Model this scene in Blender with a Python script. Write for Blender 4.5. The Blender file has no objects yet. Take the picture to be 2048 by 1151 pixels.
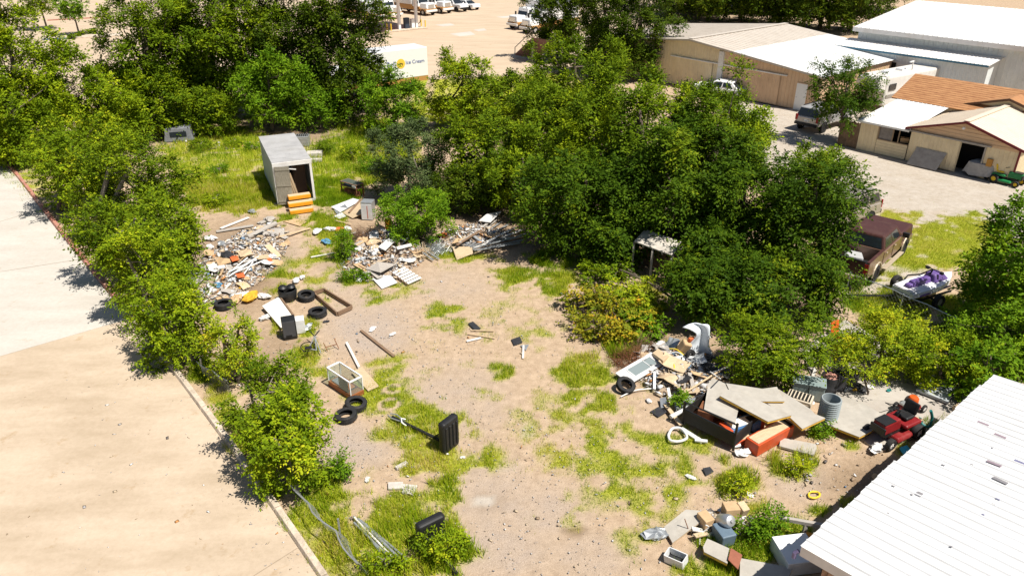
import bpy, math, random
import numpy as np
from mathutils import Vector, Matrix, Euler

# ------------------------------------------------------------------ camera, world, sun, exposure
scene = bpy.context.scene
C = scene.collection
W, HH = 2048.0, 1151.0
FPX, PITCH, CAMH = 1500.0, math.radians(27.0), 14.9
cam_d = bpy.data.cameras.new('camera')
cam = bpy.data.objects.new('camera', cam_d)
C.objects.link(cam)
cam_d.sensor_width = 36.0
cam_d.lens = 36.0 * FPX / W
cam_d.clip_start = 0.5
cam_d.clip_end = 3000.0
cam.location = (0, 0, CAMH)
cam.rotation_euler = (math.pi / 2 - PITCH, 0, 0)
scene.camera = cam

SUN_EL, SUN_AZ = math.radians(61.0), math.radians(-36.0)    # azimuth measured from +x towards +y
world = bpy.data.worlds.new('World')
scene.world = world
world.use_nodes = True
wn = world.node_tree
bg = wn.nodes['Background']
sky = wn.nodes.new('ShaderNodeTexSky')
sky.sky_type = 'NISHITA'
sky.sun_disc = False
sky.sun_elevation = SUN_EL
sky.sun_rotation = math.pi / 2 - SUN_AZ
wn.links.new(sky.outputs['Color'], bg.inputs['Color'])
bg.inputs['Strength'].default_value = 0.05
sun_d = bpy.data.lights.new('sun', 'SUN')
sun_d.energy = 4.6
sun_d.angle = math.radians(0.55)
sun_d.color = (1.0, 0.95, 0.87)
sun = bpy.data.objects.new('sun', sun_d)
C.objects.link(sun)
sdir = Vector((math.cos(SUN_EL) * math.cos(SUN_AZ), math.cos(SUN_EL) * math.sin(SUN_AZ), math.sin(SUN_EL)))
sun.rotation_euler = sdir.to_track_quat('Z', 'Y').to_euler()
sun.location = sdir * 60
scene.view_settings.view_transform = 'Standard'
scene.view_settings.look = 'None'
scene.view_settings.gamma = 1.0
scene.view_settings.exposure = 0.6

# ------------------------------------------------------------------ pixel -> place
CT, ST = math.cos(PITCH), math.sin(PITCH)
def ray(u, v):
    dx, dy = (u - W / 2) / FPX, -(v - HH / 2) / FPX
    return Vector((dx, CT + dy * ST, -ST + dy * CT))
def G(u, v, z=0.0):
    d = ray(u, v)
    t = (z - CAMH) / d.z
    return Vector((d.x * t, d.y * t, z))
def AT(u, v, Y):
    d = ray(u, v)
    t = Y / d.y
    return Vector((d.x * t, Y, CAMH + d.z * t))
def PXM(p):
    p = Vector(p)
    return FPX / (p.y * CT + (CAMH - p.z) * ST)
def PIX(x, y, z):                       # arrays ok
    q = z - CAMH
    d = y * CT - q * ST
    return W / 2 + FPX * x / d, HH / 2 - FPX * (y * ST + q * CT) / d
def yaw(u1, v1, u2, v2, z=0):
    a, b = G(u1, v1, z), G(u2, v2, z)
    return math.atan2(b.y - a.y, b.x - a.x)
A_AX = Vector((-0.64, 0.768, 0)).normalized()     # the two axes the whole block is laid out on
B_AX = Vector((0.768, 0.64, 0)).normalized()
A_YAW = math.atan2(A_AX.y, A_AX.x)
B_YAW = math.atan2(B_AX.y, B_AX.x)

rng = np.random.default_rng(7)
random.seed(11)

# ------------------------------------------------------------------ noise in numpy
_perm = np.random.default_rng(3).random((256, 256))
def vnoise(x, y):
    xi, yi = np.floor(x).astype(int), np.floor(y).astype(int)
    fx, fy = x - xi, y - yi
    fx, fy = fx * fx * (3 - 2 * fx), fy * fy * (3 - 2 * fy)
    g = lambda a, b: _perm[a & 255, b & 255]
    return (g(xi, yi) * (1 - fx) + g(xi + 1, yi) * fx) * (1 - fy) + (g(xi, yi + 1) * (1 - fx) + g(xi + 1, yi + 1) * fx) * fy
def fbm(x, y, o=4):
    r, a, t = 0, 1.0, 0
    for k in range(o):
        r = r + a * vnoise(x * 2 ** k + 17 * k, y * 2 ** k + 5 * k)
        t += a
        a *= 0.55
    return r / t

# ------------------------------------------------------------------ materials
MATS = {}
def nod(nt, typ, **kw):
    n = nt.nodes.new(typ)
    for k, v in kw.items():
        if k in n.inputs: n.inputs[k].default_value = v
        else: setattr(n, k, v)
    return n
def mat(name, col, rough=0.7, metal=0.0, var=0.12, scale=6.0, bump=0.0, dirt=None, spec=0.4, bscale=None, dirt_amt=0.5, coat=0.0):
    """plain paint / wood / concrete with noise mottling, optional dirt stains and bump"""
    if name in MATS: return MATS[name]
    m = bpy.data.materials.new(name)
    m.use_nodes = True
    nt = m.node_tree
    b = nt.nodes['Principled BSDF']
    b.inputs['Roughness'].default_value = rough
    b.inputs['Metallic'].default_value = metal
    b.inputs['Specular IOR Level'].default_value = spec
    b.inputs['Coat Weight'].default_value = coat
    tc = nod(nt, 'ShaderNodeTexCoord')
    n1 = nod(nt, 'ShaderNodeTexNoise', Scale=scale, Detail=6.0, Roughness=0.65)
    nt.links.new(tc.outputs['Object'], n1.inputs['Vector'])
    r = nod(nt, 'ShaderNodeValToRGB')
    r.color_ramp.elements[0].position, r.color_ramp.elements[1].position = 0.3, 0.7
    r.color_ramp.elements[0].color = (*[max(0, c * (1 - var)) for c in col], 1)
    r.color_ramp.elements[1].color = (*[min(1, c * (1 + var)) for c in col], 1)
    nt.links.new(n1.outputs['Fac'], r.inputs['Fac'])
    out = r.outputs['Color']
    if dirt:
        n2 = nod(nt, 'ShaderNodeTexNoise', Scale=scale * 0.35, Detail=8.0, Roughness=0.7)
        nt.links.new(tc.outputs['Object'], n2.inputs['Vector'])
        r2 = nod(nt, 'ShaderNodeValToRGB')
        r2.color_ramp.elements[0].position, r2.color_ramp.elements[1].position = 0.5, 0.72
        r2.color_ramp.elements[0].color = (0, 0, 0, 1)
        r2.color_ramp.elements[1].color = (dirt_amt,) * 3 + (1,)
        nt.links.new(n2.outputs['Fac'], r2.inputs['Fac'])
        mx = nod(nt, 'ShaderNodeMix', data_type='RGBA')
        nt.links.new(r2.outputs['Color'], mx.inputs['Factor'])
        nt.links.new(out, mx.inputs['A'])
        mx.inputs['B'].default_value = (*dirt, 1)
        out = mx.outputs['Result']
    nt.links.new(out, b.inputs['Base Color'])
    if bump:
        n3 = nod(nt, 'ShaderNodeTexNoise', Scale=bscale or scale * 4, Detail=5.0)
        nt.links.new(tc.outputs['Object'], n3.inputs['Vector'])
        bp = nod(nt, 'ShaderNodeBump', Strength=bump, Distance=0.03)
        nt.links.new(n3.outputs['Fac'], bp.inputs['Height'])
        nt.links.new(bp.outputs['Normal'], b.inputs['Normal'])
    MATS[name] = m
    return m
def wood(name, c1, c2, rough=0.8, scale=5.0, stretch=(1, 12, 12)):
    if name in MATS: return MATS[name]
    m = bpy.data.materials.new(name)
    m.use_nodes = True
    nt = m.node_tree
    b = nt.nodes['Principled BSDF']
    b.inputs['Roughness'].default_value = rough
    tc = nod(nt, 'ShaderNodeTexCoord')
    mp = nod(nt, 'ShaderNodeMapping')
    mp.inputs['Scale'].default_value = stretch
    n1 = nod(nt, 'ShaderNodeTexNoise', Scale=scale, Detail=6.0, Roughness=0.7)
    nt.links.new(tc.outputs['Object'], mp.inputs['Vector'])
    nt.links.new(mp.outputs['Vector'], n1.inputs['Vector'])
    r = nod(nt, 'ShaderNodeValToRGB')
    r.color_ramp.elements[0].position, r.color_ramp.elements[1].position = 0.32, 0.68
    r.color_ramp.elements[0].color, r.color_ramp.elements[1].color = (*c1, 1), (*c2, 1)
    nt.links.new(n1.outputs['Fac'], r.inputs['Fac'])
    nt.links.new(r.outputs['Color'], b.inputs['Base Color'])
    bp = nod(nt, 'ShaderNodeBump', Strength=0.4, Distance=0.01)
    nt.links.new(n1.outputs['Fac'], bp.inputs['Height'])
    nt.links.new(bp.outputs['Normal'], b.inputs['Normal'])
    MATS[name] = m
    return m
def glass(name='glass', col=(0.02, 0.025, 0.03), rough=0.06):
    if name in MATS: return MATS[name]
    m = bpy.data.materials.new(name)
    m.use_nodes = True
    b = m.node_tree.nodes['Principled BSDF']
    b.inputs['Base Color'].default_value = (*col, 1)
    b.inputs['Roughness'].default_value = rough
    b.inputs['Specular IOR Level'].default_value = 0.6
    MATS[name] = m
    return m
def clear_glass():
    if 'clear' in MATS: return MATS['clear']
    m = bpy.data.materials.new('clear_glass')
    m.use_nodes = True
    nt = m.node_tree
    b = nt.nodes['Principled BSDF']
    tr = nod(nt, 'ShaderNodeBsdfTransparent')
    tr.inputs['Color'].default_value = (0.9, 0.95, 0.93, 1)
    b.inputs['Base Color'].default_value = (0.5, 0.55, 0.52, 1)
    b.inputs['Roughness'].default_value = 0.08
    mx = nod(nt, 'ShaderNodeMixShader', Fac=0.16)
    nt.links.new(tr.outputs[0], mx.inputs[1])
    nt.links.new(b.outputs[0], mx.inputs[2])
    nt.links.new(mx.outputs[0], nt.nodes['Material Output'].inputs['Surface'])
    MATS['clear'] = m
    return m
def leafmat(name, stops, transl=0.28, rough=0.55, attr='tint'):
    """leaf / grass: colour from the per-leaf tint attribute, a little light passes through"""
    if name in MATS: return MATS[name]
    m = bpy.data.materials.new(name)
    m.use_nodes = True
    nt = m.node_tree
    b = nt.nodes['Principled BSDF']
    at = nod(nt, 'ShaderNodeAttribute', attribute_name=attr)
    r = nod(nt, 'ShaderNodeValToRGB')
    els = r.color_ramp.elements
    while len(els) < len(stops): els.new(0.5)
    for e, (p, c) in zip(els, stops):
        e.position, e.color = p, (*c, 1)
    nt.links.new(at.outputs['Fac'], r.inputs['Fac'])
    nt.links.new(r.outputs['Color'], b.inputs['Base Color'])
    b.inputs['Roughness'].default_value = rough
    b.inputs['Specular IOR Level'].default_value = 0.05
    tl = nod(nt, 'ShaderNodeBsdfTranslucent')
    nt.links.new(r.outputs['Color'], tl.inputs['Color'])
    mx = nod(nt, 'ShaderNodeMixShader', Fac=transl)
    nt.links.new(b.outputs[0], mx.inputs[1])
    nt.links.new(tl.outputs[0], mx.inputs[2])
    nt.links.new(mx.outputs[0], nt.nodes['Material Output'].inputs['Surface'])
    MATS[name] = m
    return m

# ------------------------------------------------------------------ mesh helpers
def rotm(r):
    if r is None: return Matrix.Identity(3)
    if isinstance(r, Matrix): return r.to_3x3()
    if isinstance(r, (int, float)): return Matrix.Rotation(r, 3, 'Z')
    return Euler(r).to_matrix()
class MB:
    def __init__(s):
        s.v, s.f = [], []
    def add(s, vs, fs):
        o = len(s.v)
        s.v += [tuple(p) for p in vs]
        s.f += [tuple(i + o for i in f) for f in fs]
        return s
    def box(s, c, size, rot=None, tx=1.0, ty=1.0):
        R, c = rotm(rot), Vector(c)
        vs = []
        for k, z in enumerate((-0.5, 0.5)):
            for x, y in ((-0.5, -0.5), (0.5, -0.5), (0.5, 0.5), (-0.5, 0.5)):
                a, b2 = (tx, ty) if k else (1, 1)
                vs.append(c + R @ Vector((x * size[0] * a, y * size[1] * b2, z * size[2])))
        return s.add(vs, [(3, 2, 1, 0), (4, 5, 6, 7), (0, 1, 5, 4), (1, 2, 6, 5), (2, 3, 7, 6), (3, 0, 4, 7)])
    def cyl(s, p0, p1, r0, r1=None, n=10, cap=True):
        p0, p1 = Vector(p0), Vector(p1)
        r1 = r0 if r1 is None else r1
        d = (p1 - p0)
        if d.length < 1e-6: return s
        q = d.to_track_quat('Z', 'Y').to_matrix()
        vs = []
        for p, r in ((p0, r0), (p1, r1)):
            for i in range(n):
                a = 2 * math.pi * i / n
                vs.append(p + q @ Vector((r * math.cos(a), r * math.sin(a), 0)))
        fs = [(i, (i + 1) % n, n + (i + 1) % n, n + i) for i in range(n)]
        if cap: fs += [tuple(range(n - 1, -1, -1)), tuple(range(n, 2 * n))]
        return s.add(vs, fs)
    def tube(s, pts, r, n=6, closed=False):
        pts = [Vector(p) for p in pts]
        rs = r if isinstance(r, (list, tuple)) else [r] * len(pts)
        vs, fs, L = [], [], len(pts)
        up = Vector((0, 0, 1))
        for k, p in enumerate(pts):
            a = pts[(k - 1) % L] if (k or closed) else p
            b = pts[(k + 1) % L] if (k < L - 1 or closed) else p
            d = (b - a).normalized()
            x = d.cross(up)
            if x.length < 1e-3: x = d.cross(Vector((0, 1, 0)))
            x.normalize()
            y = x.cross(d)
            for i in range(n):
                t = 2 * math.pi * i / n
                vs.append(p + (x * math.cos(t) + y * math.sin(t)) * rs[k])
        for k in range(L if closed else L - 1):
            for i in range(n):
                j, k2 = (i + 1) % n, (k + 1) % L
                fs.append((k * n + i, k2 * n + i, k2 * n + j, k * n + j))
        if not closed: fs += [tuple(range(n)), tuple(range((L - 1) * n + n - 1, (L - 1) * n - 1, -1))]
        return s.add(vs, fs)
    def lathe(s, prof, n=16, o=(0, 0, 0), R=None, close=False):
        R, o = rotm(R), Vector(o)
        vs, fs, L = [], [], len(prof)
        for r, z in prof:
            for i in range(n):
                a = 2 * math.pi * i / n
                vs.append(o + R @ Vector((r * math.cos(a), r * math.sin(a), z)))
        for k in range(L if close else L - 1):
            for i in range(n):
                j, k2 = (i + 1) % n, (k + 1) % L
                fs.append((k * n + i, k * n + j, k2 * n + j, k2 * n + i))
        return s.add(vs, fs)
    def prism(s, poly, off):
        """closed prism from a 3-d polygon and an offset vector"""
        poly = [Vector(p) for p in poly]
        off, n = Vector(off), len(poly)
        vs = poly + [p + off for p in poly]
        fs = [tuple(range(n - 1, -1, -1)), tuple(range(n, 2 * n))] + [(i, (i + 1) % n, n + (i + 1) % n, n + i) for i in range(n)]
        return s.add(vs, fs)
    def build(s, name, m, par=None, loc=None, rot=None, bev=0.0, smooth=False, seg=2):
        me = bpy.data.meshes.new(name)
        me.from_pydata(s.v, [], s.f)
        import bmesh as _b
        bm = _b.new(); bm.from_mesh(me); _b.ops.recalc_face_normals(bm, faces=bm.faces); bm.to_mesh(me); bm.free()
        if smooth:
            me.polygons.foreach_set('use_smooth', [True] * len(me.polygons))
            me.set_sharp_from_angle(angle=math.radians(38))
        if isinstance(m, str): m = MATS[m]
        me.materials.append(m)
        o = bpy.data.objects.new(name, me)
        C.objects.link(o)
        if par: o.parent = par
        if loc is not None: o.location = loc
        if rot is not None: o.rotation_euler = rot if not isinstance(rot, (int, float)) else (0, 0, rot)
        if bev:
            b = o.modifiers.new('bevel', 'BEVEL')
            b.width, b.segments, b.limit_method = bev, seg, 'ANGLE'
        return o
def npmesh(name, V, F, m, tint=None, par=None, attr='tint'):
    """big mesh straight from numpy arrays: V (n,3), F (k,3 or 4) ; tint per vertex"""
    me = bpy.data.meshes.new(name)
    k, c = F.shape
    me.vertices.add(len(V)); me.vertices.foreach_set('co', np.ascontiguousarray(V, dtype=np.float32).ravel())
    me.loops.add(k * c); me.loops.foreach_set('vertex_index', np.ascontiguousarray(F, dtype=np.int32).ravel())
    me.polygons.add(k); me.polygons.foreach_set('loop_start', np.arange(0, k * c, c, dtype=np.int32))
    if tint is not None:
        for an, tv in ([(attr, tint)] if not isinstance(tint, dict) else tint.items()):
            at = me.attributes.new(an, 'FLOAT', 'POINT')
            at.data.foreach_set('value', np.ascontiguousarray(tv, dtype=np.float32))
    me.update(calc_edges=True)
    if isinstance(m, str): m = MATS[m]
    me.materials.append(m)
    o = bpy.data.objects.new(name, me)
    C.objects.link(o)
    if par: o.parent = par
    return o
def tag(o, label, cat=None, group=None, kind=None):
    if label: o['label'] = label
    if cat: o['category'] = cat
    if group: o['group'] = group
    if kind: o['kind'] = kind
    return o
def thing(name, label, cat, loc=(0, 0, 0), rot=0, group=None):
    o = bpy.data.objects.new(name, None)
    o.empty_display_size = 0.2
    C.objects.link(o)
    o.location = loc
    o.rotation_euler = (0, 0, rot) if isinstance(rot, (int, float)) else rot
    return tag(o, label, cat, group)
def dup(root, loc, rot, label=None, group=None):
    def cp(o, par):
        c = o.copy(); C.objects.link(c)
        if par: c.parent = par
        for ch in o.children: cp(ch, c)
        return c
    r = cp(root, None)
    r.location = loc
    r.rotation_euler = (0, 0, rot) if isinstance(rot, (int, float)) else rot
    if label: r['label'] = label
    if group: r['group'] = group
    return r
# ------------------------------------------------------------------ ground plan (all masks are functions of the place)
# (u, v, half width, half height, strength, blade height, dryness) read off the photograph, turned into ground positions below
GRASS = [
 (440,310,120,55,1.6,.34,.35),(470,375,110,50,1.6,.30,.45),(520,330,60,60,1.6,.34,.35),(660,330,60,50,1.6,.42,.25),(750,300,90,60,1.6,.45,.3),(665,385,60,30,1.6,.28,.1),
 (600,440,60,16,.8,.2,.3),(650,440,50,30,.9,.25,.3),(640,490,42,40,.9,.16,.4),(688,505,26,40,1.2,.5,.1),(712,556,34,16,1.1,.35,.1),(640,540,50,30,.45,.12,.6),
 (560,560,40,30,.6,.25,.4),(655,607,36,18,.7,.12,.4),(742,590,28,26,.85,.2,.3),(800,572,80,22,.5,.16,.4),(610,655,30,24,.8,.2,.4),(560,655,20,26,.8,.25,.4),
 (610,700,46,40,.85,.2,.5),(640,740,30,30,.6,.16,.6),(895,635,56,40,.7,.12,.2),(935,625,30,26,.5,.1,.3),(880,505,46,14,.9,.18,.3),(950,525,70,20,.7,.16,.4),
 (1050,555,80,32,.85,.24,.3),(1110,560,50,40,.9,.28,.3),(1100,520,60,20,.8,.3,.2),(1000,742,34,18,1.1,.34,.2),(975,780,30,10,.5,.15,.4),(1160,745,80,40,.85,.26,.45),(1180,800,70,34,.9,.3,.4),
 (1130,830,50,20,.6,.2,.5),(1250,870,110,60,.58,.16,.5),(1160,880,100,60,.5,.14,.6),(1330,950,110,70,.56,.16,.5),(1230,960,90,50,.55,.14,.5),(1300,1010,80,40,.5,.15,.4),
 (1120,940,60,30,.35,.1,.5),(1270,1070,50,60,.55,.16,.3),(780,735,60,34,.6,.14,.5),(760,790,80,40,.9,.16,.6),(830,810,60,30,.85,.2,.45),(850,860,100,44,.95,.22,.55),
 (930,915,90,34,.75,.2,.6),(820,925,70,30,.7,.2,.7),(870,1000,80,50,.75,.26,.55),(820,1020,80,40,.9,.28,.5),(720,970,60,30,.6,.2,.6),(660,950,40,30,.9,.3,.2),(650,1010,50,50,1.6,.3,.35),
 (800,1070,110,50,1.6,.34,.4),(890,1110,70,50,1.1,.42,.2),(760,1130,110,40,1.6,.34,.45),(680,1080,60,50,.9,.24,.6),(900,965,16,16,1,.3,.2),
 (440,800,34,50,.85,.2,.4),(480,880,36,50,.8,.2,.5),(540,970,34,40,.8,.2,.4),(600,1050,40,50,.85,.2,.45),(650,1130,40,40,.75,.18,.6),(400,740,30,30,.9,.25,.3),(500,760,60,40,.5,.2,.5),
 (1475,965,46,34,1,.42,.3),(1455,920,20,16,.9,.25,.2),(1590,925,56,34,.9,.34,.5),(1500,1000,40,40,.7,.25,.6),(1570,1075,70,40,1,.26,.15),(1490,1085,90,44,1,.28,.25),
 (1430,1140,90,30,1,.24,.4),(1640,862,26,18,1,.2,.15),(1705,888,22,12,.8,.16,.3),(1640,1020,30,16,.6,.2,.3),(1700,1010,30,20,.5,.2,.4),(1860,860,60,30,.8,.24,.3),(1820,905,40,20,.7,.2,.5),
 (1880,470,110,34,1.0,.08,.6),(1870,500,110,40,1.05,.10,.55),(1790,440,60,26,1.0,.07,.65),(1870,420,60,14,.45,.06,.8),(1930,470,80,50,1.1,.1,.5),(1770,600,90,40,.95,.24,.35),(1850,640,160,60,.95,.25,.35),
 (1760,560,60,26,.6,.18,.4),(1960,660,150,90,.7,.12,.6),(2000,600,110,60,.9,.2,.5),(1255,690,46,30,1.1,.5,.15),(1290,620,60,60,.6,.25,.5),(1350,700,40,30,.5,.25,.2),(1400,760,60,50,.4,.2,.5),
 (1330,760,60,40,.5,.16,.6),(1360,800,40,30,.5,.18,.4),(1790,220,30,10,.3,.1,.8),(1790,290,60,8,.45,.08,.5),(1850,400,40,10,.4,.05,.8),(1540,250,60,8,.4,.06,.6),(1560,520,160,60,.5,.2,.3),(1300,470,200,60,.3,.2,.3),
 (1000,640,150,60,.34,.1,.35),(1080,650,90,60,.4,.1,.4),(880,720,120,50,.3,.1,.4),(1050,800,110,60,.36,.1,.4),(1200,880,160,110,.62,.14,.4),(1350,900,110,90,.6,.16,.35),(760,580,80,40,.42,.12,.35),(1150,1000,90,80,.34,.1,.4),(600,560,60,60,.5,.18,.3),(1000,200,260,90,.9,.3,.3),(300,200,320,80,.6,.25,.3),(100,330,200,90,.7,.22,.4),(1940,760,90,30,.8,.3,.2),
]
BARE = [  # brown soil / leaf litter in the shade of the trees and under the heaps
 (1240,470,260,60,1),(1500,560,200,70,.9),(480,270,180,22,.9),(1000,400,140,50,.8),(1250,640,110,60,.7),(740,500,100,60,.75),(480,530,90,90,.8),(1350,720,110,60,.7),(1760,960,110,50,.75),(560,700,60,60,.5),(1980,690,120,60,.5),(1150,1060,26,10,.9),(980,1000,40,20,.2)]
PALE = [  # caliche and worn concrete of the neighbour's drive
 (1700,300,170,80,1.1),(1560,230,90,50,1.1),(1850,360,170,60,1.2),(2000,420,110,60,1.2),(1880,430,60,26,.8),(1790,540,60,22,.9),(1830,500,40,30,.8),(1740,575,50,26,.9),(1790,250,120,60,1),(2050,380,80,80,1.2),(1700,400,60,60,1),(1860,530,30,10,.5),(800,1000,0,0,0),(965,1000,24,10,.75),(1055,860,14,14,.5),(1010,930,30,10,.3)]
GRAVEL = [(900,800,120,80,.55),(980,1000,90,90,.7),(1000,1100,120,60,.7),(730,650,90,60,.8),(690,560,60,40,.5),(700,900,80,40,.9),(690,870,50,30,.9),(900,570,90,40,.4),(1600,960,60,40,.6),(1450,880,60,40,.4),(1080,1020,100,60,.6),(1180,1110,90,50,.6),(740,680,80,30,.8),(500,500,100,40,.7)]
RINGS = [(785,776,15,1),(777,808,19,1)]
def px_mask(u, v, blobs, soft=0.55):
    r = np.zeros_like(u)
    for b in blobs:
        if b[2] == 0: continue
        d = np.sqrt(((u - b[0]) / b[2]) ** 2 + ((v - b[1]) / b[3]) ** 2)
        r = np.maximum(r, b[4] * np.clip((1.35 - d) / soft, 0, 1))
    return r
def ground_masks(x, y):
    u, v = PIX(x, y, np.zeros_like(x))
    n = fbm(x * 0.9, y * 0.9, 4)
    n2 = fbm(x * 2.7 + 40, y * 2.7, 3)
    g = px_mask(u, v, GRASS, 0.8)
    # weeds stand in clumps: the thinner the cover, the more it breaks up into separate plants
    n3 = np.clip((fbm(x * 1.9 + 11, y * 1.9 + 3, 3) - .28) / .44, 0, 1)
    g = g * (0.55 + .9 * n)
    g = np.clip((n3 - (.90 - 1.10 * np.clip(g, 0, 1))) * 2.0, 0, 1.0) * np.clip(g * 1.6, 0, 1)
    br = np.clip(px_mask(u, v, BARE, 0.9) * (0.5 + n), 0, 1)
    pl = np.clip(px_mask(u, v, PALE, 0.5) * 1.4 + (n - 0.5) * 1.2 - 0.2, 0, 1) * (px_mask(u, v, PALE, 0.5) > 0.01)
    gv = np.clip(px_mask(u, v, GRAVEL, 0.9) * (0.4 + 1.1 * n2), 0, 1)
    for (a, b, r, s) in RINGS:
        c = G(a, b); rr = r / PXM(c)
        d = np.abs(np.hypot(x - c.x, y - c.y) - rr)
        g = np.where(d < 0.07, 0.0, g)
    g = g * (1 - 0.93 * np.clip(pl * 1.4 - .3, 0, 1) * (u > 1500) * (v < 420))
    return g, br, pl, gv, u, v
KERB = [G(760, 1330), G(650, 1150), G(520, 962), G(365, 755), G(130, 470), G(35, 348), G(-180, 120)]
def kerb_side(x, y):
    """signed distance to the right of the kerb line (lot side > 0)"""
    p, q = KERB[0], KERB[-1]
    d = Vector((q.x - p.x, q.y - p.y)).normalized()
    return (x - p.x) * d.y - (y - p.y) * d.x
def make_ground():
    def axis(lo, hi, step, far):
        a = list(np.arange(lo, hi + 1e-6, step))
        s, k = step, hi
        out = []
        while k < far:
            s *= 1.5; k += s; out.append(k)
        s, k, out2 = step, lo, []
        while k > -far:
            s *= 1.5; k -= s; out2.append(k)
        return np.array(out2[::-1] + a + out)
    xs, ys = axis(-28, 34, 0.2, 900), axis(9, 62, 0.2, 900)
    X, Y = np.meshgrid(xs, ys)
    x, y = X.ravel(), Y.ravel()
    yy = np.maximum(y, 6)
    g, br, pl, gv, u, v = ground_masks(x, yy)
    z = -0.035 * fbm(x * 0.7, y * 0.7, 4) - 0.015 * fbm(x * 4, y * 4, 2)
    z = np.where(kerb_side(x, y) < 0.1, -0.10, z)
    far = (y > 62) | (y < 9) | (np.abs(x) > 40)
    z = np.where(far, -0.08, z)
    nx, ny = len(xs), len(ys)
    i = np.arange(nx * ny).reshape(ny, nx)
    F = np.stack([i[:-1, :-1], i[:-1, 1:], i[1:, 1:], i[1:, :-1]], -1).reshape(-1, 4)
    m = bpy.data.materials.new('lot_soil'); m.use_nodes = True
    nt = m.node_tree; b = nt.nodes['Principled BSDF']
    b.inputs['Roughness'].default_value = 0.95; b.inputs['Specular IOR Level'].default_value = 0.1
    tc = nod(nt, 'ShaderNodeTexCoord')
    def noise(s, d=6, r=.65):
        n = nod(nt, 'ShaderNodeTexNoise', Scale=s, Detail=float(d), Roughness=r)
        nt.links.new(tc.outputs['Object'], n.inputs['Vector']); return n.outputs['Fac']
    def ramp(f, stops):
        r = nod(nt, 'ShaderNodeValToRGB'); e = r.color_ramp.elements
        while len(e) < len(stops): e.new(.5)
        for k, (p, c) in zip(e, stops): k.position, k.color = p, (*c, 1)
        nt.links.new(f, r.inputs['Fac']); return r.outputs['Color']
    def mix(fac, a, c):
        mx = nod(nt, 'ShaderNodeMix', data_type='RGBA')
        nt.links.new(fac, mx.inputs['Factor']); nt.links.new(a, mx.inputs['A']); nt.links.new(c, mx.inputs['B'])
        return mx.outputs['Result']
    def math_(op, a, c, clamp=True):
        n = nod(nt, 'ShaderNodeMath', operation=op, use_clamp=clamp)
        for s, w_ in ((0, a), (1, c)):
            if isinstance(w_, float): n.inputs[s].default_value = w_
            else: nt.links.new(w_, n.inputs[s])
        return n.outputs[0]
    def attr(n): return nod(nt, 'ShaderNodeAttribute', attribute_name=n).outputs['Fac']
    fine, mid, big = noise(26, 8, .75), noise(3.2, 8, .7), noise(0.45, 5)
    dirt = mix(big, ramp(mid, [(.3, (.31, .222, .146)), (.7, (.51, .385, .268))]), ramp(mid, [(.3, (.37, .267, .172)), (.7, (.56, .42, .292))]))
    grav = ramp(noise(34, 8, .85), [(.33, (.17, .13, .105)), (.5, (.39, .315, .255)), (.68, (.62, .53, .45))])
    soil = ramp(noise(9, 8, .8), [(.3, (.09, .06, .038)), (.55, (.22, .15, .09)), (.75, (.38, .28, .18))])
    pale = mix(ramp(noise(.9, 8, .7), [(.35, (0, 0, 0)), (.7, (1, 1, 1))]), ramp(mid, [(.3, (.42, .37, .31)), (.7, (.51, .455, .39))]), ramp(mid, [(.3, (.34, .28, .215)), (.7, (.46, .40, .325))]))
    turf = ramp(noise(12, 8, .8), [(.3, (.18, .20, .015)), (.5, (.33, .35, .03)), (.72, (.48, .44, .11))])
    speck = ramp(noise(60, 3, .6), [(.30, (.40, .35, .31)), (.40, (1, 1, 1)), (.62, (1, 1, 1)), (.70, (1.45, 1.45, 1.45))])
    col = mix(attr('grv'), dirt, grav)
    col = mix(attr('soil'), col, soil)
    col = mix(attr('pale'), col, pale)
    col = mix(math_('MULTIPLY', math_('ADD', attr('grass'), math_('MULTIPLY', fine, .5)), attr('grass')), col, turf)
    mu = nod(nt, 'ShaderNodeMix', data_type='RGBA', blend_type='MULTIPLY'); mu.inputs['Factor'].default_value = .8
    nt.links.new(col, mu.inputs['A']); nt.links.new(speck, mu.inputs['B'])
    nt.links.new(mu.outputs['Result'], b.inputs['Base Color'])
    bp = nod(nt, 'ShaderNodeBump', Strength=.7, Distance=.04)
    nt.links.new(math_('ADD', fine, mid, False), bp.inputs['Height']); nt.links.new(bp.outputs['Normal'], b.inputs['Normal'])
    MATS['soil'] = m
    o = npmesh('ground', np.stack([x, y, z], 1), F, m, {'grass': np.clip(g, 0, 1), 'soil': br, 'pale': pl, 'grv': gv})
    tag(o, None, kind='structure')
make_ground()

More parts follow.
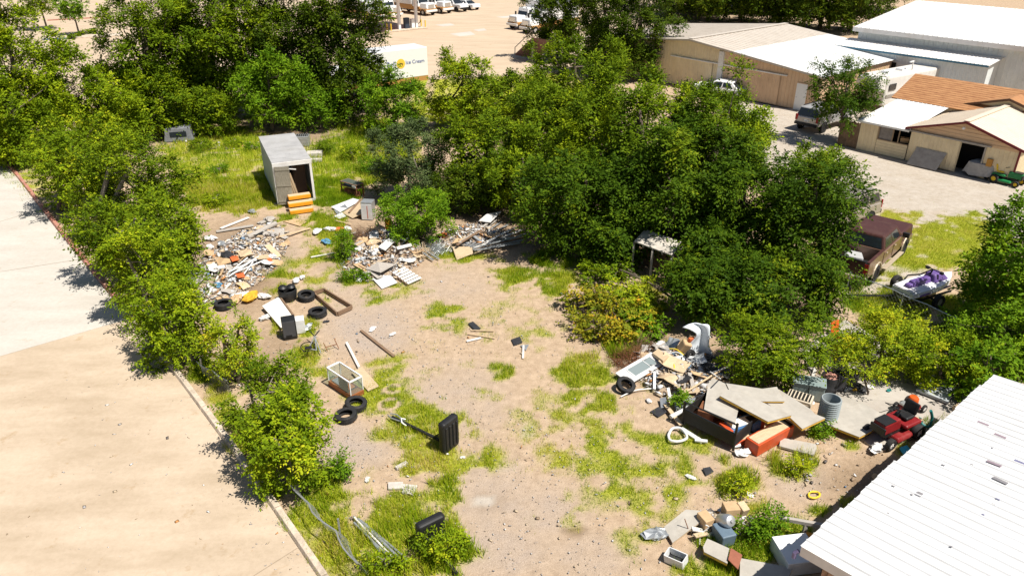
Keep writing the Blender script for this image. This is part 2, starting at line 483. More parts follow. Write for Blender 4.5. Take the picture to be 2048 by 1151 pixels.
# ------------------------------------------------------------------ concrete
def concrete(name, base, stain, joint=None):
    m = bpy.data.materials.new(name); m.use_nodes = True
    nt = m.node_tree; b = nt.nodes['Principled BSDF']
    b.inputs['Roughness'].default_value = .85; b.inputs['Specular IOR Level'].default_value = .25
    tc = nod(nt, 'ShaderNodeTexCoord')
    mp = nod(nt, 'ShaderNodeMapping'); mp.inputs['Rotation'].default_value = (0, 0, -.35); mp.inputs['Scale'].default_value = (.55, 1.5, 1)
    nt.links.new(tc.outputs['Object'], mp.inputs['Vector'])
    def ns(s, d, r, v): 
        n = nod(nt, 'ShaderNodeTexNoise', Scale=s, Detail=d, Roughness=r); nt.links.new(v, n.inputs['Vector']); return n.outputs['Fac']
    def rp(f, stops):
        r = nod(nt, 'ShaderNodeValToRGB'); e = r.color_ramp.elements
        while len(e) < len(stops): e.new(.5)
        for k, (p, c) in zip(e, stops): k.position, k.color = p, (*c, 1)
        nt.links.new(f, r.inputs['Fac']); return r.outputs['Color']
    def mul(a, c, f=1., t='MULTIPLY'):
        x = nod(nt, 'ShaderNodeMix', data_type='RGBA', blend_type=t); x.inputs['Factor'].default_value = f
        nt.links.new(a, x.inputs['A']); nt.links.new(c, x.inputs['B']); return x.outputs['Result']
    c1 = rp(ns(.5, 9., .62, mp.outputs['Vector']), [(.3, stain), (.62, base)])
    c2 = rp(ns(6., 8., .75, tc.outputs['Object']), [(.25, (.86, .85, .83)), (.6, (1, 1, 1))])
    c3 = rp(ns(1.3, 7., .7, tc.outputs['Object']), [(.30, (.80, .72, .60)), (.40, (1, 1, 1))])
    c4 = rp(ns(40., 2., .5, tc.outputs['Object']), [(.23, (.6, .55, .5)), (.29, (1, 1, 1))])
    nt.links.new(mul(mul(mul(c1, c2), c3, .85), c4, .7), b.inputs['Base Color'])
    bp = nod(nt, 'ShaderNodeBump', Strength=.15, Distance=.01)
    nt.links.new(ns(60., 4., .7, tc.outputs['Object']), bp.inputs['Height']); nt.links.new(bp.outputs['Normal'], b.inputs['Normal'])
    MATS[name] = m
    return m
concrete('concrete_tan', (.535, .43, .32), (.40, .31, .215))
concrete('concrete_pale', (.55, .51, .455), (.47, .43, .375))
concrete('concrete_yard', (.54, .425, .305), (.46, .355, .25))
concrete('concrete_grey', (.46, .42, .37), (.34, .30, .26))
mat('kerb_concrete', (.54, .45, .35), .9, var=.25, scale=5, bump=.4, dirt=(.2, .15, .1))
mat('kerb_red', (.40, .17, .12), .85, var=.25, scale=4, bump=.3, dirt=(.50, .41, .32), dirt_amt=1.0)
mat('joint', (.30, .23, .16), .95)
def sheet(name, pts, z0, z1, m, kind='structure', par=None):
    b = MB(); b.prism([(p[0], p[1], z0) for p in pts], (0, 0, z1 - z0))
    o = b.build(name, m, par)
    if kind: tag(o, None, kind=kind)
    return o
def off(pts, d):
    """the kerb polyline moved sideways"""
    out = []
    for i, p in enumerate(pts):
        a, b = pts[max(0, i - 1)], pts[min(len(pts) - 1, i + 1)]
        t = (b - a).normalized()
        out.append(Vector((p.x + t.y * d, p.y - t.x * d, 0)))
    return out
kin = off(KERB, -0.16); kout = off(KERB, 0.02)
# expansion joint where the tan pour meets the pale one: px (0,712)-(240,645)
j0, j1 = G(0, 712), G(228, 646)
jd = (j1 - j0).normalized()
def isect(p, d, a, b):
    e = b - a
    t = ((a.x - p.x) * e.y - (a.y - p.y) * e.x) / (d.x * e.y - d.y * e.x)
    return p + d * t
JX = isect(j0, jd, kin[3], kin[4])
far_l = j0 - jd * 30
gap = A_AX * 0.025
near = [kin[0], kin[1], kin[2], kin[3], JX, far_l, Vector((-32, 1, 0)), Vector((-6, 6, 0))]
sheet('driveway', near, -.12, .0, 'concrete_tan')
sheet('parking_lot', [JX + gap, kin[4], kin[5], kin[6], Vector((-120, 110, 0)), Vector((-90, 40, 0)), far_l + gap], -.12, -.002, 'concrete_pale')
b = MB()
for p, q in ((G(505, 1152), G(612, 1084)), (G(20, 540), G(168, 517)), (G(60, 425), G(70, 422))):
    d = (q - p)
    if d.length < .1: continue
    t = d.normalized(); n = Vector((-t.y, t.x, 0)) * .012
    p = p - t * 8
    b.add([p - n + Vector((0, 0, .004)), q - n + Vector((0, 0, .004)), q + n + Vector((0, 0, .004)), p + n + Vector((0, 0, .004))], [(0, 1, 2, 3)])
tag(b.build('pavement_joint', 'joint'), None, kind='structure')
# kerb in cast lengths, each a piece of its own
kr = bpy.data.objects.new('kerb', None); C.objects.link(kr); kr['kind'] = 'structure'
def along(pts, s):
    for a, c in zip(pts[:-1], pts[1:]):
        L = (c - a).length
        if s <= L: return a + (c - a) * (s / L), (c - a).normalized()
        s -= L
    return pts[-1], (pts[-1] - pts[-2]).normalized()
tot = sum((c - a).length for a, c in zip(KERB[:-1], KERB[1:]))
s = 0.0
while s < min(tot, 62) - .1:
    p, t = along(KERB, s); q, _ = along(KERB, s + 2.97)
    mid = (p + q) / 2; L = (q - p).length
    nrm = Vector((t.y, -t.x, 0))
    prof = [(-.15, -.11), (-.15, .0), (-.11, .115), (.04, .12), (.06, .10), (.06, -.11)]
    kb = MB(); kb.prism([p + nrm * a + Vector((0, 0, c + random.uniform(-.004, .004))) for a, c in prof], (q - p) * .996)
    red = s > (JX - KERB[0]).length - 1.5 and s < 52
    kb.build('kerb_stone', 'kerb_red' if red else 'kerb_concrete', kr, bev=.012)
    s += 3.0
# far yard, beyond the belt of trees
sheet('truck_yard', [G(-500, 150), G(230, 205), G(700, 165), G(1060, 150), G(1330, 120), G(1330, 15), G(1200, -60), G(200, -90), G(-900, -60)], -.12, .0, 'concrete_yard')
for k, (p0, p1) in enumerate((((760, 75), (1100, 90)), ((900, 45), (1030, 52)), ((60, 60), (250, 30)))):
    a, c = G(*p0), G(*p1); t = (c - a).normalized(); n = Vector((-t.y, t.x, 0)) * .03
    bb = MB(); bb.add([a - n + Vector((0, 0, .004)), c - n + Vector((0, 0, .004)), c + n + Vector((0, 0, .004)), a + n + Vector((0, 0, .004))], [(0, 1, 2, 3)])
    tag(bb.build('yard_joint', 'joint'), None, kind='structure')
for (u, v, w_, h_) in ((925, 68, 26, 5), (960, 60, 14, 3), (1010, 34, 18, 2.5), (890, 50, 20, 3)):
    pts = [G(u - w_, v), G(u + w_ * .6, v - h_), G(u + w_, v + h_ * .3), G(u - w_ * .2, v + h_)]
    sheet('yard_patch', pts, 0, .004, 'concrete_pale')
# slab in the right-hand corner of the lot
sheet('concrete_pad', [G(1600, 700), G(1690, 640), G(1960, 790), G(1880, 850), G(1760, 905), G(1660, 835)], -.1, .03, 'concrete_grey')
# ------------------------------------------------------------------ vegetation
leafmat('leaf_elm', [(0, (0.094, 0.156, 0.006)), (0.45, (0.194, 0.281, 0.009)), (0.8, (0.362, 0.425, 0.013)), (1, (0.537, 0.537, 0.025))], .26)
leafmat('leaf_oak', [(0, (0.037, 0.067, 0.005)), (0.5, (0.075, 0.122, 0.007)), (1, (0.159, 0.196, 0.009))], .22)
leafmat('leaf_china', [(0, (0.036, 0.079, 0.006)), (0.5, (0.076, 0.139, 0.008)), (0.85, (0.143, 0.218, 0.009)), (1, (0.230, 0.285, 0.012))], .3)
leafmat('leaf_hack', [(0, (0.066, 0.122, 0.006)), (0.5, (0.144, 0.216, 0.008)), (1, (0.332, 0.399, 0.010))], .24)
leafmat('leaf_dry', [(0, (0.110, 0.156, 0.013)), (0.4, (0.235, 0.242, 0.016)), (0.75, (0.406, 0.312, 0.019)), (1, (0.531, 0.281, 0.024))], .2)
leafmat('leaf_grey', [(0, (0.065, 0.100, 0.035)), (0.5, (0.106, 0.147, 0.050)), (0.85, (0.165, 0.195, 0.071)), (1, (0.354, 0.236, 0.153))], .2)
leafmat('leaf_vine', [(0, (0.161, 0.248, 0.013)), (0.5, (0.322, 0.397, 0.015)), (0.85, (0.496, 0.496, 0.019)), (1, (0.645, 0.496, 0.025))], .32)
leafmat('leaf_bush', [(0, (0.070, 0.158, 0.007)), (0.5, (0.146, 0.264, 0.012)), (1, (0.257, 0.374, 0.013))], .3)
mat('bark', (.13, .10, .075), .95, var=.35, scale=8, bump=.6)
mat('bark_grey', (.22, .185, .15), .95, var=.3, scale=8, bump=.6)
def unit(a): return a / np.maximum(np.linalg.norm(a, axis=-1, keepdims=True), 1e-9)
def leaf_cloud(R, pos, axis, nrm, size, aspect=.5):
    """rhombic leaf blades, folded a little along the midrib"""
    side = unit(np.cross(axis, nrm)); n = unit(np.cross(side, axis))
    L = size[:, None]
    w = L * aspect * .5
    base = pos
    tip = pos + axis * L
    m1 = pos + axis * L * .45 + side * w + n * w * .3
    m2 = pos + axis * L * .45 - side * w + n * w * .3
    V = np.stack([base, m1, tip, m2], 1).reshape(-1, 3)
    F = np.arange(len(V)).reshape(-1, 4)
    return V, F
def crown_mesh(seed, ctr, rad, kind, leaf=.14, dens=1.0, sub=1.0, flat=0.0, droop=.15, gap=.25, spray=6, low=-.55):
    """clumps spread through an uneven ellipsoid; every clump is made of sprays, every spray of leaves"""
    R = np.random.default_rng(seed)
    rad = np.array(rad, float); ctr = np.array(ctr, float)
    rm = rad.mean()
    cr = np.clip(.30 * rm, .35, 1.15) * sub
    area = 4 * math.pi * ((((rad[0]*rad[1])**1.6 + (rad[0]*rad[2])**1.6 + (rad[1]*rad[2])**1.6) / 3) ** (1/1.6))
    nc = int(max(12, 2.0 * area / (math.pi * cr * cr)))
    d = unit(R.normal(size=(nc, 3)))
    d = d[d[:, 2] > low]
    # uneven outline: low-frequency lobes
    ph = R.random(6) * 6.28
    lob = 1 + .12 * np.sin(3 * np.arctan2(d[:, 1], d[:, 0]) + ph[0]) * np.cos(2 * d[:, 2] + ph[1]) + .10 * np.sin(5 * d[:, 0] * 2 + ph[2]) + .10 * np.sin(7 * d[:, 1] + 4 * d[:, 2] + ph[3])
    rr = lob * R.uniform(.72, 1.02, len(d))
    inner = R.random(len(d)) < .22
    rr[inner] *= R.uniform(.4, .7, inner.sum())
    keep = R.random(len(d)) > gap * .5
    d, rr = d[keep], rr[keep]
    k = d.copy()
    k[:, 2] = np.where(k[:, 2] < 0, -np.abs(k[:, 2]) ** .6, k[:, 2])
    lowh = k[:, 2] < 0                      # skirts: below the waist the crown keeps its width
    hx = np.maximum(np.hypot(k[:, 0], k[:, 1]), 1e-3)
    want = np.where(lowh, np.maximum(hx, 1 - .3 * (k[:, 2]) ** 2 * 1.0) * R.uniform(.55, 1.0, len(k)) ** .5, hx)
    k[:, 0] *= want / hx; k[:, 1] *= want / hx
    cc = k * rr[:, None] * (rad - cr * .55)
    crad = cr * R.uniform(.65, 1.3, len(d))
    leaf = leaf * (1.06 if leaf < .125 else 1.14)
    n_leaf = int(dens * (3.0 if leaf < .14 else 3.05) * area / (leaf * leaf * .5))
    per = max(3, int(n_leaf / len(d) / spray))
    nS = len(d) * per
    ci = np.repeat(np.arange(len(d)), per)
    sd = unit(R.normal(size=(nS, 3)) + unit(cc + 1e-6)[ci] * .55 + np.array([0, 0, .25]))
    if flat: sd[:, 2] *= (1 - flat); sd = unit(sd)
    sl = crad[ci] * R.uniform(.55, 1.1, nS)
    s0 = cc[ci] + sd * (sl * R.uniform(.0, .35, nS))[:, None]
    if flat: s0[:, 2] += crad[ci] * R.uniform(-.6, .6, nS)
    li = np.repeat(np.arange(nS), spray)
    t = np.tile((np.arange(spray) + .5) / spray, nS) + R.uniform(-.06, .06, nS * spray)
    step = np.minimum(sl, leaf * spray * .55)[li] * t
    pos = s0[li] + sd[li] * step[:, None]
    pos[:, 2] -= droop * step * t
    perp = unit(np.cross(sd, np.array([0, 0, 1.0]) + .3 * R.normal(size=(nS, 3))))
    sgn = np.where(np.tile(np.arange(spray) % 2, nS) == 0, 1.0, -1.0)
    ax = unit(sd[li] * .8 + perp[li] * sgn[:, None] * .9 + .25 * R.normal(size=(len(li), 3)) - np.array([0, 0, droop * 1.2]))
    nr = unit(np.array([0, 0, 1.0]) + .55 * unit(cc + 1e-6)[ci][li] + .55 * R.normal(size=(len(li), 3)))
    V, F = leaf_cloud(R, pos + ctr, ax, nr, leaf * R.uniform(.65, 1.25, len(li)))
    tint = np.clip(.42 + .16 * R.normal(size=len(d))[ci][li] + .13 * R.normal(size=nS)[li] + .12 * R.normal(size=len(li)), 0, 1)
    return V, F, np.repeat(tint, 4), cc + ctr
def limbs(seed, base, top, cc, r0, par, bark, n=9, stems=1):
    R = random.Random(seed)
    tr = MB(); lb = MB()
    base = Vector(base); top = Vector(top)
    for k in range(stems):
        o = Vector((R.uniform(-.25, .25), R.uniform(-.25, .25), 0)) * (stems > 1)
        mid = base.lerp(top, .5) + Vector((R.uniform(-.15, .15), R.uniform(-.15, .15), 0)) + o * 2
        tr.tube([base + o + Vector((0, 0, -.12)), base + o + Vector((0, 0, .12)), mid, top + o * 3], [r0 * 1.35, r0 * 1.05, r0 * .8, r0 * .45], 8)
    idx = list(range(len(cc))); R.shuffle(idx)
    for i in idx[:n]:
        e = Vector(cc[i]); f = R.uniform(.35, .95)
        s = base.lerp(top, f)
        m = s.lerp(e, .5) + Vector((0, 0, -.08 * (e - s).length + R.uniform(-.1, .2)))
        lb.tube([s, m, e], [r0 * .38, r0 * .24, r0 * .07], 5)
    tr.build('trunk', bark, par, smooth=True)
    lb.build('limbs', bark, par, smooth=True)
TREE_TRIS = 0
def tree(label, cat, base_px, crown_px, kind, leaf=.15, dens=1.0, depth=None, name='tree', group=None, bark='bark', trunk_r=None, flat=0., seed=None, gap=.25, sub=1., droop=.15, stems=1, nl=9, spray=6, low=-1., bot=.04):
    """base_px: where the trunk meets the ground ; crown_px: (u0, v0, u1, v1) box of the crown in the photograph"""
    global TREE_TRIS
    b = G(*base_px)
    u0, v0, u1, v1 = crown_px
    c = AT((u0 + u1) / 2, (v0 + v1) / 2, b.y)
    s = PXM(c)
    rx = (u1 - u0) / 2 / s
    rz = (v1 - v0) / 2 / s
    ry = depth if depth else rx
    # the crown's box in the picture also holds the part of its depth that shows from above
    el = math.atan2(CAMH - c.z, c.y)
    ry = min(ry, .8 * rz / max(.05, math.sin(el)))
    hz = math.sqrt(max(.04, rz ** 2 - (ry * math.sin(el)) ** 2)) / math.cos(el)
    top = c.z + hz * 1.06
    low_z = bot * top
    rz = max(.3, (top - low_z) / 2); c.z = (top + low_z) / 2
    rx *= 1.22 if group in (CT_, MT, BT) else (1.03 if group == KB else 1.08)
    ry *= 1.2 if group == CT_ else 1.
    seed = seed if seed is not None else int(abs(base_px[0] * 13 + base_px[1] * 7 + u0 * 3))
    root = thing(name, label, cat, b, 0, group)
    cl = np.array([c.x - b.x, 0, c.z])
    if group == CT_: sub *= 1.25; gap = .05
    V, F, t, cc = crown_mesh(seed, cl, (rx, ry, rz), kind, leaf, dens, sub, flat, droop, gap, spray, low)
    ok = V[:, 2] > -.0
    V[:, 2] = np.maximum(V[:, 2], .01)
    npmesh('crown', V, F, kind, t, root)
    TREE_TRIS += len(F) * 2
    r0 = trunk_r or max(.035, .026 * (rx + rz))
    limbs(seed, (0, 0, 0), cl + np.array([0, 0, rz * .35]), cc, r0, root, bark, nl, stems)
    return root

CT_ = 'big chinaberry trees of the central clump'
MT = 'trees of the middle thicket'
BT = 'trees at the back left of the lot'
KB = 'shrubs growing along the kerb'
KW = dict(name='elm_shrub', group=KB, flat=.4, spray=8, stems=3, nl=14, bark='bark_grey')
tree('bushy elm shrub nearest the camera beside the kerb', 'shrub', (600, 968), (478, 790, 672, 1005), 'leaf_elm', .11, 1.0, depth=1.2, **KW)
tree('elm shrub just behind the nearest one, leaning over the kerb', 'shrub', (545, 890), (445, 715, 630, 900), 'leaf_hack', .11, 1.0, depth=1.3, **KW)
tree('thin yellow-green shrub beside the kerb below the leftmost lone tyre', 'shrub', (462, 765), (392, 610, 525, 772), 'leaf_vine', .10, .6, name='elm_shrub', group=KB, gap=.5, stems=3, nl=16, depth=1.0)
tree('dense elm shrub beside the kerb, left of the lowest rubbish', 'shrub', (392, 722), (262, 545, 432, 728), 'leaf_elm', .12, 1.0, depth=1.4, **KW)
tree('elm shrub hanging over the kerb where the two pavements meet', 'shrub', (318, 640), (198, 448, 415, 640), 'leaf_elm', .12, 1.0, depth=1.6, **KW)
tree('broad dark-sided elm shrub between the pale pavement and the grass', 'shrub', (258, 562), (135, 375, 420, 580), 'leaf_hack', .13, 1.0, depth=1.8, **KW)
tree('tall elm shrub left of the grass by the trailer', 'shrub', (200, 475), (125, 268, 400, 480), 'leaf_hack', .13, 1.0, depth=2.0, **KW)
tree('sprawling elm shrub at the red end of the kerb', 'shrub', (128, 420), (45, 232, 240, 405), 'leaf_elm', .15, 1.0, name='elm_shrub', group=KB, flat=.4, spray=8, stems=2, depth=2.6)
tree('elm shrub at the left picture edge beyond the red kerb', 'shrub', (0, 330), (-110, 205, 75, 322), 'leaf_elm', .16, 1.0, name='elm_shrub', group=KB, flat=.4, spray=8, depth=2.5)
BT = 'trees at the back left of the lot'
tree('tall yellow-green tree at the top left corner', 'tree', (60, 300), (-60, -12, 135, 300), 'leaf_elm', .19, 1.15, group=BT, gap=.15)
tree('loose yellow-green tree whose branches reach over the pale lot', 'tree', (205, 290), (105, 135, 300, 300), 'leaf_elm', .18, 1.0, group=BT, gap=.3)
tree('airy tall tree with pale gaps behind the loose yellow-green one', 'tree', (300, 255), (185, -40, 415, 235), 'leaf_hack', .2, .8, group=BT, gap=.55)
tree('rounded mid-green tree left of the trailer, small crown at the front', 'tree', (415, 268), (360, 175, 480, 262), 'leaf_hack', .17, 1.0, group=BT)
tree('dark tree behind the grey abandoned car', 'tree', (335, 275), (275, 150, 380, 280), 'leaf_hack', .18, .9, group=BT, gap=.5)
tree('tall dark tree standing above the abandoned car', 'tree', (430, 240), (330, -60, 520, 200), 'leaf_hack', .2, 1.0, group=BT, gap=.3)
tree('bright-topped tree directly behind the trailer', 'tree', (545, 262), (470, 95, 610, 262), 'leaf_bush', .18, 1.0, group=BT)
tree('tall tree in the middle of the back row reaching past the frame', 'tree', (530, 225), (440, -80, 620, 150), 'leaf_hack', .2, 1.0, group=BT)
tree('largest dark green tree left of the fuel canopy', 'tree', (685, 235), (585, -60, 778, 250), 'leaf_oak', .2, 1.15, group=BT, gap=.2)
tree('bright tree in the front of the back-left wall of trees', 'tree', (245, 262), (180, 120, 330, 265), 'leaf_hack', .18, 1.0, group=BT)
tree('dense tree filling the wall of trees above the abandoned truck cap', 'tree', (385, 235), (290, 20, 470, 230), 'leaf_hack', .2, 1.0, group=BT)
tree('dense dark tree filling the wall of trees behind the trailer', 'tree', (590, 235), (500, 10, 680, 235), 'leaf_oak', .2, 1.0, group=BT)
tree('bright low tree at the far left below the tallest yellow-green one', 'tree', (30, 330), (-60, 140, 130, 330), 'leaf_elm', .18, 1.0, group=BT)
tree('dark leafy sapling at the foot of the largest dark tree', 'tree', (640, 258), (590, 165, 690, 262), 'leaf_bush', .16, .9, group=BT)
tree('dark young tree right of the trailer under the tall canopy', 'tree', (710, 250), (650, 130, 750, 262), 'leaf_oak', .17, 1.0, group=BT)
tree('small clipped shade tree on the far parking island', 'tree', (159, 71), (112, -8, 172, 46), 'leaf_bush', .24, 1.0, trunk_r=.11, bot=.42)
tree('slender tree left of the clipped one in the far car park', 'tree', (95, 60), (40, -30, 115, 48), 'leaf_elm', .24, .8, bot=.3)
MT = 'trees of the middle thicket'
tree('light green tree growing in front of the lettered truck', 'tree', (785, 268), (725, 142, 850, 290), 'leaf_bush', .17, .95, group=MT)
tree('bright yellow-green tree with pointed shoots below the truck yard', 'tree', (925, 262), (855, 112, 1000, 300), 'leaf_elm', .17, .95, group=MT)
tree('yellow-green tree in the thicket below the concrete yard ramp', 'tree', (1010, 265), (940, 140, 1095, 300), 'leaf_hack', .17, 1.0, group=MT)
tree('grey-green bush with faded pinkish shoots above the bright green bush', 'bush', (820, 395), (735, 235, 905, 410), 'leaf_grey', .12, 1.0, name='bush', bark='bark_grey', gap=.4)
tree('bright green rounded bush beside the scrap heap', 'bush', (832, 478), (752, 372, 912, 486), 'leaf_bush', .115, 1.05, name='bush', stems=3)
tree('dark tree filling the middle of the thicket', 'tree', (975, 400), (870, 215, 1080, 410), 'leaf_hack', .15, 1.0, group=MT, gap=.3)
tree('shady tree leaning over the metal scrap heap', 'tree', (1050, 425), (960, 270, 1130, 455), 'leaf_hack', .14, 1.0, group=MT)
tree('low dark tree between the bright bush and the scrap metal', 'tree', (925, 425), (870, 330, 985, 430), 'leaf_oak', .13, 1.0, group=MT)
tree('mid-green tree below the sloping ramp of the truck yard', 'tree', (1150, 230), (1050, 72, 1245, 235), 'leaf_hack', .18, 1.0, group=MT)
tree('dark oak by the parked box trucks at the top', 'tree', (1130, 120), (1052, -50, 1205, 112), 'leaf_oak', .2, 1.1, group='dark oaks at the top')
tree('dark oak touching the tan metal building', 'tree', (1285, 155), (1195, -40, 1358, 138), 'leaf_oak', .2, 1.1, group='dark oaks at the top')
tree('dark oak between the two oaks at the top, mostly hidden', 'tree', (1225, 150), (1150, -60, 1260, 110), 'leaf_oak', .2, 1.0, group='dark oaks at the top')
CT_ = 'big chinaberry trees of the central clump'
tree('big tree with sunlit yellow-green top in the central clump', 'tree', (1290, 440), (1120, 122, 1430, 400), 'leaf_hack', .15, 1.05, group=CT_)
tree('large tree at the right crest of the central clump', 'tree', (1430, 450), (1330, 140, 1515, 420), 'leaf_hack', .15, 1.0, group=CT_)
tree('yellow-green tree filling the gap between the thicket and the central clump', 'tree', (1105, 335), (1010, 165, 1190, 340), 'leaf_hack', .16, 1.0, group=CT_)
tree('sunlit tree on the back left shoulder of the central clump', 'tree', (1195, 375), (1095, 180, 1290, 370), 'leaf_hack', .155, 1.0, group=CT_)
tree('bright-topped tree on the back right shoulder of the central clump', 'tree', (1470, 400), (1390, 190, 1545, 390), 'leaf_hack', .155, 1.0, group=CT_)
tree('low leafy tree pressing against the left post of the lean-to', 'tree', (1240, 530), (1150, 395, 1285, 520), 'leaf_china', .14, .9, group=CT_, droop=.35, spray=9)
tree('leafy tree hanging over the back of the lean-to', 'tree', (1345, 470), (1270, 350, 1420, 470), 'leaf_china', .14, 1.0, group=CT_, droop=.35, spray=9)
tree('small tree right of the lean-to', 'tree', (1415, 575), (1362, 440, 1480, 580), 'leaf_china', .14, 1.0, group=CT_, droop=.35, spray=9)
tree('deep green tree at the left front of the central clump', 'tree', (1165, 505), (1050, 290, 1290, 500), 'leaf_china', .145, 1.0, group=CT_, droop=.35, spray=9)
tree('feathery green tree in the heart of the central clump', 'tree', (1330, 500), (1205, 215, 1490, 500), 'leaf_china', .145, 1.0, group=CT_, droop=.35, spray=9)
tree('dark green tree over the ruined lean-to', 'tree', (1480, 520), (1370, 290, 1600, 520), 'leaf_china', .145, 1.0, group=CT_, droop=.35, spray=9)
tree('spreading tree that hides the front of the maroon pickup', 'tree', (1640, 545), (1520, 300, 1722, 540), 'leaf_china', .14, 1.0, group=CT_, droop=.3, spray=9)
tree('bright tipped tree at the far right of the central clump', 'tree', (1620, 450), (1560, 285, 1690, 440), 'leaf_hack', .14, 1.0, group=CT_)
tree('low drooping tree in front of the maroon pickup', 'tree', (1540, 640), (1360, 490, 1700, 662), 'leaf_china', .13, 1.05, group=CT_, droop=.4, spray=9, depth=2.2)
tree('small drooping tree left of the low one, over the white hull', 'tree', (1395, 650), (1345, 520, 1460, 660), 'leaf_china', .13, 1.0, group=CT_, droop=.4, spray=9)
tree('dark feathery shrub with level branches beside the green cabinet', 'shrub', (1540, 760), (1425, 628, 1662, 765), 'leaf_hack', .10, 1.0, name='shrub', flat=.55, spray=9, depth=1.4, stems=2)
def brush_heap():
    root = thing('brush_heap', 'wide heap of cut branches with yellowing leaves in front of the lean-to', 'brush heap', G(1225, 660))
    for k, (u, v, rx, ry, rz) in enumerate(((1225, 660, 1.7, 1.5, .95), (1175, 620, 1.2, 1.3, .8), (1270, 610, 1.5, 1.6, .85), (1210, 560, 1.3, 1.2, .7), (1290, 660, 1.0, 1.0, .6))):
        o = G(u, v) - G(1225, 660)
        V, F, t, cc = crown_mesh(900 + k, (o.x, o.y, rz * .35), (rx, ry, rz), 'leaf_dry', .13, .55, 1., .2, .35, .4, 7, -.3)
        V[:, 2] = np.maximum(V[:, 2], .01)
        npmesh('leafy_branch', V, F, ('leaf_dry', 'leaf_dry', 'leaf_vine', 'leaf_hack', 'leaf_bush')[k], t, root)
        lb = MB(); R = random.Random(k)
        for q in range(14):
            i_ = R.randrange(len(cc)); e = Vector(cc[i_]); s = Vector((o.x + R.uniform(-.4, .4), o.y + R.uniform(-.4, .4), .1))
            lb.tube([s, s.lerp(e, .5) + Vector((0, 0, .12)), e], [.03, .02, .008], 4)
        w = lb.build('twigs', 'bark', root); w['kind'] = 'stuff'
brush_heap()
tree('green shade tree beside the silver SUV', 'tree', (1680, 285), (1616, 122, 1760, 268), 'leaf_china', .15, .85, trunk_r=.13, droop=.3, spray=8, gap=.4, bot=.25)
tree('small bright tree behind the brown shingle roof', 'tree', (1957, 185), (1922, 118, 1992, 176), 'leaf_elm', .18, 1.0)
tree('large round tree at the right edge by the jet ski', 'tree', (2035, 665), (1915, 395, 2170, 690), 'leaf_bush', .135, 1.2, gap=.1, group='shrubs on the right')
tree('dense low bush at the right edge below the round tree', 'bush', (1990, 728), (1915, 585, 2110, 735), 'leaf_bush', .12, 1.0, name='bush', stems=2)
tree('yellow-green vines over the fence beside the concrete pad', 'vine', (1760, 735), (1648, 612, 1880, 770), 'leaf_vine', .10, .75, name='vine_thicket', flat=.3, gap=.5, depth=1.5, nl=10)
tree('vine thicket climbing the wire fence right of the yellow-green vines', 'vine', (1880, 770), (1800, 660, 1985, 785), 'leaf_elm', .10, .8, name='vine_thicket', gap=.4, depth=1.2)
tree('sumac with feather-shaped fronds at the corner of the white roof', 'shrub', (1960, 800), (1890, 680, 2060, 815), 'leaf_bush', .13, .8, name='sumac', droop=.45, spray=12, gap=.3, depth=1.1)
tree('leafy weed tree over the black barrels', 'shrub', (1735, 790), (1680, 700, 1775, 770), 'leaf_vine', .10, .35, name='sapling', gap=.6, nl=10, bot=.35)
for k, (u, v, u1, lab) in enumerate(((1395, 40, 80, 'dark tree at the top left behind the tan building'), (1480, 45, 80, 'dark tree behind the tan building ridge'), (1560, 50, 80, 'dark tree in the middle of the row behind the tan building'), (1640, 58, 80, 'bushy dark tree right of the middle behind the tan building'), (1700, 62, 60, 'dark tree beside the white warehouse'), (1360, 22, 90, 'dark tree farthest back behind the left end of the tan building'), (1450, 20, 90, 'dark tree in the second row behind the tan building'), (1540, 20, 90, 'dark tree in the second row, middle, behind the tan building'), (1630, 24, 90, 'dark tree in the second row beside the warehouse'), (1720, 20, 90, 'dark tree behind the corner of the warehouse roof'))):
    tree(lab, 'tree', (u, v), (u - u1 * 1.25, v - 115, u + u1 * 1.25, v + 4), 'leaf_oak', .34, .75, group='row of dark trees behind the buildings')
print('tree tris', TREE_TRIS)

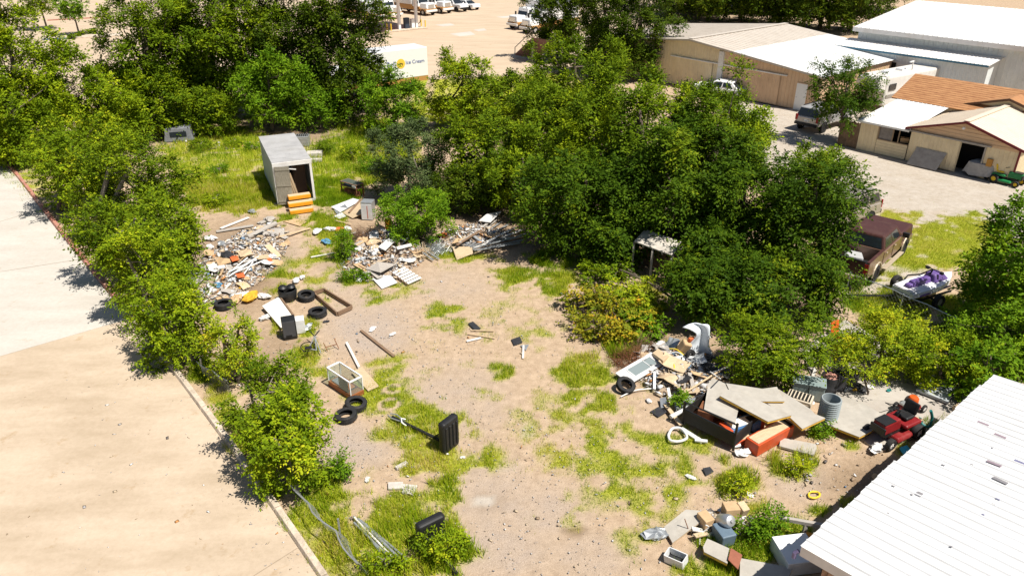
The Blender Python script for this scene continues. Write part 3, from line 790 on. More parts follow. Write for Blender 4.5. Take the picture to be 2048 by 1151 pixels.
# ------------------------------------------------------------------ grass, one mass
leafmat('blade', [(0, (.12, .22, .006)), (.3, (.24, .34, .010)), (.6, (.40, .44, .020)), (.82, (.54, .48, .07)), (1, (.60, .47, .18))], .3)
def make_grass(n, seed, x0, x1, y0, y1, hs=1.0, name='grass', lab='rough yellow-green grass and weeds over the lot'):
    R = np.random.default_rng(seed)
    x, y = R.uniform(x0, x1, n), R.uniform(y0, y1, n)
    u, v = PIX(x, y, np.zeros_like(x))
    inside = (u > -60) & (u < 2110) & (v < 1210) & (kerb_side(x, y) > .14)
    x, y = x[inside], y[inside]; n = len(x)
    g, br, pl, gv, u, v = ground_masks(x, y)
    inside = np.ones(n, bool)
    pz = np.clip(g, 0, 1) ** 1.3
    keep = inside & (R.random(n) < pz * .6)
    x, y, u, v, g = x[keep], y[keep], u[keep], v[keep], g[keep]
    wsum = np.full(len(x), 1e-4); hh = np.full(len(x), 1e-4 * .15); dd = np.full(len(x), 1e-4 * .5)
    for b in GRASS:
        w = np.exp(-(((u - b[0]) / b[2]) ** 2 + ((v - b[1]) / b[3]) ** 2) * 1.6)
        wsum += w; hh += w * b[5]; dd += w * b[6]
    h = hh / wsum * hs * .72 * (.45 + 1.1 * fbm(x * 2.3, y * 2.3 + 70, 3)) * R.uniform(.45, 1.25, len(x))
    dry = np.clip(dd / wsum + .9 * (fbm(x * .8 + 30, y * .8, 3) - .5) + .24 * R.normal(size=len(x)), 0, 1)
    m = len(x)
    a = R.uniform(0, 2 * np.pi, m)
    lean = R.uniform(.15, .85, m) * h
    wd = np.clip(h * .04, .005, .011) * R.uniform(.8, 1.5, m)
    z0 = np.full(m, -.03)
    cx, cy = np.cos(a), np.sin(a)
    tx, ty = -cy, cx
    b1 = np.stack([x - tx * wd, y - ty * wd, z0], 1); b2 = np.stack([x + tx * wd, y + ty * wd, z0], 1)
    tp = np.stack([x + cx * lean, y + cy * lean, h], 1)
    V = np.stack([b1, b2, tp], 1).reshape(-1, 3)
    F = np.arange(m * 3).reshape(-1, 3)
    o = npmesh(name, V, F, 'blade', np.repeat(dry, 3))
    tag(o, lab, 'grass', kind='stuff')
    print(name, m)
make_grass(3600000, 5, -26, 30, 10.5, 44)
make_grass(450000, 6, -32, 34, 40, 64, 1.3, 'far_grass', 'long grass at the back of the lot under the trees')
# ------------------------------------------------------------------ buildings
mat('white_metal', (.70, .70, .69), .45, var=.05, scale=2, dirt=(.5, .46, .41), dirt_amt=.7)
mat('white_metal2', (.74, .72, .69), .5, var=.06, scale=3, dirt=(.5, .42, .33), dirt_amt=.5)
mat('tan_roof', (.53, .47, .40), .5, var=.06, scale=2, dirt=(.4, .33, .26), dirt_amt=.5)
mat('tan_wall', (.66, .46, .29), .55, var=.06, scale=2, dirt=(.4, .26, .16), dirt_amt=.4)
mat('cream_wall', (.74, .62, .41), .55, var=.06, scale=2, dirt=(.4, .3, .2), dirt_amt=.4)
mat('cream_roof', (.66, .56, .44), .5, var=.05, scale=2, dirt=(.5, .4, .3), dirt_amt=.4)
mat('blue_white', (.64, .68, .68), .55, var=.06, scale=1.5, dirt=(.45, .48, .46), dirt_amt=.5)
mat('red_trim', (.16, .015, .02), .5)
mat('blue_trim', (.05, .17, .26), .5)
mat('white_paint', (.8, .8, .78), .45, var=.04)
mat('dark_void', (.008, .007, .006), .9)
mat('rust_wall', (.20, .13, .08), .8, var=.4, scale=3, dirt=(.10, .05, .03))
mat('grey_board', (.37, .34, .31), .85, var=.2, scale=3, dirt=(.25, .21, .18), bump=.3)
mat('steel', (.55, .56, .57), .4, metal=.7, var=.1)
mat('yellow_paint', (.75, .50, .02), .5)
mat('patch_grey', (.22, .21, .22), .7)
mat('patch_mauve', (.26, .20, .23), .7)
mat('patch_blue', (.17, .17, .27), .7)
mat('brick', (.42, .26, .17), .9, var=.35, scale=9, bump=.5)
wood('post_wood', (.22, .15, .09), (.38, .28, .18))
def ribbed(O, U, V, nrm, pitch=.3, depth=.03, flat=.72):
    """profiled sheet: ribs run along V, repeat along U"""
    O, U, V, nrm = Vector(O), Vector(U), Vector(V), Vector(nrm).normalized()
    L = U.length; u = U / L
    xs = []
    k = 0
    while k * pitch < L - 1e-6:
        s = k * pitch
        for a, h in ((0, 0), (flat, 0), (flat + (1 - flat) * .35, 1), (1 - (1 - flat) * .35, 1), (1, 0)):
            p = s + a * pitch
            if p <= L: xs.append((p, h))
        k += 1
    xs.append((L, 0))
    b = MB(); vs = []; fs = []
    for p, h in xs:
        q = O + u * p + nrm * (h * depth)
        vs += [q, q + V]
    fs = [(2 * i, 2 * i + 2, 2 * i + 3, 2 * i + 1) for i in range(len(xs) - 1)]
    b.add(vs, fs)
    return b
def panel(b, poly, t, nrm):
    """solid slab from a polygon"""
    b.prism(poly, Vector(nrm).normalized() * t); return b
Zv = Vector((0, 0, 1))

# --- tan metal building -------------------------------------------------------
def tan_building():
    O = G(1632, 227)
    r = thing('metal_building', 'long tan metal building with low gable roof, half of it white', 'building', O, B_YAW)
    zr, zt, yr, D = 2.95, 4.25, 13.0, 15.0
    b = ribbed((0, 0, 0), (D, 0, 0), (0, 0, zr), (0, -1, 0), .33, .03); b.build('wall', 'tan_wall', r)
    # gable front, ribs vertical, top follows the roof slope
    def front(y0, y1, name, x=0., m='tan_wall'):
        w = MB(); n = int((y1 - y0) / .33)
        for k in range(n):
            ya = y0 + k * (y1 - y0) / n; yb = ya + (y1 - y0) / n
            h = lambda y: zr + (zt - zr) * (1 - abs(y - yr) / yr) - .06
            w.add([(x, ya, 0), (x, ya, h(ya)), (x, yb - .08, 0), (x, yb - .08, h(yb - .08)), (x - .03, yb - .05, 0), (x - .03, yb - .05, h(yb)), (x, yb, 0), (x, yb, h(yb))], [(0, 1, 3, 2), (2, 3, 5, 4), (4, 5, 7, 6)])
        return w.build(name, m, r)
    front(0, 9.2, 'front_wall'); front(9.2, 26, 'front_wall', 0., 'cream_wall')
    w = MB(); panel(w, [(0, 26, 0), (D, 26, 0), (D, 26, zr), (0, 26, zr)], .05, (0, 1, 0)); w.build('wall', 'tan_wall', r)
    w = MB(); panel(w, [(D, 0, 0), (D, 26, 0), (D, 26, zr), (D, yr, zt - .05), (D, 0, zr)], .05, (1, 0, 0)); w.build('wall', 'tan_wall', r)
    def roof(y0, y1, name, m):
        z = lambda y: zr + (zt - zr) * (1 - abs(y - yr) / yr)
        P = Vector((-.25, y0, z(y0))); Vv = Vector((0, y1 - y0, z(y1) - z(y0)))
        b = ribbed(P, (D + .45, 0, 0), Vv, Vector((D, 0, 0)).cross(Vv), .6, .035, .85); return b.build(name, m, r)
    roof(-.25, 8.3, 'roof', 'white_metal'); roof(8.3, yr, 'roof', 'tan_roof'); roof(yr, 26.2, 'roof', 'tan_roof')
    w = MB(); w.box((D / 2, yr, zt + .05), (D + .4, .5, .03)); w.build('ridge_cap', 'tan_roof', r)
    w = MB()
    for y0, y1 in ((-.27, yr), (yr, 26.2)):
        z = lambda y: zr + (zt - zr) * (1 - abs(y - yr) / yr)
        w.prism([(-.29, y0, z(y0) - .16), (-.29, y1, z(y1) - .16), (-.29, y1, z(y1) - .005), (-.29, y0, z(y0) - .005)], (.05, 0, 0))
    w.build('eave_trim', 'tan_roof', r)
    for y0, y1, m in ((3.6, 8.6, 'tan_wall'), (10.4, 14.5, 'cream_wall')):      # sliding doors hung on a rail
        d = ribbed((-.09, y1, .05), (0, y0 - y1, 0), (0, 0, 2.45), (-1, 0, 0), .33, .025).build('sliding_door', m, r)
        k = MB(); k.box((-.1, (y0 + y1) / 2, 2.52), (.1, y1 - y0 + 1.2, .09)); k.build('rail', 'white_metal2', r)
    k = MB(); k.box((-.07, 9.55, 1.8), (.16, .5, 3.6)); k.build('pillar', 'white_metal2', r)
    k = MB(); k.box((-.05, 1.55, 1.05), (.06, .95, 2.1)); d = k.build('door', 'white_paint', r)
    k = MB(); k.lathe([(0, 0), (.04, .01), (.04, .05), (0, .06)], 8, (-.1, 1.9, 1.0), (0, -math.pi / 2, 0)); k.build('handle', 'steel', d)
    k = MB(); k.box((-.035, 1.55, 2.13), (.08, 1.06, .05)); k.box((-.035, 1.05, 1.05), (.08, .05, 2.1)); k.box((-.035, 2.05, 1.05), (.08, .05, 2.1)); k.build('door_frame', 'tan_wall', r)
    k = MB(); k.box((-.12, 9.6, 3.3), (.14, .12, .1)); k.build('lamp', 'white_paint', r)
tan_building()

# --- white warehouse ----------------------------------------------------------
def warehouse():
    o = G(1348 + 2010 / 2.926, 240 / 2.926, 6.0); o.z = 0
    r = thing('warehouse', 'big white metal warehouse with a lean-to along its near wall', 'building', o, B_YAW)
    X, ze, Ln = 6.0, 5.0, 15.0
    ribbed((X, Ln, 0), (0, -Ln, 0), (0, 0, ze), (-1, 0, 0), .4, .03).build('wall', 'blue_white', r)
    ribbed((X, 0, 0), (22, 0, 0), (0, 0, ze), (0, -1, 0), .4, .03).build('wall', 'blue_white', r)
    w = MB(); panel(w, [(X, 0, ze), (X + 22, 0, ze), (X + 11, 0, ze + 1.4)], .05, (0, 1, 0)); panel(w, [(X, Ln, 0), (X + 22, Ln, 0), (X + 22, Ln, ze), (X + 11, Ln, ze + 1.4), (X, Ln, ze)], .05, (0, 1, 0)); w.build('gable', 'blue_white', r)
    V = Vector((11.7, 0, 1.49))
    ribbed((X - .7, Ln + .3, ze - .09), (0, -Ln - .7, 0), V, (-.12, 0, 1), .4, .04).build('roof', 'white_metal', r)
    ribbed((X + 22.7, Ln + .3, ze - .09), (0, -Ln - .7, 0), Vector((-11.7, 0, 1.49)), (.12, 0, 1), .4, .04).build('roof', 'white_metal', r)
    w = MB(); w.box((X - .72, Ln / 2 - .05, ze - .28), (.05, Ln + .7, .36)); w.build('fascia', 'white_metal2', r)
    # lean-to
    V = Vector((2.95, 0, .33))
    ribbed((X - 2.9, Ln + .8, 3.5), (0, -Ln + 1.6, 0), V, (-.1, 0, 1), .3, .04).build('lean_to_roof', 'white_metal2', r)
    w = MB(); w.box((X - 2.92, Ln / 2 + 1.6, 3.42), (.06, Ln - 1.7, .14)); w.build('lean_to_trim', 'blue_trim', r)
    ribbed((X - 2.7, Ln + .6, 0), (0, -Ln + 1.9, 0), (0, 0, 3.42), (-1, 0, 0), .3, .025).build('lean_to_wall', 'blue_white', r)
    w = MB(); panel(w, [(X - 2.7, 2.7, 0), (X, 2.7, 0), (X, 2.7, 3.8), (X - 2.7, 2.7, 3.42)], .05, (0, 1, 0)); w.build('lean_to_wall', 'blue_white', r)
    w = MB(); w.box((X - 2.74, 10.4, 2.2), (.05, 1.2, 1.0)); d = w.build('window', 'dark_void', r)
    w = MB(); w.box((X - 2.75, 10.4, 2.74), (.06, 1.3, .07)); w.box((X - 2.75, 10.4, 1.67), (.06, 1.3, .07)); w.build('frame', 'white_metal2', d)
warehouse()

# --- neighbour's shed, lean-to and shingled house -------------------------------
SO = G(1348 + 1955 / 2.926, 1000 / 2.926)
def shed():
    r = thing('metal_shed', 'cream metal shed with red-trimmed gable and open dark doorway', 'shed', SO, B_YAW)
    x0, xb, y0, y1 = -2.8, 3.4, -1.1, 5.2
    yc, ze, zt = 2.05, 2.3, 3.25
    def zz(y): return zt - (zt - ze) * abs(y - yc) / (yc - y0)
    def fw(ya, yb, zlo, zhi, name, m):
        n = max(1, round((yb - ya) / .25)); w = MB()
        for k in range(n):
            a, c = ya + (yb - ya) * k / n, ya + (yb - ya) * (k + 1) / n
            za, zc = (min(zhi, zz(a)), min(zhi, zz(c)))
            w.add([(x0, a, zlo), (x0, a, za), (x0, c - .06, zlo), (x0, c - .06, min(zhi, zz(c - .06))), (x0 - .025, c - .03, zlo), (x0 - .025, c - .03, zc), (x0, c, zlo), (x0, c, zc)], [(0, 1, 3, 2), (2, 3, 5, 4), (4, 5, 7, 6)])
        return w.build(name, m, r)
    fw(y0, .75, 0, 1.95, 'front_wall', 'cream_wall'); fw(2.1, y1, 0, 1.95, 'front_wall', 'cream_wall')
    w = MB(); w.prism([(x0 - .01, y0, 1.95), (x0 - .01, y1, 1.95), (x0 - .01, y1, ze), (x0 - .01, yc, zt - .03), (x0 - .01, y0, ze)], (.06, 0, 0)); w.build('gable', 'tan_wall', r)
    for k in range(4):
        z = 2.1 + .22 * k; yy = (zt - z) / (zt - ze) * (yc - y0) if z > ze else yc - y0
        w = MB(); w.box((x0 - .02, yc, z), (.03, 2 * yy - .15, .03)); w.build('siding_board', 'tan_wall', r)
    ribbed((x0, y0, 0), (xb - x0, 0, 0), (0, 0, ze), (0, -1, 0), .25, .025).build('side_wall', 'cream_wall', r)
    w = MB(); panel(w, [(x0 + .1, y1, 0), (xb, y1, 0), (xb, y1, ze), (x0 + .1, y1, ze)], .05, (0, 1, 0)); w.build('side_wall', 'cream_wall', r)
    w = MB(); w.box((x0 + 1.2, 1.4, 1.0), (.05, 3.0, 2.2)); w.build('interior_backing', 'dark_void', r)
    ribbed((xb, y0 - .3, zz(y0 - .3)), (x0 - xb - .35, 0, 0), Vector((0, yc - y0 + .3, zt - zz(y0 - .3))), (0, -.3, 1), .3, .025).build('roof', 'cream_roof', r)
    ribbed((x0 - .35, y1 + .3, zz(y1 + .3)), (xb - x0 + .35, 0, 0), Vector((0, yc - y1 - .3, zt - zz(y1 + .3))), (0, .3, 1), .3, .025).build('roof', 'cream_roof', r)
    w = MB(); w.box(((x0 + xb) / 2 - .17, yc, zt + .03), (xb - x0 + .37, .34, .025)); w.build('ridge_cap', 'cream_roof', r)
    w = MB()
    for s in (y0 - .3, y1 + .3):
        w.prism([(x0 - .40, s, zz(s) - .13), (x0 - .40, yc, zt - .13), (x0 - .40, yc, zt + .01), (x0 - .40, s, zz(s) + .01)], (.045, 0, 0))
    w.box((x0 - .03, y0 - .02, ze / 2), (.08, .1, ze)); w.build('trim', 'red_trim', r)
    # sliding door pushed aside, hung on its rail
    ribbed((x0 - .1, 4.9, .06), (0, -2.75, 0), (0, 0, 1.88), (-1, 0, 0), .25, .025).build('sliding_door', 'cream_wall', r)
    w = MB(); w.box((x0 - .11, 3.0, 1.99), (.1, 5.2, .08)); w.build('door_rail', 'grey_board', r)
    w = MB(); w.box((x0 - .04, .72, .98), (.08, .08, 1.95)); w.box((x0 - .04, 1.42, 1.93), (.08, 1.4, .08)); w.build('door_frame', 'grey_board', r)
    w = MB(); w.lathe([(.02, .12), (.05, .1), (.11, 0), (.1, -.01)], 10, (x0 - .18, yc + .12, 2.78), (0, -.6, 0)); w.cyl((x0, yc + .12, 2.85), (x0 - .2, yc + .12, 2.87), .02); w.build('lamp', 'white_paint', r)
    w = MB(); w.box((x0 - .1, .28, 1.05), (.14, .3, .45)); w.build('meter_box', mat('meter_orange', (.45, .22, .04), .6), r)
    w = MB(); w.box((x0 - .08, .33, .55), (.1, .2, .2)); w.build('meter_box', mat('meter_dark', (.12, .03, .03), .6), r)
    # leaning sheet of board is a thing of its own
    a = [Vector((x0 - .75, 4.75, .02)), Vector((x0 - .75, 2.9, .02)), Vector((x0 - .13, 2.75, 1.05)), Vector((x0 - .13, 4.6, 1.05))]
    R = Matrix.Rotation(B_YAW, 4, 'Z')
    w = MB(); w.prism([SO + R @ p for p in a], Vector((-.02, -.01, .02)))
    tag(w.build('board', 'grey_board'), 'grey weathered board leaning on the cream shed wall', 'board')
shed()
def lean_to():
    r = thing('lean_to_shed', 'low lean-to with white sheet roof and wide window hole, joined to the cream shed', 'shed', SO, B_YAW)
    x0, y0, y1, z0, z1, xb = -2.75, 5.28, 8.6, 2.0, 2.62, 2.4
    V = Vector((xb - x0 + .25, 0, z1 - z0))
    ribbed((x0 - .25, y1 + .2, z0), (0, y0 - y1 - .2, 0), V, (-.1, 0, 1), .3, .025).build('roof', 'white_metal2', r)
    w = MB(); w.box((x0 - .27, (y0 + y1) / 2 + .1, z0 - .05), (.04, y1 - y0 + .2, .12)); w.build('eave_trim', 'white_metal', r)
    ribbed((x0, y1, 0), (0, -1.25, 0), (0, 0, 1.92), (-1, 0, 0), .25, .025).build('front_panel', 'cream_wall', r)
    for k in range(5):
        w = MB(); w.box((x0, 6.3, .1 + .19 * k), (.035, 2.05, .178)); w.build('siding_board', 'cream_wall', r)
    w = MB(); w.box((x0, 7.3, 1.45), (.07, .07, .98)); w.box((x0, 6.35, 1.45), (.07, .07, .98)); w.box((x0, 5.95, 1.45), (.06, .06, .98)); w.box((x0, 6.3, .98), (.08, 2.05, .06)); w.build('window_frame', 'post_wood', r)
    w = MB(); w.box((x0 + .04, 6.85, 1.45), (.02, .9, .9)); w.build('window_screen', mat('dusty_glass', (.20, .18, .17), .5, var=.3, scale=4), r)
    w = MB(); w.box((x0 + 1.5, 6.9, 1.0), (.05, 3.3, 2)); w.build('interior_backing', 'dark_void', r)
    w = MB(); w.box((x0 + .5, 5.75, 1.15), (.5, .5, .3), (0, 0, .4)); w.build('shelf_box', mat('carton', (.42, .27, .14), .9), r)
    ribbed((x0 - .02, 10.0, 0), (0, -1.38, 0), (0, 0, 1.75), (-1, 0, 0), .22, .025).build('side_panel', 'rust_wall', r)
    w = MB(); panel(w, [(x0, 8.62, 0), (xb, 8.62, 0), (xb, 8.62, 2.4), (x0, 8.62, 1.9)], .04, (0, 1, 0)); w.build('side_wall', 'rust_wall', r)
lean_to()
def house():
    r = thing('house', 'house with rust-brown shingled roof behind the cream shed', 'house', SO, B_YAW)
    m = bpy.data.materials.new('shingle'); m.use_nodes = True
    nt = m.node_tree; b = nt.nodes['Principled BSDF']; b.inputs['Roughness'].default_value = .9
    tc = nod(nt, 'ShaderNodeTexCoord'); mp = nod(nt, 'ShaderNodeMapping'); mp.inputs['Scale'].default_value = (3.2, .7, 3)
    n = nod(nt, 'ShaderNodeTexNoise', Scale=2.0, Detail=8.0, Roughness=.7)
    nt.links.new(tc.outputs['Object'], mp.inputs['Vector']); nt.links.new(mp.outputs['Vector'], n.inputs['Vector'])
    rp = nod(nt, 'ShaderNodeValToRGB'); rp.color_ramp.elements[0].color = (.29, .125, .05, 1); rp.color_ramp.elements[1].color = (.46, .235, .10, 1)
    rp.color_ramp.elements[0].position, rp.color_ramp.elements[1].position = .35, .65
    nt.links.new(n.outputs['Fac'], rp.inputs['Fac']); nt.links.new(rp.outputs['Color'], b.inputs['Base Color'])
    MATS['shingle'] = m
    xa, za, xr, zr, yl, yr = 2.6, 2.66, 5.6, 3.9, 9.3, -9.0
    def course(p0, p1, up, n, name='shingle_course'):
        """overlapping rows of shingles, each row a strip proud of the one below"""
        p0, p1, up = Vector(p0), Vector(p1), Vector(up)
        nn = (p1 - p0).cross(up).normalized()
        if nn.z < 0: nn = -nn
        for k in range(n):
            a = up * (k / n); c = up * ((k + 1.05) / n)
            w = MB(); w.prism([p0 + a + nn * .022, p1 + a + nn * .022, p1 + c + nn * .006, p0 + c + nn * .006], -nn * .02); w.build(name, m, rf)
    w = MB(); w.prism([(xa, yl, za - .03), (xr, yl, zr - .03), (xr, yr, zr - .03), (xa, yr, za - .03)], (0, 0, -.08)); w.prism([(xr, yl, zr - .03), (xr + 3, yl, za - .03), (xr + 3, yr, za - .03), (xr, yr, zr - .03)], (0, 0, -.08)); rf = w.build('roof', m, r)
    course((xa - .1, yl, za - .04), (xa - .1, yr, za - .04), (xr - xa + .1, 0, zr - za + .04), 14)
    # cross gable over the shed's back end
    yc, xg, zg, hw = 2.05, 3.42, 3.72, 3.35
    for s in (-1, 1):
        w = MB(); w.prism([(xg - .25, yc, zg), (xg + 2.2, yc, zg), (xg + 2.2, yc + s * hw, 2.72), (xg - .25, yc + s * hw, 2.72)], (0, 0, -.09)); w.build('gable_roof', m, r)
        w = MB(); w.prism([(xg - .28, yc, zg - .16), (xg - .28, yc + s * hw, 2.56), (xg - .28, yc + s * hw, 2.70), (xg - .28, yc, zg - .02)], (.04, 0, 0)); w.build('barge_board', mat('dark_brown', (.10, .05, .03), .7), r)
    w = MB(); w.prism([(xg, yc - hw + .2, 2.3), (xg, yc + hw - .2, 2.3), (xg, yc + hw - .2, 2.6), (xg, yc, zg - .1), (xg, yc - hw + .2, 2.6)], (.1, 0, 0)); w.build('gable_wall', 'cream_wall', r)
    w = MB(); w.box(((xa + xr + 3) / 2, (yl + yr) / 2, 1.3), (5.6, yl - yr - .6, 2.6)); w.build('wall', 'cream_wall', r)
house()

# --- near white roof ------------------------------------------------------------
def near_building():
    zE = 2.1
    o = G(1605, 1095, zE); o.z = 0
    r = thing('corrugated_building', 'building with bright white ribbed metal roof in the lower right corner', 'building', o, B_YAW)
    Lb, Lr, rise = 10.7, 9.0, .75
    n = 12
    for k in range(n):
        w = Lb / n
        y = ribbed((k * w, .06 + .03 * math.sin(k * 2.1), zE + .03 + .012 * (k % 2)), (w + .03, 0, 0), (0, -Lr, rise), (0, .08, 1), w / 3, .034, .74)
        y.build('roof_sheet', wood('near_roof', (.60, .59, .57), (.74, .74, .735), .5, 1.2, (6, .5, 3)), r)
    w = MB(); w.prism([(-.03, .02, zE - .22), (-.03, -Lr, zE + rise - .22), (-.03, -Lr, zE + rise + .05), (-.03, .02, zE + .05)], (.04, 0, 0)); w.build('barge_board', 'white_metal2', r)
    w = MB(); w.box((Lb / 2, -.02, zE - .1), (Lb - .1, .04, .16)); w.build('fascia', 'white_metal2', r)
    w = MB(); panel(w, [(.35, -.4, 0), (Lb - .3, -.4, 0), (Lb - .3, -.4, zE - .05), (.35, -.4, zE - .05)], .12, (0, -1, 0)); w.build('wall', 'brick', r)
    w = MB(); panel(w, [(.3, -.55, 0), (.3, -Lr, 0), (.3, -Lr, zE + rise - .1), (.3, -.55, zE - .02)], .12, (1, 0, 0)); w.build('wall', 'brick', r)
    w = MB(); w.tube([(-.02, .06, zE - .12), (-.06, .12, zE - .2), (-.06, .12, zE - .34)], .05, 8); w.build('downpipe', mat('pipe_purple', (.18, .15, .28), .5), r)
    def at_px(u, v):
        # point on the roof plane under a pixel
        d = ray(u, v); R = Matrix.Rotation(-B_YAW, 3, 'Z')
        p0 = R @ (Vector((0, 0, CAMH)) - o); dd = R @ d
        t = (zE + .03 - p0.z + (p0.y) * (-rise / Lr) * 1) / (dd.z + dd.y * rise / Lr)
        # plane: z = zE+.03 - y*rise/Lr
        t = (zE + .05 - p0.y * rise / Lr - p0.z) / (dd.z + dd.y * rise / Lr)
        return p0 + dd * t
    sl = math.atan2(rise, Lr)
    for (u, v, sx, sy, m) in ((1838, 988, .2, .17, 'patch_grey'), (1966, 847, .11, .36, 'patch_mauve'), (2000, 872, .12, .36, 'patch_mauve'), (1988, 927, .1, .42, 'patch_mauve'), (2000, 961, .12, .42, 'patch_grey'), (2042, 926, .14, .4, 'patch_blue'), (1943, 929, .05, .1, 'patch_grey'), (1886, 930, .05, .1, 'patch_grey'), (1995, 998, .05, .12, 'patch_blue'), (1986, 1008, .05, .12, 'patch_grey'), (1966, 1029, .05, .08, 'patch_blue'), (1902, 1093, .06, .06, 'patch_grey'), (1776, 1026, .04, .05, 'patch_grey'), (1823, 989, .05, .07, 'patch_grey'), (1786, 972, .04, .1, 'patch_grey'), (1984, 896, .04, .05, 'patch_grey')):
        p = at_px(u, v)
        k = MB(); k.box((0, 0, 0), (sx * .85, sy * .8, .006)); k.build('roof_patch', m, r, (p.x, p.y, p.z + .018), (-sl, 0, random.uniform(-.08, .08)))
near_building()

# --- fuel canopy ------------------------------------------------------------
def canopy():
    base = G(812, 60)
    r = thing('fuel_canopy', 'fuel canopy with red fascia on white posts over a raised island', 'canopy', base, B_YAW)
    w = MB(); w.box((0, 0, .09), (6.2, 1.5, .18)); w.build('island', 'kerb_concrete', r, bev=.05)
    for x in (-1.0, 1.7):
        w = MB(); w.box((x, 0, 2.6), (.32, .32, 4.9)); w.build('post', 'white_paint', r)
    w = MB(); w.box((-1.5, 1.8, 5.25), (9.5, 8.5, .5)); w.build('roof', mat('canopy_red', (.42, .13, .09), .6), r)
    w = MB(); w.box((-1.5, 1.8, 5.53), (9.2, 8.2, .05)); w.build('roof_top', 'white_paint', r)
    w = MB(); w.box((.2, .1, .85), (.7, .55, 1.35)); w.build('pump', mat('pump_dark', (.03, .045, .07), .4), r, bev=.04)
    w = MB(); w.box((1.1, .05, .75), (.5, .5, 1.15)); w.build('pump', 'white_paint', r, bev=.04)
    w = MB(); w.tube([(1.9, .2, 2.4), (2.2, .1, 2.7), (2.5, .1, 2.0), (2.4, .1, .8), (2.0, .2, .5)], .05, 6); w.build('hose', 'dark_void', r)
    for x, y in ((-2.6, .5), (-2.6, -.5), (2.8, .5), (2.8, -.5)):
        w = MB(); w.cyl((x, y, .15), (x, y, 1.05), .08); w.build('bollard', 'yellow_paint', r)
canopy()
# ramp roof corner by the yard, reddish
a = [G(1030, 108, .3), G(1065, 75, 2.6), G(1110, 82, 2.6), G(1075, 116, .3)]
r = thing('dock_ramp', 'reddish-brown sloping ramp at the edge of the truck yard', 'ramp', (0, 0, 0))
w = MB(); w.prism(a, (0, 0, -.12)); w.build('deck', mat('ramp_red', (.17, .08, .07), .6), r)
for i, (p, q) in enumerate(((a[0], a[1]), (a[3], a[2]))):
    w = MB(); w.tube([p + Zv * .02, p + Zv * .7, q + Zv * .7, q + Zv * .02], .05, 5); w.build('railing', 'grey_board', r)
w = MB()
for p in (a[1], a[2]): w.box((p.x, p.y, 1.2), (.2, .2, 2.5))
w.build('legs', 'grey_board', r)
# far island with hedge
isl = thing('parking_island', 'kerbed island with blue-painted edge in the far car park', 'kerb', G(165, 74), .35)
w = MB(); w.box((0, 0, .06), (9, 2.2, .16)); w.build('kerb_stone', 'kerb_concrete', isl, bev=.03)
w = MB(); w.box((-2.6, -1.14, .06), (3.4, .06, .165)); w.build('painted_edge', mat('blue_kerb', (.03, .09, .30), .7), isl)
for k, (u, v) in enumerate(((143, 78), (154, 75), (165, 72), (176, 70), (188, 67))):
    tree(['leftmost clipped ball shrub', 'second clipped ball shrub from the left', 'middle clipped ball shrub', 'second clipped ball shrub from the right', 'rightmost clipped ball shrub'][k] + ' in the row on the far parking island', 'shrub', (u, v), (u - 7, v - 10, u + 7, v + 1), 'leaf_hack', .2, 1.2, name='ball_shrub', group='clipped shrubs on the far island', nl=2)
w = MB(); p, q = G(95, 42), G(205, 36); w.prism([p, q, q + Vector((0, .25, 0)), p + Vector((0, .25, 0))], (0, 0, .15)); tag(w.build('kerb', 'kerb_red'), None, kind='structure')

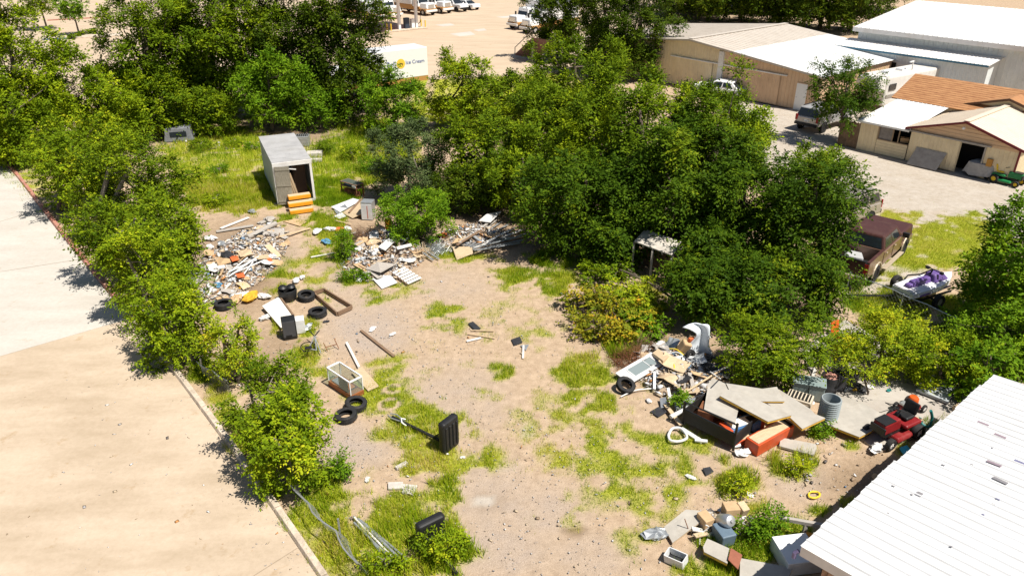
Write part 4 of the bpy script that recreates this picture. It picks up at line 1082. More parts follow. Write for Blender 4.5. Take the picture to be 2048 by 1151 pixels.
# --- trailer box ----------------------------------------------------------------
def trailer_box():
    o = G(557, 412)
    ya = math.atan2(4.9, -2.14)
    r = thing('storage_trailer', 'grey box trailer with one weathered door hanging open, on the grass', 'trailer', o, ya - math.pi / 2)
    # local: x right (width), y away (length)
    Wd, Ln, Hh, f = 2.05, 5.7, 2.45, .12
    mat('trailer_side', (.52, .57, .57), .6, var=.12, scale=2, dirt=(.28, .27, .24), bump=.1)
    mat('trailer_top', (.37, .365, .36), .7, var=.16, scale=1.5, dirt=(.30, .28, .25), bump=.15)
    wood('trailer_door', (.16, .14, .10), (.38, .35, .28), stretch=(9, 9, .8))
    ribbed((0, Ln, f), (0, -Ln, 0), (0, 0, Hh - f), (-1, 0, 0), .45, .02, .8).build('side_wall', 'trailer_side', r)
    ribbed((Wd, 0, f), (0, Ln, 0), (0, 0, Hh - f), (1, 0, 0), .45, .02, .8).build('side_wall', 'trailer_side', r)
    w = MB(); panel(w, [(0, Ln, f), (Wd, Ln, f), (Wd, Ln, Hh), (0, Ln, Hh)], .03, (0, 1, 0)); w.build('back_wall', 'trailer_side', r)
    w = MB(); n = 8
    for k in range(n):
        a, c = Ln * k / n, Ln * (k + 1) / n
        w.box((Wd / 2, (a + c) / 2, Hh + .015), (Wd + .06, c - a - .01, .03), (random.uniform(-.012, .012), 0, 0))
    w.build('roof', 'trailer_top', r)
    w = MB(); w.box((Wd / 2, .2 + Ln / 2, f), (Wd - .05, Ln - .1, .08)); w.build('floor', 'post_wood', r)
    w = MB(); w.box((Wd / 2, -.02, Hh - .11), (Wd + .06, .1, .22)); w.box((.04, -.02, (Hh + f) / 2 - .1), (.12, .1, Hh - f - .2)); w.box((Wd - .05, -.02, (Hh + f) / 2 - .1), (.12, .1, Hh - f - .2)); w.box((Wd / 2, -.02, f), (Wd, .1, .12)); w.build('door_frame', 'white_metal2', r)
    w = MB(); w.box((0, 0, 0), (.78, .05, 2.15)); d = w.build('door', 'trailer_door', r, (.42, -.22, 1.2), (0, 0, -.28))
    for z in (-.9, 0, .9):
        k = MB(); k.box((0, -.035, z), (.78, .02, .08)); k.build('batten', 'trailer_door', d)
    w = MB(); w.box((1.45, .9, 1.0), (.7, .06, 1.9)); w.box((1.1, .6, .8), (.08, .1, 1.7), (.15, .1, 0)); w.build('inner_panel', mat('inner_brown', (.10, .06, .04), .8), r)
    for k in range(3):
        w = MB(); w.box((0, 0, 0), (.1, .03, 1.75)); w.build('plank', wood('plank_tan', (.42, .30, .18), (.62, .47, .30)), r, (.82 + .1 * k, .02 - .02 * k, .95), (.05, -.16 - .03 * k, 0))
    w = MB(); w.box((.95, -.1, 2.05), (.5, .04, .05), (0, .2, 0)); w.build('loose_batten', 'white_metal2', r)
    w = MB(); w.box((.5, Ln * .7, 0), (.1, .9, .24)); w.box((Wd - .5, Ln * .7, 0), (.1, .9, .24)); w.build('bearer', 'post_wood', r)
trailer_box()
# ------------------------------------------------------------------ vehicles
mat('rubber', (.018, .018, .019), .85, var=.25, scale=12, dirt=(.12, .10, .08), dirt_amt=.35)
mat('chrome', (.62, .63, .64), .22, metal=.9, var=.03)
mat('black_plastic', (.014, .014, .015), .5, var=.2, dirt=(.1, .09, .075), dirt_amt=.15)
mat('maroon', (.066, .026, .022), .5, var=.12, dirt=(.16, .10, .07), dirt_amt=.4, coat=.1, spec=.25)
mat('bronze', (.20, .11, .075), .32, metal=.25, var=.08, dirt=(.2, .13, .09), dirt_amt=.3, coat=.3)
mat('gold_trim', (.50, .42, .30), .4, metal=.3)
mat('silver_paint', (.50, .49, .48), .3, metal=.35, var=.04, coat=.4)
mat('tan_paint', (.36, .31, .26), .35, metal=.2, var=.06, coat=.4)
mat('car_white', (.78, .78, .77), .3, var=.02, coat=.4)
mat('car_black', (.02, .02, .022), .3, var=.1, coat=.4)
mat('truck_brown', (.42, .22, .07), .4, var=.05)
mat('tail_red', (.40, .008, .008), .3)
mat('lamp_glass', (.6, .6, .58), .2)
mat('grey_paint', (.30, .31, .33), .55, var=.15, dirt=(.2, .17, .14), dirt_amt=.4)
glass('glass')
def frus(b, x0, x1, z0, X0, X1, z1, w0, w1):
    vs = [(x0, -w0, z0), (x1, -w0, z0), (x1, w0, z0), (x0, w0, z0), (X0, -w1, z1), (X1, -w1, z1), (X1, w1, z1), (X0, w1, z1)]
    return b.add(vs, [(3, 2, 1, 0), (4, 5, 6, 7), (0, 1, 5, 4), (1, 2, 6, 5), (2, 3, 7, 6), (3, 0, 4, 7)])
def on_side(x0, x1, z0, X0, X1, z1, w0, w1, a0, a1, t0, t1, s, o=.008):
    """window quad on the slanted side of a frustum; a along the length (0..1), t up (0..1)"""
    def P(a, t):
        xa, xb = x0 + (X0 - x0) * t, x1 + (X1 - x1) * t
        return Vector((xa + (xb - xa) * a, s * (w0 + (w1 - w0) * t + o), z0 + (z1 - z0) * t))
    return [P(a0, t0), P(a1, t0), P(a1, t1), P(a0, t1)]
def pane(par, pts, m='glass', t=.006, name='window'):
    b = MB(); n = (pts[1] - pts[0]).cross(pts[2] - pts[0]).normalized(); b.prism(pts, n * -t); return b.build(name, m, par)
def wheel(par, x, y, r=.38, w=.24, rim='chrome'):
    s = 1 if y > 0 else -1
    b = MB(); b.lathe([(r * .58, -w / 2), (r * .94, -w / 2), (r, -w * .36), (r, w * .36), (r * .94, w / 2), (r * .58, w / 2)], 20, (x, y, r), (math.pi / 2, 0, 0), True)
    o = b.build('wheel', 'rubber', par, smooth=True)
    b = MB(); b.lathe([(0, -w * .34), (r * .2, -w * .38), (r * .22, -w * .2), (r * .5, -w * .2), (r * .6, -w * .48), (r * .6, w * .3), (0, w * .3)], 16, (x, y, r), (math.pi / 2 if s < 0 else -math.pi / 2, 0, 0))
    for k in range(5):
        a = k * 2 * math.pi / 5
        b.box((x + math.cos(a) * r * .36, y + s * w * .3, r + math.sin(a) * r * .36), (r * .42, .03, r * .14), (0, -a, 0))
    b.build('rim', rim, o, smooth=True)
    return o
def arch(par, x, s, w, r, z=None):
    b = MB(); b.cyl((x, s * (w - .12), r), (x, s * (w + .004), r), r * 1.22, None, 18); b.build('wheel_arch', 'dark_void', par)
def pickup():
    a, c = G(1742, 563), G(1800, 508)
    h = (c - a).normalized(); left = Vector((-h.y, h.x, 0))
    cen = (a + c) / 2 + left * .87 - h * .2
    r = thing('pickup_truck', 'maroon crew-cab pickup with bronze flanks and chrome wheels, half under the trees', 'pickup', cen, math.atan2(h.y, h.x))
    w = .98
    b = MB(); b.box((2.25, 0, 1.02), (1.75, 2 * w, .62), None, .96, .94); b.build('hood', 'maroon', r, bev=.09)
    b = MB(); b.box((2.25, 0, .74), (1.72, 2 * w + .02, .2)); b.build('front_fender', 'bronze', r, bev=.04)
    b = MB(); b.box((.1, 0, .92), (2.6, 2 * w, .72)); b.build('cab_body', 'bronze', r, bev=.05)
    fr = (-1.2, 1.45, 1.26, -1.0, .75, 1.9, w - .02, w - .2)
    b = MB(); frus(b, *fr); b.build('cab', 'maroon', r, bev=.07)
    for s in (-1, 1):
        pane(r, on_side(*fr, .08, .42, .18, .84, s)); pane(r, on_side(*fr, .46, .86, .18, .84, s))
        b = MB(); b.box((.1, s * (w + .01), .95), (.015, .012, .55)); b.box((-1.17, s * (w + .01), .95), (.015, .012, .55)); b.build('door_seam', 'dark_void', r)
        for x in (.35, -.8):
            b = MB(); b.box((x, s * (w + .02), 1.12), (.16, .03, .04)); b.build('door_handle', 'gold_trim', r)
        b = MB(); b.box((.1, s * (w + .12), .47), (2.5, .2, .07)); b.build('running_board', 'gold_trim', r, bev=.02)
        b = MB(); b.box((1.2, s * (w + .16), 1.38), (.14, .3, .24)); b.build('mirror', 'black_plastic', r, bev=.03)
        for x in (-1.78, 2.18):
            arch(r, x, s, w, .42); wheel(r, x, s * (w - .1), .42, .27)
            b = MB(); b.tube([(x + math.cos(t) * .54, s * (w + .015), .42 + math.sin(t) * .54) for t in [math.pi * k / 10 for k in range(11)]], .04, 5); b.build('fender_flare', 'gold_trim', r)
        # bed side
        b = MB(); b.box((-2.17, s * (w - .05), .98), (1.86, .12, .78)); b.build('bed_side', 'bronze', r, bev=.03)
        b = MB(); b.box((-2.17, s * (w - .05), 1.385), (1.86, .13, .03)); b.build('bed_rail', 'maroon', r)
        b = MB(); b.box((-3.1, s * (w - .1), 1.08), (.03, .16, .42)); b.build('tail_light', 'tail_red', r)
        b = MB(); b.box((3.12, s * (w - .2), 1.05), (.05, .3, .2)); b.build('headlight', 'lamp_glass', r)
    pane(r, [Vector((1.43, -w + .1, 1.29)), Vector((1.43, w - .1, 1.29)), Vector((.8, w - .27, 1.85)), Vector((.8, -w + .27, 1.85))], name='windscreen')
    pane(r, [Vector((-1.2, w - .15, 1.36)), Vector((-1.2, -w + .15, 1.36)), Vector((-1.06, -w + .28, 1.8)), Vector((-1.06, w - .28, 1.8))], name='rear_window')
    b = MB(); b.box((-2.17, 0, .72), (1.84, 1.8, .06)); b.build('bed_floor', 'black_plastic', r)
    b = MB(); b.box((-1.28, 0, 1.0), (.06, 1.8, .7)); b.build('bed_front', 'bronze', r)
    b = MB(); b.box((-3.07, 0, 1.05), (.07, 1.62, .66)); b.build('tailgate', 'maroon', r, bev=.02)
    b = MB(); b.box((-3.08, 0, 1.385), (.09, 1.64, .04)); b.build('tailgate_trim', 'black_plastic', r)
    b = MB(); b.box((-3.2, 0, .62), (.2, 2 * w, .2)); b.build('rear_bumper', 'gold_trim', r, bev=.03)
    b = MB(); b.box((3.2, 0, .62), (.18, 2 * w, .24)); b.build('front_bumper', 'chrome', r, bev=.03)
    b = MB(); b.box((3.11, 0, 1.0), (.05, 1.3, .34)); b.build('grille', 'chrome', r)
    b = MB(); b.box((-1.9, .1, .95), (.9, .8, .35), (.1, .1, .4)); b.build('cargo', mat('tarp_grey', (.42, .42, .42), .6), r, bev=.05)
pickup()
def suv(name, label, loc, yaw_, paint, group=None):
    r = thing(name, label, 'car', loc, yaw_, group)
    w = .95
    b = MB(); b.box((0, 0, .83), (4.9, 2 * w, .66), None, .985, .96); b.build('body', paint, r, bev=.1)
    fr = (-2.4, 1.15, 1.14, -2.2, .35, 1.78, w - .04, w - .2)
    b = MB(); frus(b, *fr); b.build('cabin', paint, r, bev=.07)
    for s in (-1, 1):
        for a0, a1 in ((.06, .33), (.36, .62), (.65, .9)): pane(r, on_side(*fr, a0, a1, .14, .82, s))
        for x in (-1.5, 1.5): arch(r, x, s, w, .37); wheel(r, x, s * (w - .1), .37, .24, 'silver_paint')
        b = MB(); b.box((-2.44, s * (w - .12), 1.02), (.05, .16, .42)); b.build('tail_light', 'tail_red', r)
        b = MB(); b.box((2.4, s * (w - .2), .9), (.06, .3, .16)); b.build('headlight', 'lamp_glass', r)
        b = MB(); b.box((-.9, s * .66, 1.83), (2.2, .05, .05)); b.build('roof_rail', 'black_plastic', r)
        b = MB(); b.box((1.0, s * (w + .1), 1.2), (.12, .2, .16)); b.build('mirror', paint, r)
    pane(r, [Vector((-2.42, w - .12, 1.17)), Vector((-2.42, -w + .12, 1.17)), Vector((-2.25, -w + .26, 1.7)), Vector((-2.25, w - .26, 1.7))], name='rear_window')
    pane(r, [Vector((1.13, -w + .1, 1.18)), Vector((1.13, w - .1, 1.18)), Vector((.42, w - .26, 1.73)), Vector((.42, -w + .26, 1.73))], name='windscreen')
    b = MB(); b.box((-2.48, 0, .6), (.14, 1.8, .2)); b.build('bumper', 'black_plastic', r, bev=.03)
    b = MB(); b.box((2.45, 0, .58), (.14, 1.8, .24)); b.build('bumper', 'black_plastic', r, bev=.03)
    b = MB(); b.box((-2.49, 0, .86), (.02, .34, .12)); b.build('number_plate', 'white_paint', r)
    return r
rr = G(1640, 268) + Vector((.0, .0, 0))
hB = Vector((math.cos(B_YAW), math.sin(B_YAW), 0)); lB = Vector((-hB.y, hB.x, 0))
suv('parked_car', 'silver SUV parked beside the shade tree on the pale drive', rr + hB * 2.0 + lB * 1.0, B_YAW, 'silver_paint')
hP = (G(1800, 508) - G(1742, 563)).normalized()
suv('parked_car', 'tan SUV mostly hidden by leaves beyond the maroon pickup', G(1716, 452) + hP * -1.2 + Vector((-.4, .9, 0)), math.atan2(hP.y, hP.x) + 2.9, 'tan_paint')
def sedan(label, loc, yaw_, paint, group=None):
    r = thing('parked_car', label, 'car', loc, yaw_, group)
    w = .9
    b = MB(); b.box((0, 0, .66), (4.6, 2 * w, .52), None, .97, .94); b.build('body', paint, r, bev=.1)
    fr = (-1.9, 1.1, .9, -1.2, .3, 1.42, w - .06, w - .26)
    b = MB(); frus(b, *fr); b.build('cabin', paint, r, bev=.07)
    for s in (-1, 1):
        for a0, a1 in ((.16, .48), (.52, .86)): pane(r, on_side(*fr, a0, a1, .12, .84, s))
        for x in (-1.4, 1.4): arch(r, x, s, w, .32); wheel(r, x, s * (w - .1), .32, .22, 'silver_paint')
        b = MB(); b.box((-2.26, s * (w - .2), .75), (.05, .3, .14)); b.build('tail_light', 'tail_red', r)
        b = MB(); b.box((2.26, s * (w - .2), .72), (.05, .3, .14)); b.build('headlight', 'lamp_glass', r)
    pane(r, [Vector((-1.88, w - .14, .94)), Vector((-1.88, -w + .14, .94)), Vector((-1.28, -w + .3, 1.37)), Vector((-1.28, w - .3, 1.37))], name='rear_window')
    pane(r, [Vector((1.08, -w + .12, .94)), Vector((1.08, w - .12, .94)), Vector((.38, w - .3, 1.37)), Vector((.38, -w + .3, 1.37))], name='windscreen')
    return r
sedan('white car by the sliding door of the tan building', G(1440, 192), A_YAW + .2, 'car_white')
sedan('dark car in the shade behind the tan building, nearer one', G(1612, 60) + Vector((4, 14, 0)), A_YAW, 'car_black', 'dark cars behind the tan building')
sedan('dark car in the shade behind the tan building, farther one', G(1590, 52) + Vector((4, 16, 0)), A_YAW, 'car_black', 'dark cars behind the tan building')
def box_truck(label, front_px, yaw_, group='box trucks in the far yard'):
    h = Vector((math.cos(yaw_), math.sin(yaw_), 0))
    r = thing('box_truck', label, 'truck', G(*front_px) - h * .2, yaw_, group)
    b = MB(); b.box((-1.0, 0, 1.35), (1.7, 1.9, .9), None, .92, .86); b.build('hood', 'car_white', r, bev=.14)
    b = MB(); b.box((-1.0, 0, .82), (1.75, 2.15, .4)); b.build('fender', 'truck_brown', r, bev=.1)
    fr = (-3.3, -1.75, 1.2, -3.2, -2.1, 2.65, 1.1, 1.0)
    b = MB(); frus(b, *fr); b.build('cab', 'car_white', r, bev=.1)
    b = MB(); b.box((-2.5, 0, .98), (1.6, 2.24, .5)); b.build('cab_skirt', 'truck_brown', r, bev=.05)
    for s in (-1, 1):
        pane(r, on_side(*fr, .25, .85, .45, .85, s))
        for x in (-.95, -6.6): wheel(r, x, s * .95, .48, .3, 'silver_paint')
        b = MB(); b.box((-.2, s * .75, 1.1), (.12, .35, .22)); b.build('headlight', 'lamp_glass', r)
        b = MB(); b.box((-1.8, s * 1.3, 1.9), (.12, .22, .42)); b.build('mirror', 'black_plastic', r)
    pane(r, [Vector((-1.84, -.92, 1.72)), Vector((-1.84, .92, 1.72)), Vector((-2.09, .86, 2.52)), Vector((-2.09, -.86, 2.52))], name='windscreen')
    b = MB(); b.box((-.13, 0, 1.32), (.08, 1.1, .55)); b.build('grille', 'chrome', r)
    b = MB(); b.box((-.05, 0, .68), (.22, 2.2, .3)); b.build('bumper', 'white_metal2', r, bev=.04)
    b = MB(); b.box((-6.0, 0, 2.5), (5.2, 2.3, 2.1)); b.build('cargo_box', 'car_white', r, bev=.04)
    b = MB(); b.box((-6.0, 0, 1.1), (5.22, 2.32, .7)); b.build('cargo_skirt', 'truck_brown', r, bev=.03)
    return r
t1 = box_truck('white and brown box truck left of the fuel canopy, leftmost of the row', (763, 43), A_YAW + math.pi + .12)
for px, lab in (((797, 39), 'white and brown box truck just left of the fuel canopy posts'), ((866, 32), 'white and brown box truck right of the fuel canopy posts'), ((899, 28), 'white and brown box truck beside the white pickup in the far yard')):
    h = A_YAW + math.pi + .12
    dup(t1, G(*px) - Vector((math.cos(h), math.sin(h), 0)) * .2, h, lab, 'box trucks in the far yard')
hb = B_YAW + math.pi
dup(t1, G(1021, 60) - Vector((math.cos(hb), math.sin(hb), 0)) * .2, hb, 'white and brown box truck facing left beside the dark oak', 'box trucks in the far yard')
dup(t1, G(1047, 68) - Vector((math.cos(hb), math.sin(hb), 0)) * .2, hb, 'box truck nose peeping out of the dark oak', 'box trucks in the far yard')
sedan('white saloon car at the right end of the far row of trucks', G(940, 20) + Vector((-.5, 1.0, 0)), A_YAW + math.pi + .1, 'car_white')
suv('parked_car', 'white pickup-like car between the trucks and the white saloon', G(920, 24) + Vector((-1, 1.5, 0)), A_YAW + math.pi + .1, 'car_white')
# lettered cargo truck behind the middle trees
def text_mesh(txt, size, m, par, loc, rot, name='lettering', ext=.004):
    cu = bpy.data.curves.new(name, 'FONT'); cu.body = txt; cu.size = size; cu.extrude = ext; cu.align_x = 'LEFT'
    to = bpy.data.objects.new('tmp', cu); C.objects.link(to)
    dg = bpy.context.evaluated_depsgraph_get(); me = bpy.data.meshes.new_from_object(to.evaluated_get(dg))
    bpy.data.objects.remove(to); me.name = name
    me.materials.clear(); me.materials.append(MATS[m] if isinstance(m, str) else m)
    o = bpy.data.objects.new(name, me); C.objects.link(o); o.parent = par; o.location = loc; o.rotation_euler = rot
    return o
def lettered_truck():
    zt = 3.7
    p0, p1 = G(786, 101, zt), G(854, 93.5, zt)
    d = (p1 - p0).normalized(); ya = math.atan2(d.y, d.x)
    L = 7.6
    o = p1 - d * L; o.z = 0
    r = thing('cargo_truck', 'white delivery truck with blue lettering and a gold badge behind the trees', 'truck', o, ya)
    b = MB(); b.box((L / 2, 1.2, 2.45), (L, 2.4, 2.5)); b.build('cargo_box', 'car_white', r, bev=.05)
    b = MB(); b.box((L / 2, 1.2, 1.0), (L - .02, 2.36, .4)); b.build('skirt', 'truck_brown', r)
    b = MB(); frus(b, -2.2, -.1, .5, -1.7, -.1, 2.6, 1.1, 1.0); c = b.build('cab', 'car_white', r, (0, 1.2, 0), bev=.08)
    for y in (.2, 2.2):
        for x in (-1.2, 5.6): 
            b = MB(); b.lathe([(.2, -.14), (.45, -.14), (.48, -.1), (.48, .1), (.45, .14), (.2, .14)], 18, (x, y, .48), (math.pi / 2, 0, 0), True); b.build('wheel', 'rubber', r)
    mat('blue_ink', (.05, .08, .30), .5); mat('gold_ink', (.75, .52, .06), .5); mat('dark_ink', (.12, .07, .02), .5)
    rt = (math.pi / 2, 0, 0)
    xb = L - 2.75
    text_mesh('Blue', .62, 'blue_ink', r, (xb - 2.75, -.012, 2.32), rt); text_mesh('Bell', .62, 'blue_ink', r, (xb - 1.35, -.012, 2.32), rt)
    text_mesh('Ice Cream', .45, 'blue_ink', r, (xb + .52, -.012, 2.4), rt)
    b = MB(); b.lathe([(0, 0), (.42, 0), (.42, .015), (0, .015)], 24, (xb + .05, 0, 2.5), (math.pi / 2, 0, 0)); bd = b.build('badge', 'gold_ink', r)
    b = MB(); b.box((xb + .08, -.02, 2.5), (.34, .012, .1), (0, .3, 0)); b.box((xb - .02, -.02, 2.38), (.05, .012, .2)); b.box((xb + .2, -.02, 2.4), (.05, .012, .16)); b.build('badge_figure', 'dark_ink', bd)
lettered_truck()
# motorhome behind the shingled roof
def rv():
    o = G(1772, 178, 1.9); o.z = 0
    r = thing('motorhome', 'old white motorhome with roof vents parked behind the shingled roof', 'motorhome', o, B_YAW - .12)
    m = mat('rv_white', (.64, .61, .56), .6, var=.1, scale=2, dirt=(.4, .34, .27))
    b = MB(); b.box((4, 1.2, 1.65), (8, 2.4, 2.3), None, .97, .92); b.build('body', m, r, bev=.16, seg=3)
    b = MB(); b.box((-.3, 1.2, 2.2), (1.2, 2.2, 1.1), None, .8, .9); b.build('cab_over', m, r, bev=.16, seg=3)
    b = MB(); b.box((4, -.005, 1.25), (7.6, .03, .25)); b.build('stripe', mat('rv_stripe', (.30, .27, .24), .6), r)
    for x in (1.6, 3.6): 
        b = MB(); b.box((x, 1.2, 2.88), (.75, .75, .2), None, .8, .8); b.build('roof_vent', 'white_metal', r, bev=.05)
    b = MB(); b.cyl((4.5, .8, 2.8), (4.4, .8, 3.45), .05); b.box((4.2, .8, 3.48), (1.2, .12, .08), (0, .05, .3)); b.build('antenna', 'white_metal', r)
    for x in (1.4, 6.4):
        b = MB(); b.lathe([(.18, -.12), (.4, -.12), (.4, .12), (.18, .12)], 16, (x, .25, .4), (math.pi / 2, 0, 0), True); b.build('wheel', 'rubber', r)
    for x in (.9, 5.6):
        b = MB(); b.box((x, .0, 1.95), (.9, .03, .5)); b.build('window', 'glass', r)
rv()
# grey truck cap dumped under the back trees
r = thing('truck_cap', 'grey ribbed pickup cap dumped in the shade under the back trees', 'truck cap', G(362, 277), .25)
b = MB(); frus(b, -1.0, 1.0, 0, -.85, .8, .95, .85, .72); b.build('shell', mat('cap_grey', (.17, .175, .19), .6, var=.25, dirt=(.1, .09, .08)), r, bev=.06)
for k in range(6):
    b = MB(); b.box((-.7 + .28 * k, 0, .965), (.05, 1.36, .03)); b.build('roof_rib', 'grey_paint', r)
b = MB(); b.box((0, -.80, .52), (1.1, .03, .34), (-.14, 0, 0)); b.build('window', 'glass', r)
b = MB(); b.box((1.02, 0, .4), (.03, 1.4, .06)); b.build('rear_edge', 'steel', r)
# jet ski and its trailer
def jetski():
    s, e = G(1797, 612), G(1886, 585)
    d = (e - s).normalized()
    L = 2.95
    r = thing('jet_ski', 'white jet ski with purple seat and hood resting on a low trailer', 'jet ski', s + Vector((0, 0, .34)), math.atan2(d.y, d.x))
    st = [(0, .52, .42), (.3, .56, .45), (1.0, .60, .47), (1.7, .58, .50), (2.3, .42, .55), (2.7, .22, .58), (2.95, .03, .58)]
    def ring(x, w, h): return [(x, 0, .02 + (x > 2) * (x - 2) * .28), (x, w * .7, .12 + (x > 2) * (x - 2) * .2), (x, w, h * .6), (x, w * .95, h), (x, w * .5, h + .04), (x, 0, h + .05), (x, -w * .5, h + .04), (x, -w * .95, h), (x, -w, h * .6), (x, -w * .7, .12 + (x > 2) * (x - 2) * .2)]
    b = MB(); vs = []; fs = []
    for x, w, h in st: vs += ring(x, w, h)
    n = 10
    for k in range(len(st) - 1):
        for i in range(n): fs.append((k * n + i, k * n + (i + 1) % n, (k + 1) * n + (i + 1) % n, (k + 1) * n + i))
    fs.append(tuple(range(n))); fs.append(tuple(range((len(st) - 1) * n, len(st) * n)))
    b.add(vs, fs); b.build('hull', mat('ski_white', (.76, .76, .78), .35, var=.05, dirt=(.4, .38, .36), dirt_amt=.4), r, smooth=True)
    pu = mat('ski_purple', (.13, .075, .26), .5, var=.12, dirt=(.25, .2, .28), dirt_amt=.3)
    b = MB(); b.box((.95, 0, .62), (1.15, .36, .28), None, .9, .7); b.box((.35, 0, .58), (.35, .34, .16), None, .7, .8); b.build('seat', pu, r, bev=.07, seg=3)
    b = MB(); frus(b, 1.5, 2.45, .5, 1.55, 2.1, .86, .34, .2); b.build('hood', pu, r, bev=.07, seg=3)
    b = MB(); b.box((.25, 0, .48), (.45, .9, .02)); b.build('rear_deck', 'white_metal2', r)
    b = MB(); b.cyl((1.5, 0, .8), (1.62, 0, 1.02), .035); b.cyl((1.55, -.36, 1.05), (1.6, .36, 1.05), .022); b.build('handlebar', 'black_plastic', r)
    for sgn in (-1, 1):
        b = MB(); b.box((1.75, sgn * .33, .95), (.1, .14, .1)); b.build('mirror', 'black_plastic', r)
        b = MB(); b.box((1.3, sgn * .56, .33), (2.0, .03, .07), (0, 0, -sgn * .05)); b.build('bumper_strip', pu, r)
    b = MB(); b.box((-.02, 0, .2), (.04, .7, .16)); b.build('transom_plate', 'black_plastic', r)
    t = thing('boat_trailer', 'black steel trailer with one wheel showing beneath the jet ski', 'trailer', s, math.atan2(d.y, d.x))
    for y in (-.4, .4):
        b = MB(); b.box((1.3, y, .31), (2.6, .07, .07)); b.build('rail', 'black_plastic', t)
    b = MB(); b.cyl((1.3, -.8, .3), (1.3, 1.3, .3), .04); b.build('axle', 'black_plastic', t)
    b = MB(); b.tube([(0, .4, .3), (-.5, .9, .2), (-1.3, 1.5, .12)], .045, 6); b.build('tongue', 'black_plastic', t)
    b = MB(); b.cyl((-1.3, 1.2, .1), (-1.3, 1.75, .1), .05); b.build('coupler', 'black_plastic', t)
    wheel(t, 1.3, 1.25, .3, .2, 'silver_paint'); wheel(t, 1.3, -.8, .3, .2, 'silver_paint')
    b = MB(); b.tube([(1.3, 1.0, .35), (1.9, 1.2, .5), (2.3, .9, .6), (2.5, .6, .9)], .035, 6); b.build('winch_arm', 'black_plastic', t)
jetski()
# mowers
def ride_mower(name, label, loc, ya, body, wheelrim, seatc='black_plastic', tilt=0.):
    r = thing(name, label, 'mower', loc, (0, tilt, ya))
    B = MATS[body]
    b = MB(); b.box((.5, 0, .62), (.8, .5, .36), None, .94, .85); b.build('hood', B, r, bev=.05)
    b = MB(); b.box((.9, 0, .58), (.07, .52, .24)); b.build('grille', 'black_plastic', r, bev=.02)
    b = MB(); b.box((.62, 0, .805), (.5, .42, .02)); b.build('hood_top', 'black_plastic', r)
    b = MB(); b.box((-.35, 0, .5), (.75, .78, .14)); b.build('fender', B, r, bev=.06)
    b = MB(); b.box((0, 0, .34), (1.5, .42, .1)); b.build('frame', 'black_plastic', r)
    b = MB(); b.box((.05, 0, .22), (.8, .98, .14), None, .9, .9); b.build('mowing_deck', B, r, bev=.05)
    b = MB(); b.box((-.35, 0, .66), (.42, .46, .1)); b.box((-.6, 0, .88), (.1, .46, .4), (0, -.25, 0)); b.build('seat', seatc, r, bev=.05)
    b = MB(); b.cyl((.05, 0, .7), (-.05, 0, .95), .025); b.lathe([(.17, -.015), (.2, 0), (.17, .015)], 16, (-.06, 0, .97), (0, -.4, 0), True); b.build('steering_wheel', 'black_plastic', r)
    for s in (-1, 1):
        wheel(r, .72, s * .42, .19, .15, wheelrim); wheel(r, -.5, s * .44, .25, .22, wheelrim)
    return r
mat('mower_red', (.22, .014, .016), .4, var=.12, dirt=(.35, .12, .1), dirt_amt=.4)
mat('mower_green', (.02, .20, .06), .4); mat('rim_yellow', (.75, .52, .02), .5)
ride_mower('riding_mower', 'red ride-on mower with black seat at the edge of the concrete pad', G(1785, 870) + Vector((0, 0, .02)), yaw(1815, 852, 1750, 882), 'mower_red', 'white_metal2')
ride_mower('riding_mower', 'green and yellow ride-on mower beside the grey covered machine', G(2010, 366), yaw(1985, 358, 2040, 372), 'mower_green', 'rim_yellow', 'rim_yellow')
r = thing('covered_machine', 'machine under a grey draped tarpaulin in front of the shed doorway', 'tarpaulin', G(1960, 352), B_YAW + math.pi / 2)
b = MB(); n = 14; vs, fs = [], []
for k in range(n):
    a = 2 * math.pi * k / n; q = .78 + .05 * math.sin(3 * a)
    x, y = math.cos(a), math.sin(a)
    sx = math.copysign(abs(x) ** .45, x); sy = math.copysign(abs(y) ** .45, y)
    for f, z in ((1.12 + .06 * (k % 2), .1 + .08 * (k % 3)), (1.0 + .04 * (k % 2), .55), (.92, .86), (.55, .95 + .04 * (k % 2)), (.0, .93)):
        vs.append((sx * q * f, sy * .55 * f, z))
for k in range(n):
    for j in range(4): fs.append((k * 5 + j, ((k + 1) % n) * 5 + j, ((k + 1) % n) * 5 + j + 1, k * 5 + j + 1))
b.add(vs, fs); b.build('tarpaulin', mat('tarp_dust', (.40, .38, .36), .9, var=.2), r, smooth=True)
for x in (-.5, .5):
    for y in (-.35, .35):
        b = MB(); b.lathe([(.08, -.08), (.19, -.08), (.19, .08), (.08, .08)], 14, (x, y, .19), (math.pi / 2, 0, 0), True); b.build('wheel', 'rubber', r)
r = thing('push_mower', 'red push mower with orange engine cover on the concrete pad', 'mower', G(1817, 822) + Vector((0, 0, .03)), yaw(1800, 830, 1835, 812))
b = MB(); b.box((0, 0, .2), (.6, .52, .16), None, .85, .85); b.build('deck', 'mower_red', r, bev=.05)
b = MB(); b.lathe([(0, .26), (.13, .25), (.17, .2), (.18, 0)], 14, (.08, 0, .28)); b.build('engine', mat('engine_orange', (.55, .09, .01), .5), r, smooth=True)
b = MB(); b.box((-.2, 0, .3), (.24, .4, .06)); b.build('plate', 'steel', r)
for x, y in ((.32, .3), (.32, -.3), (-.32, .3), (-.32, -.3)): wheel(r, x, y, .14, .07, 'white_metal2')
b = MB(); b.tube([(-.3, .22, .26), (-.75, .22, .4), (-1.15, .22, .62), (-1.15, -.22, .62), (-.75, -.22, .4), (-.3, -.22, .26)], .014, 5); b.build('handle', 'black_plastic', r)
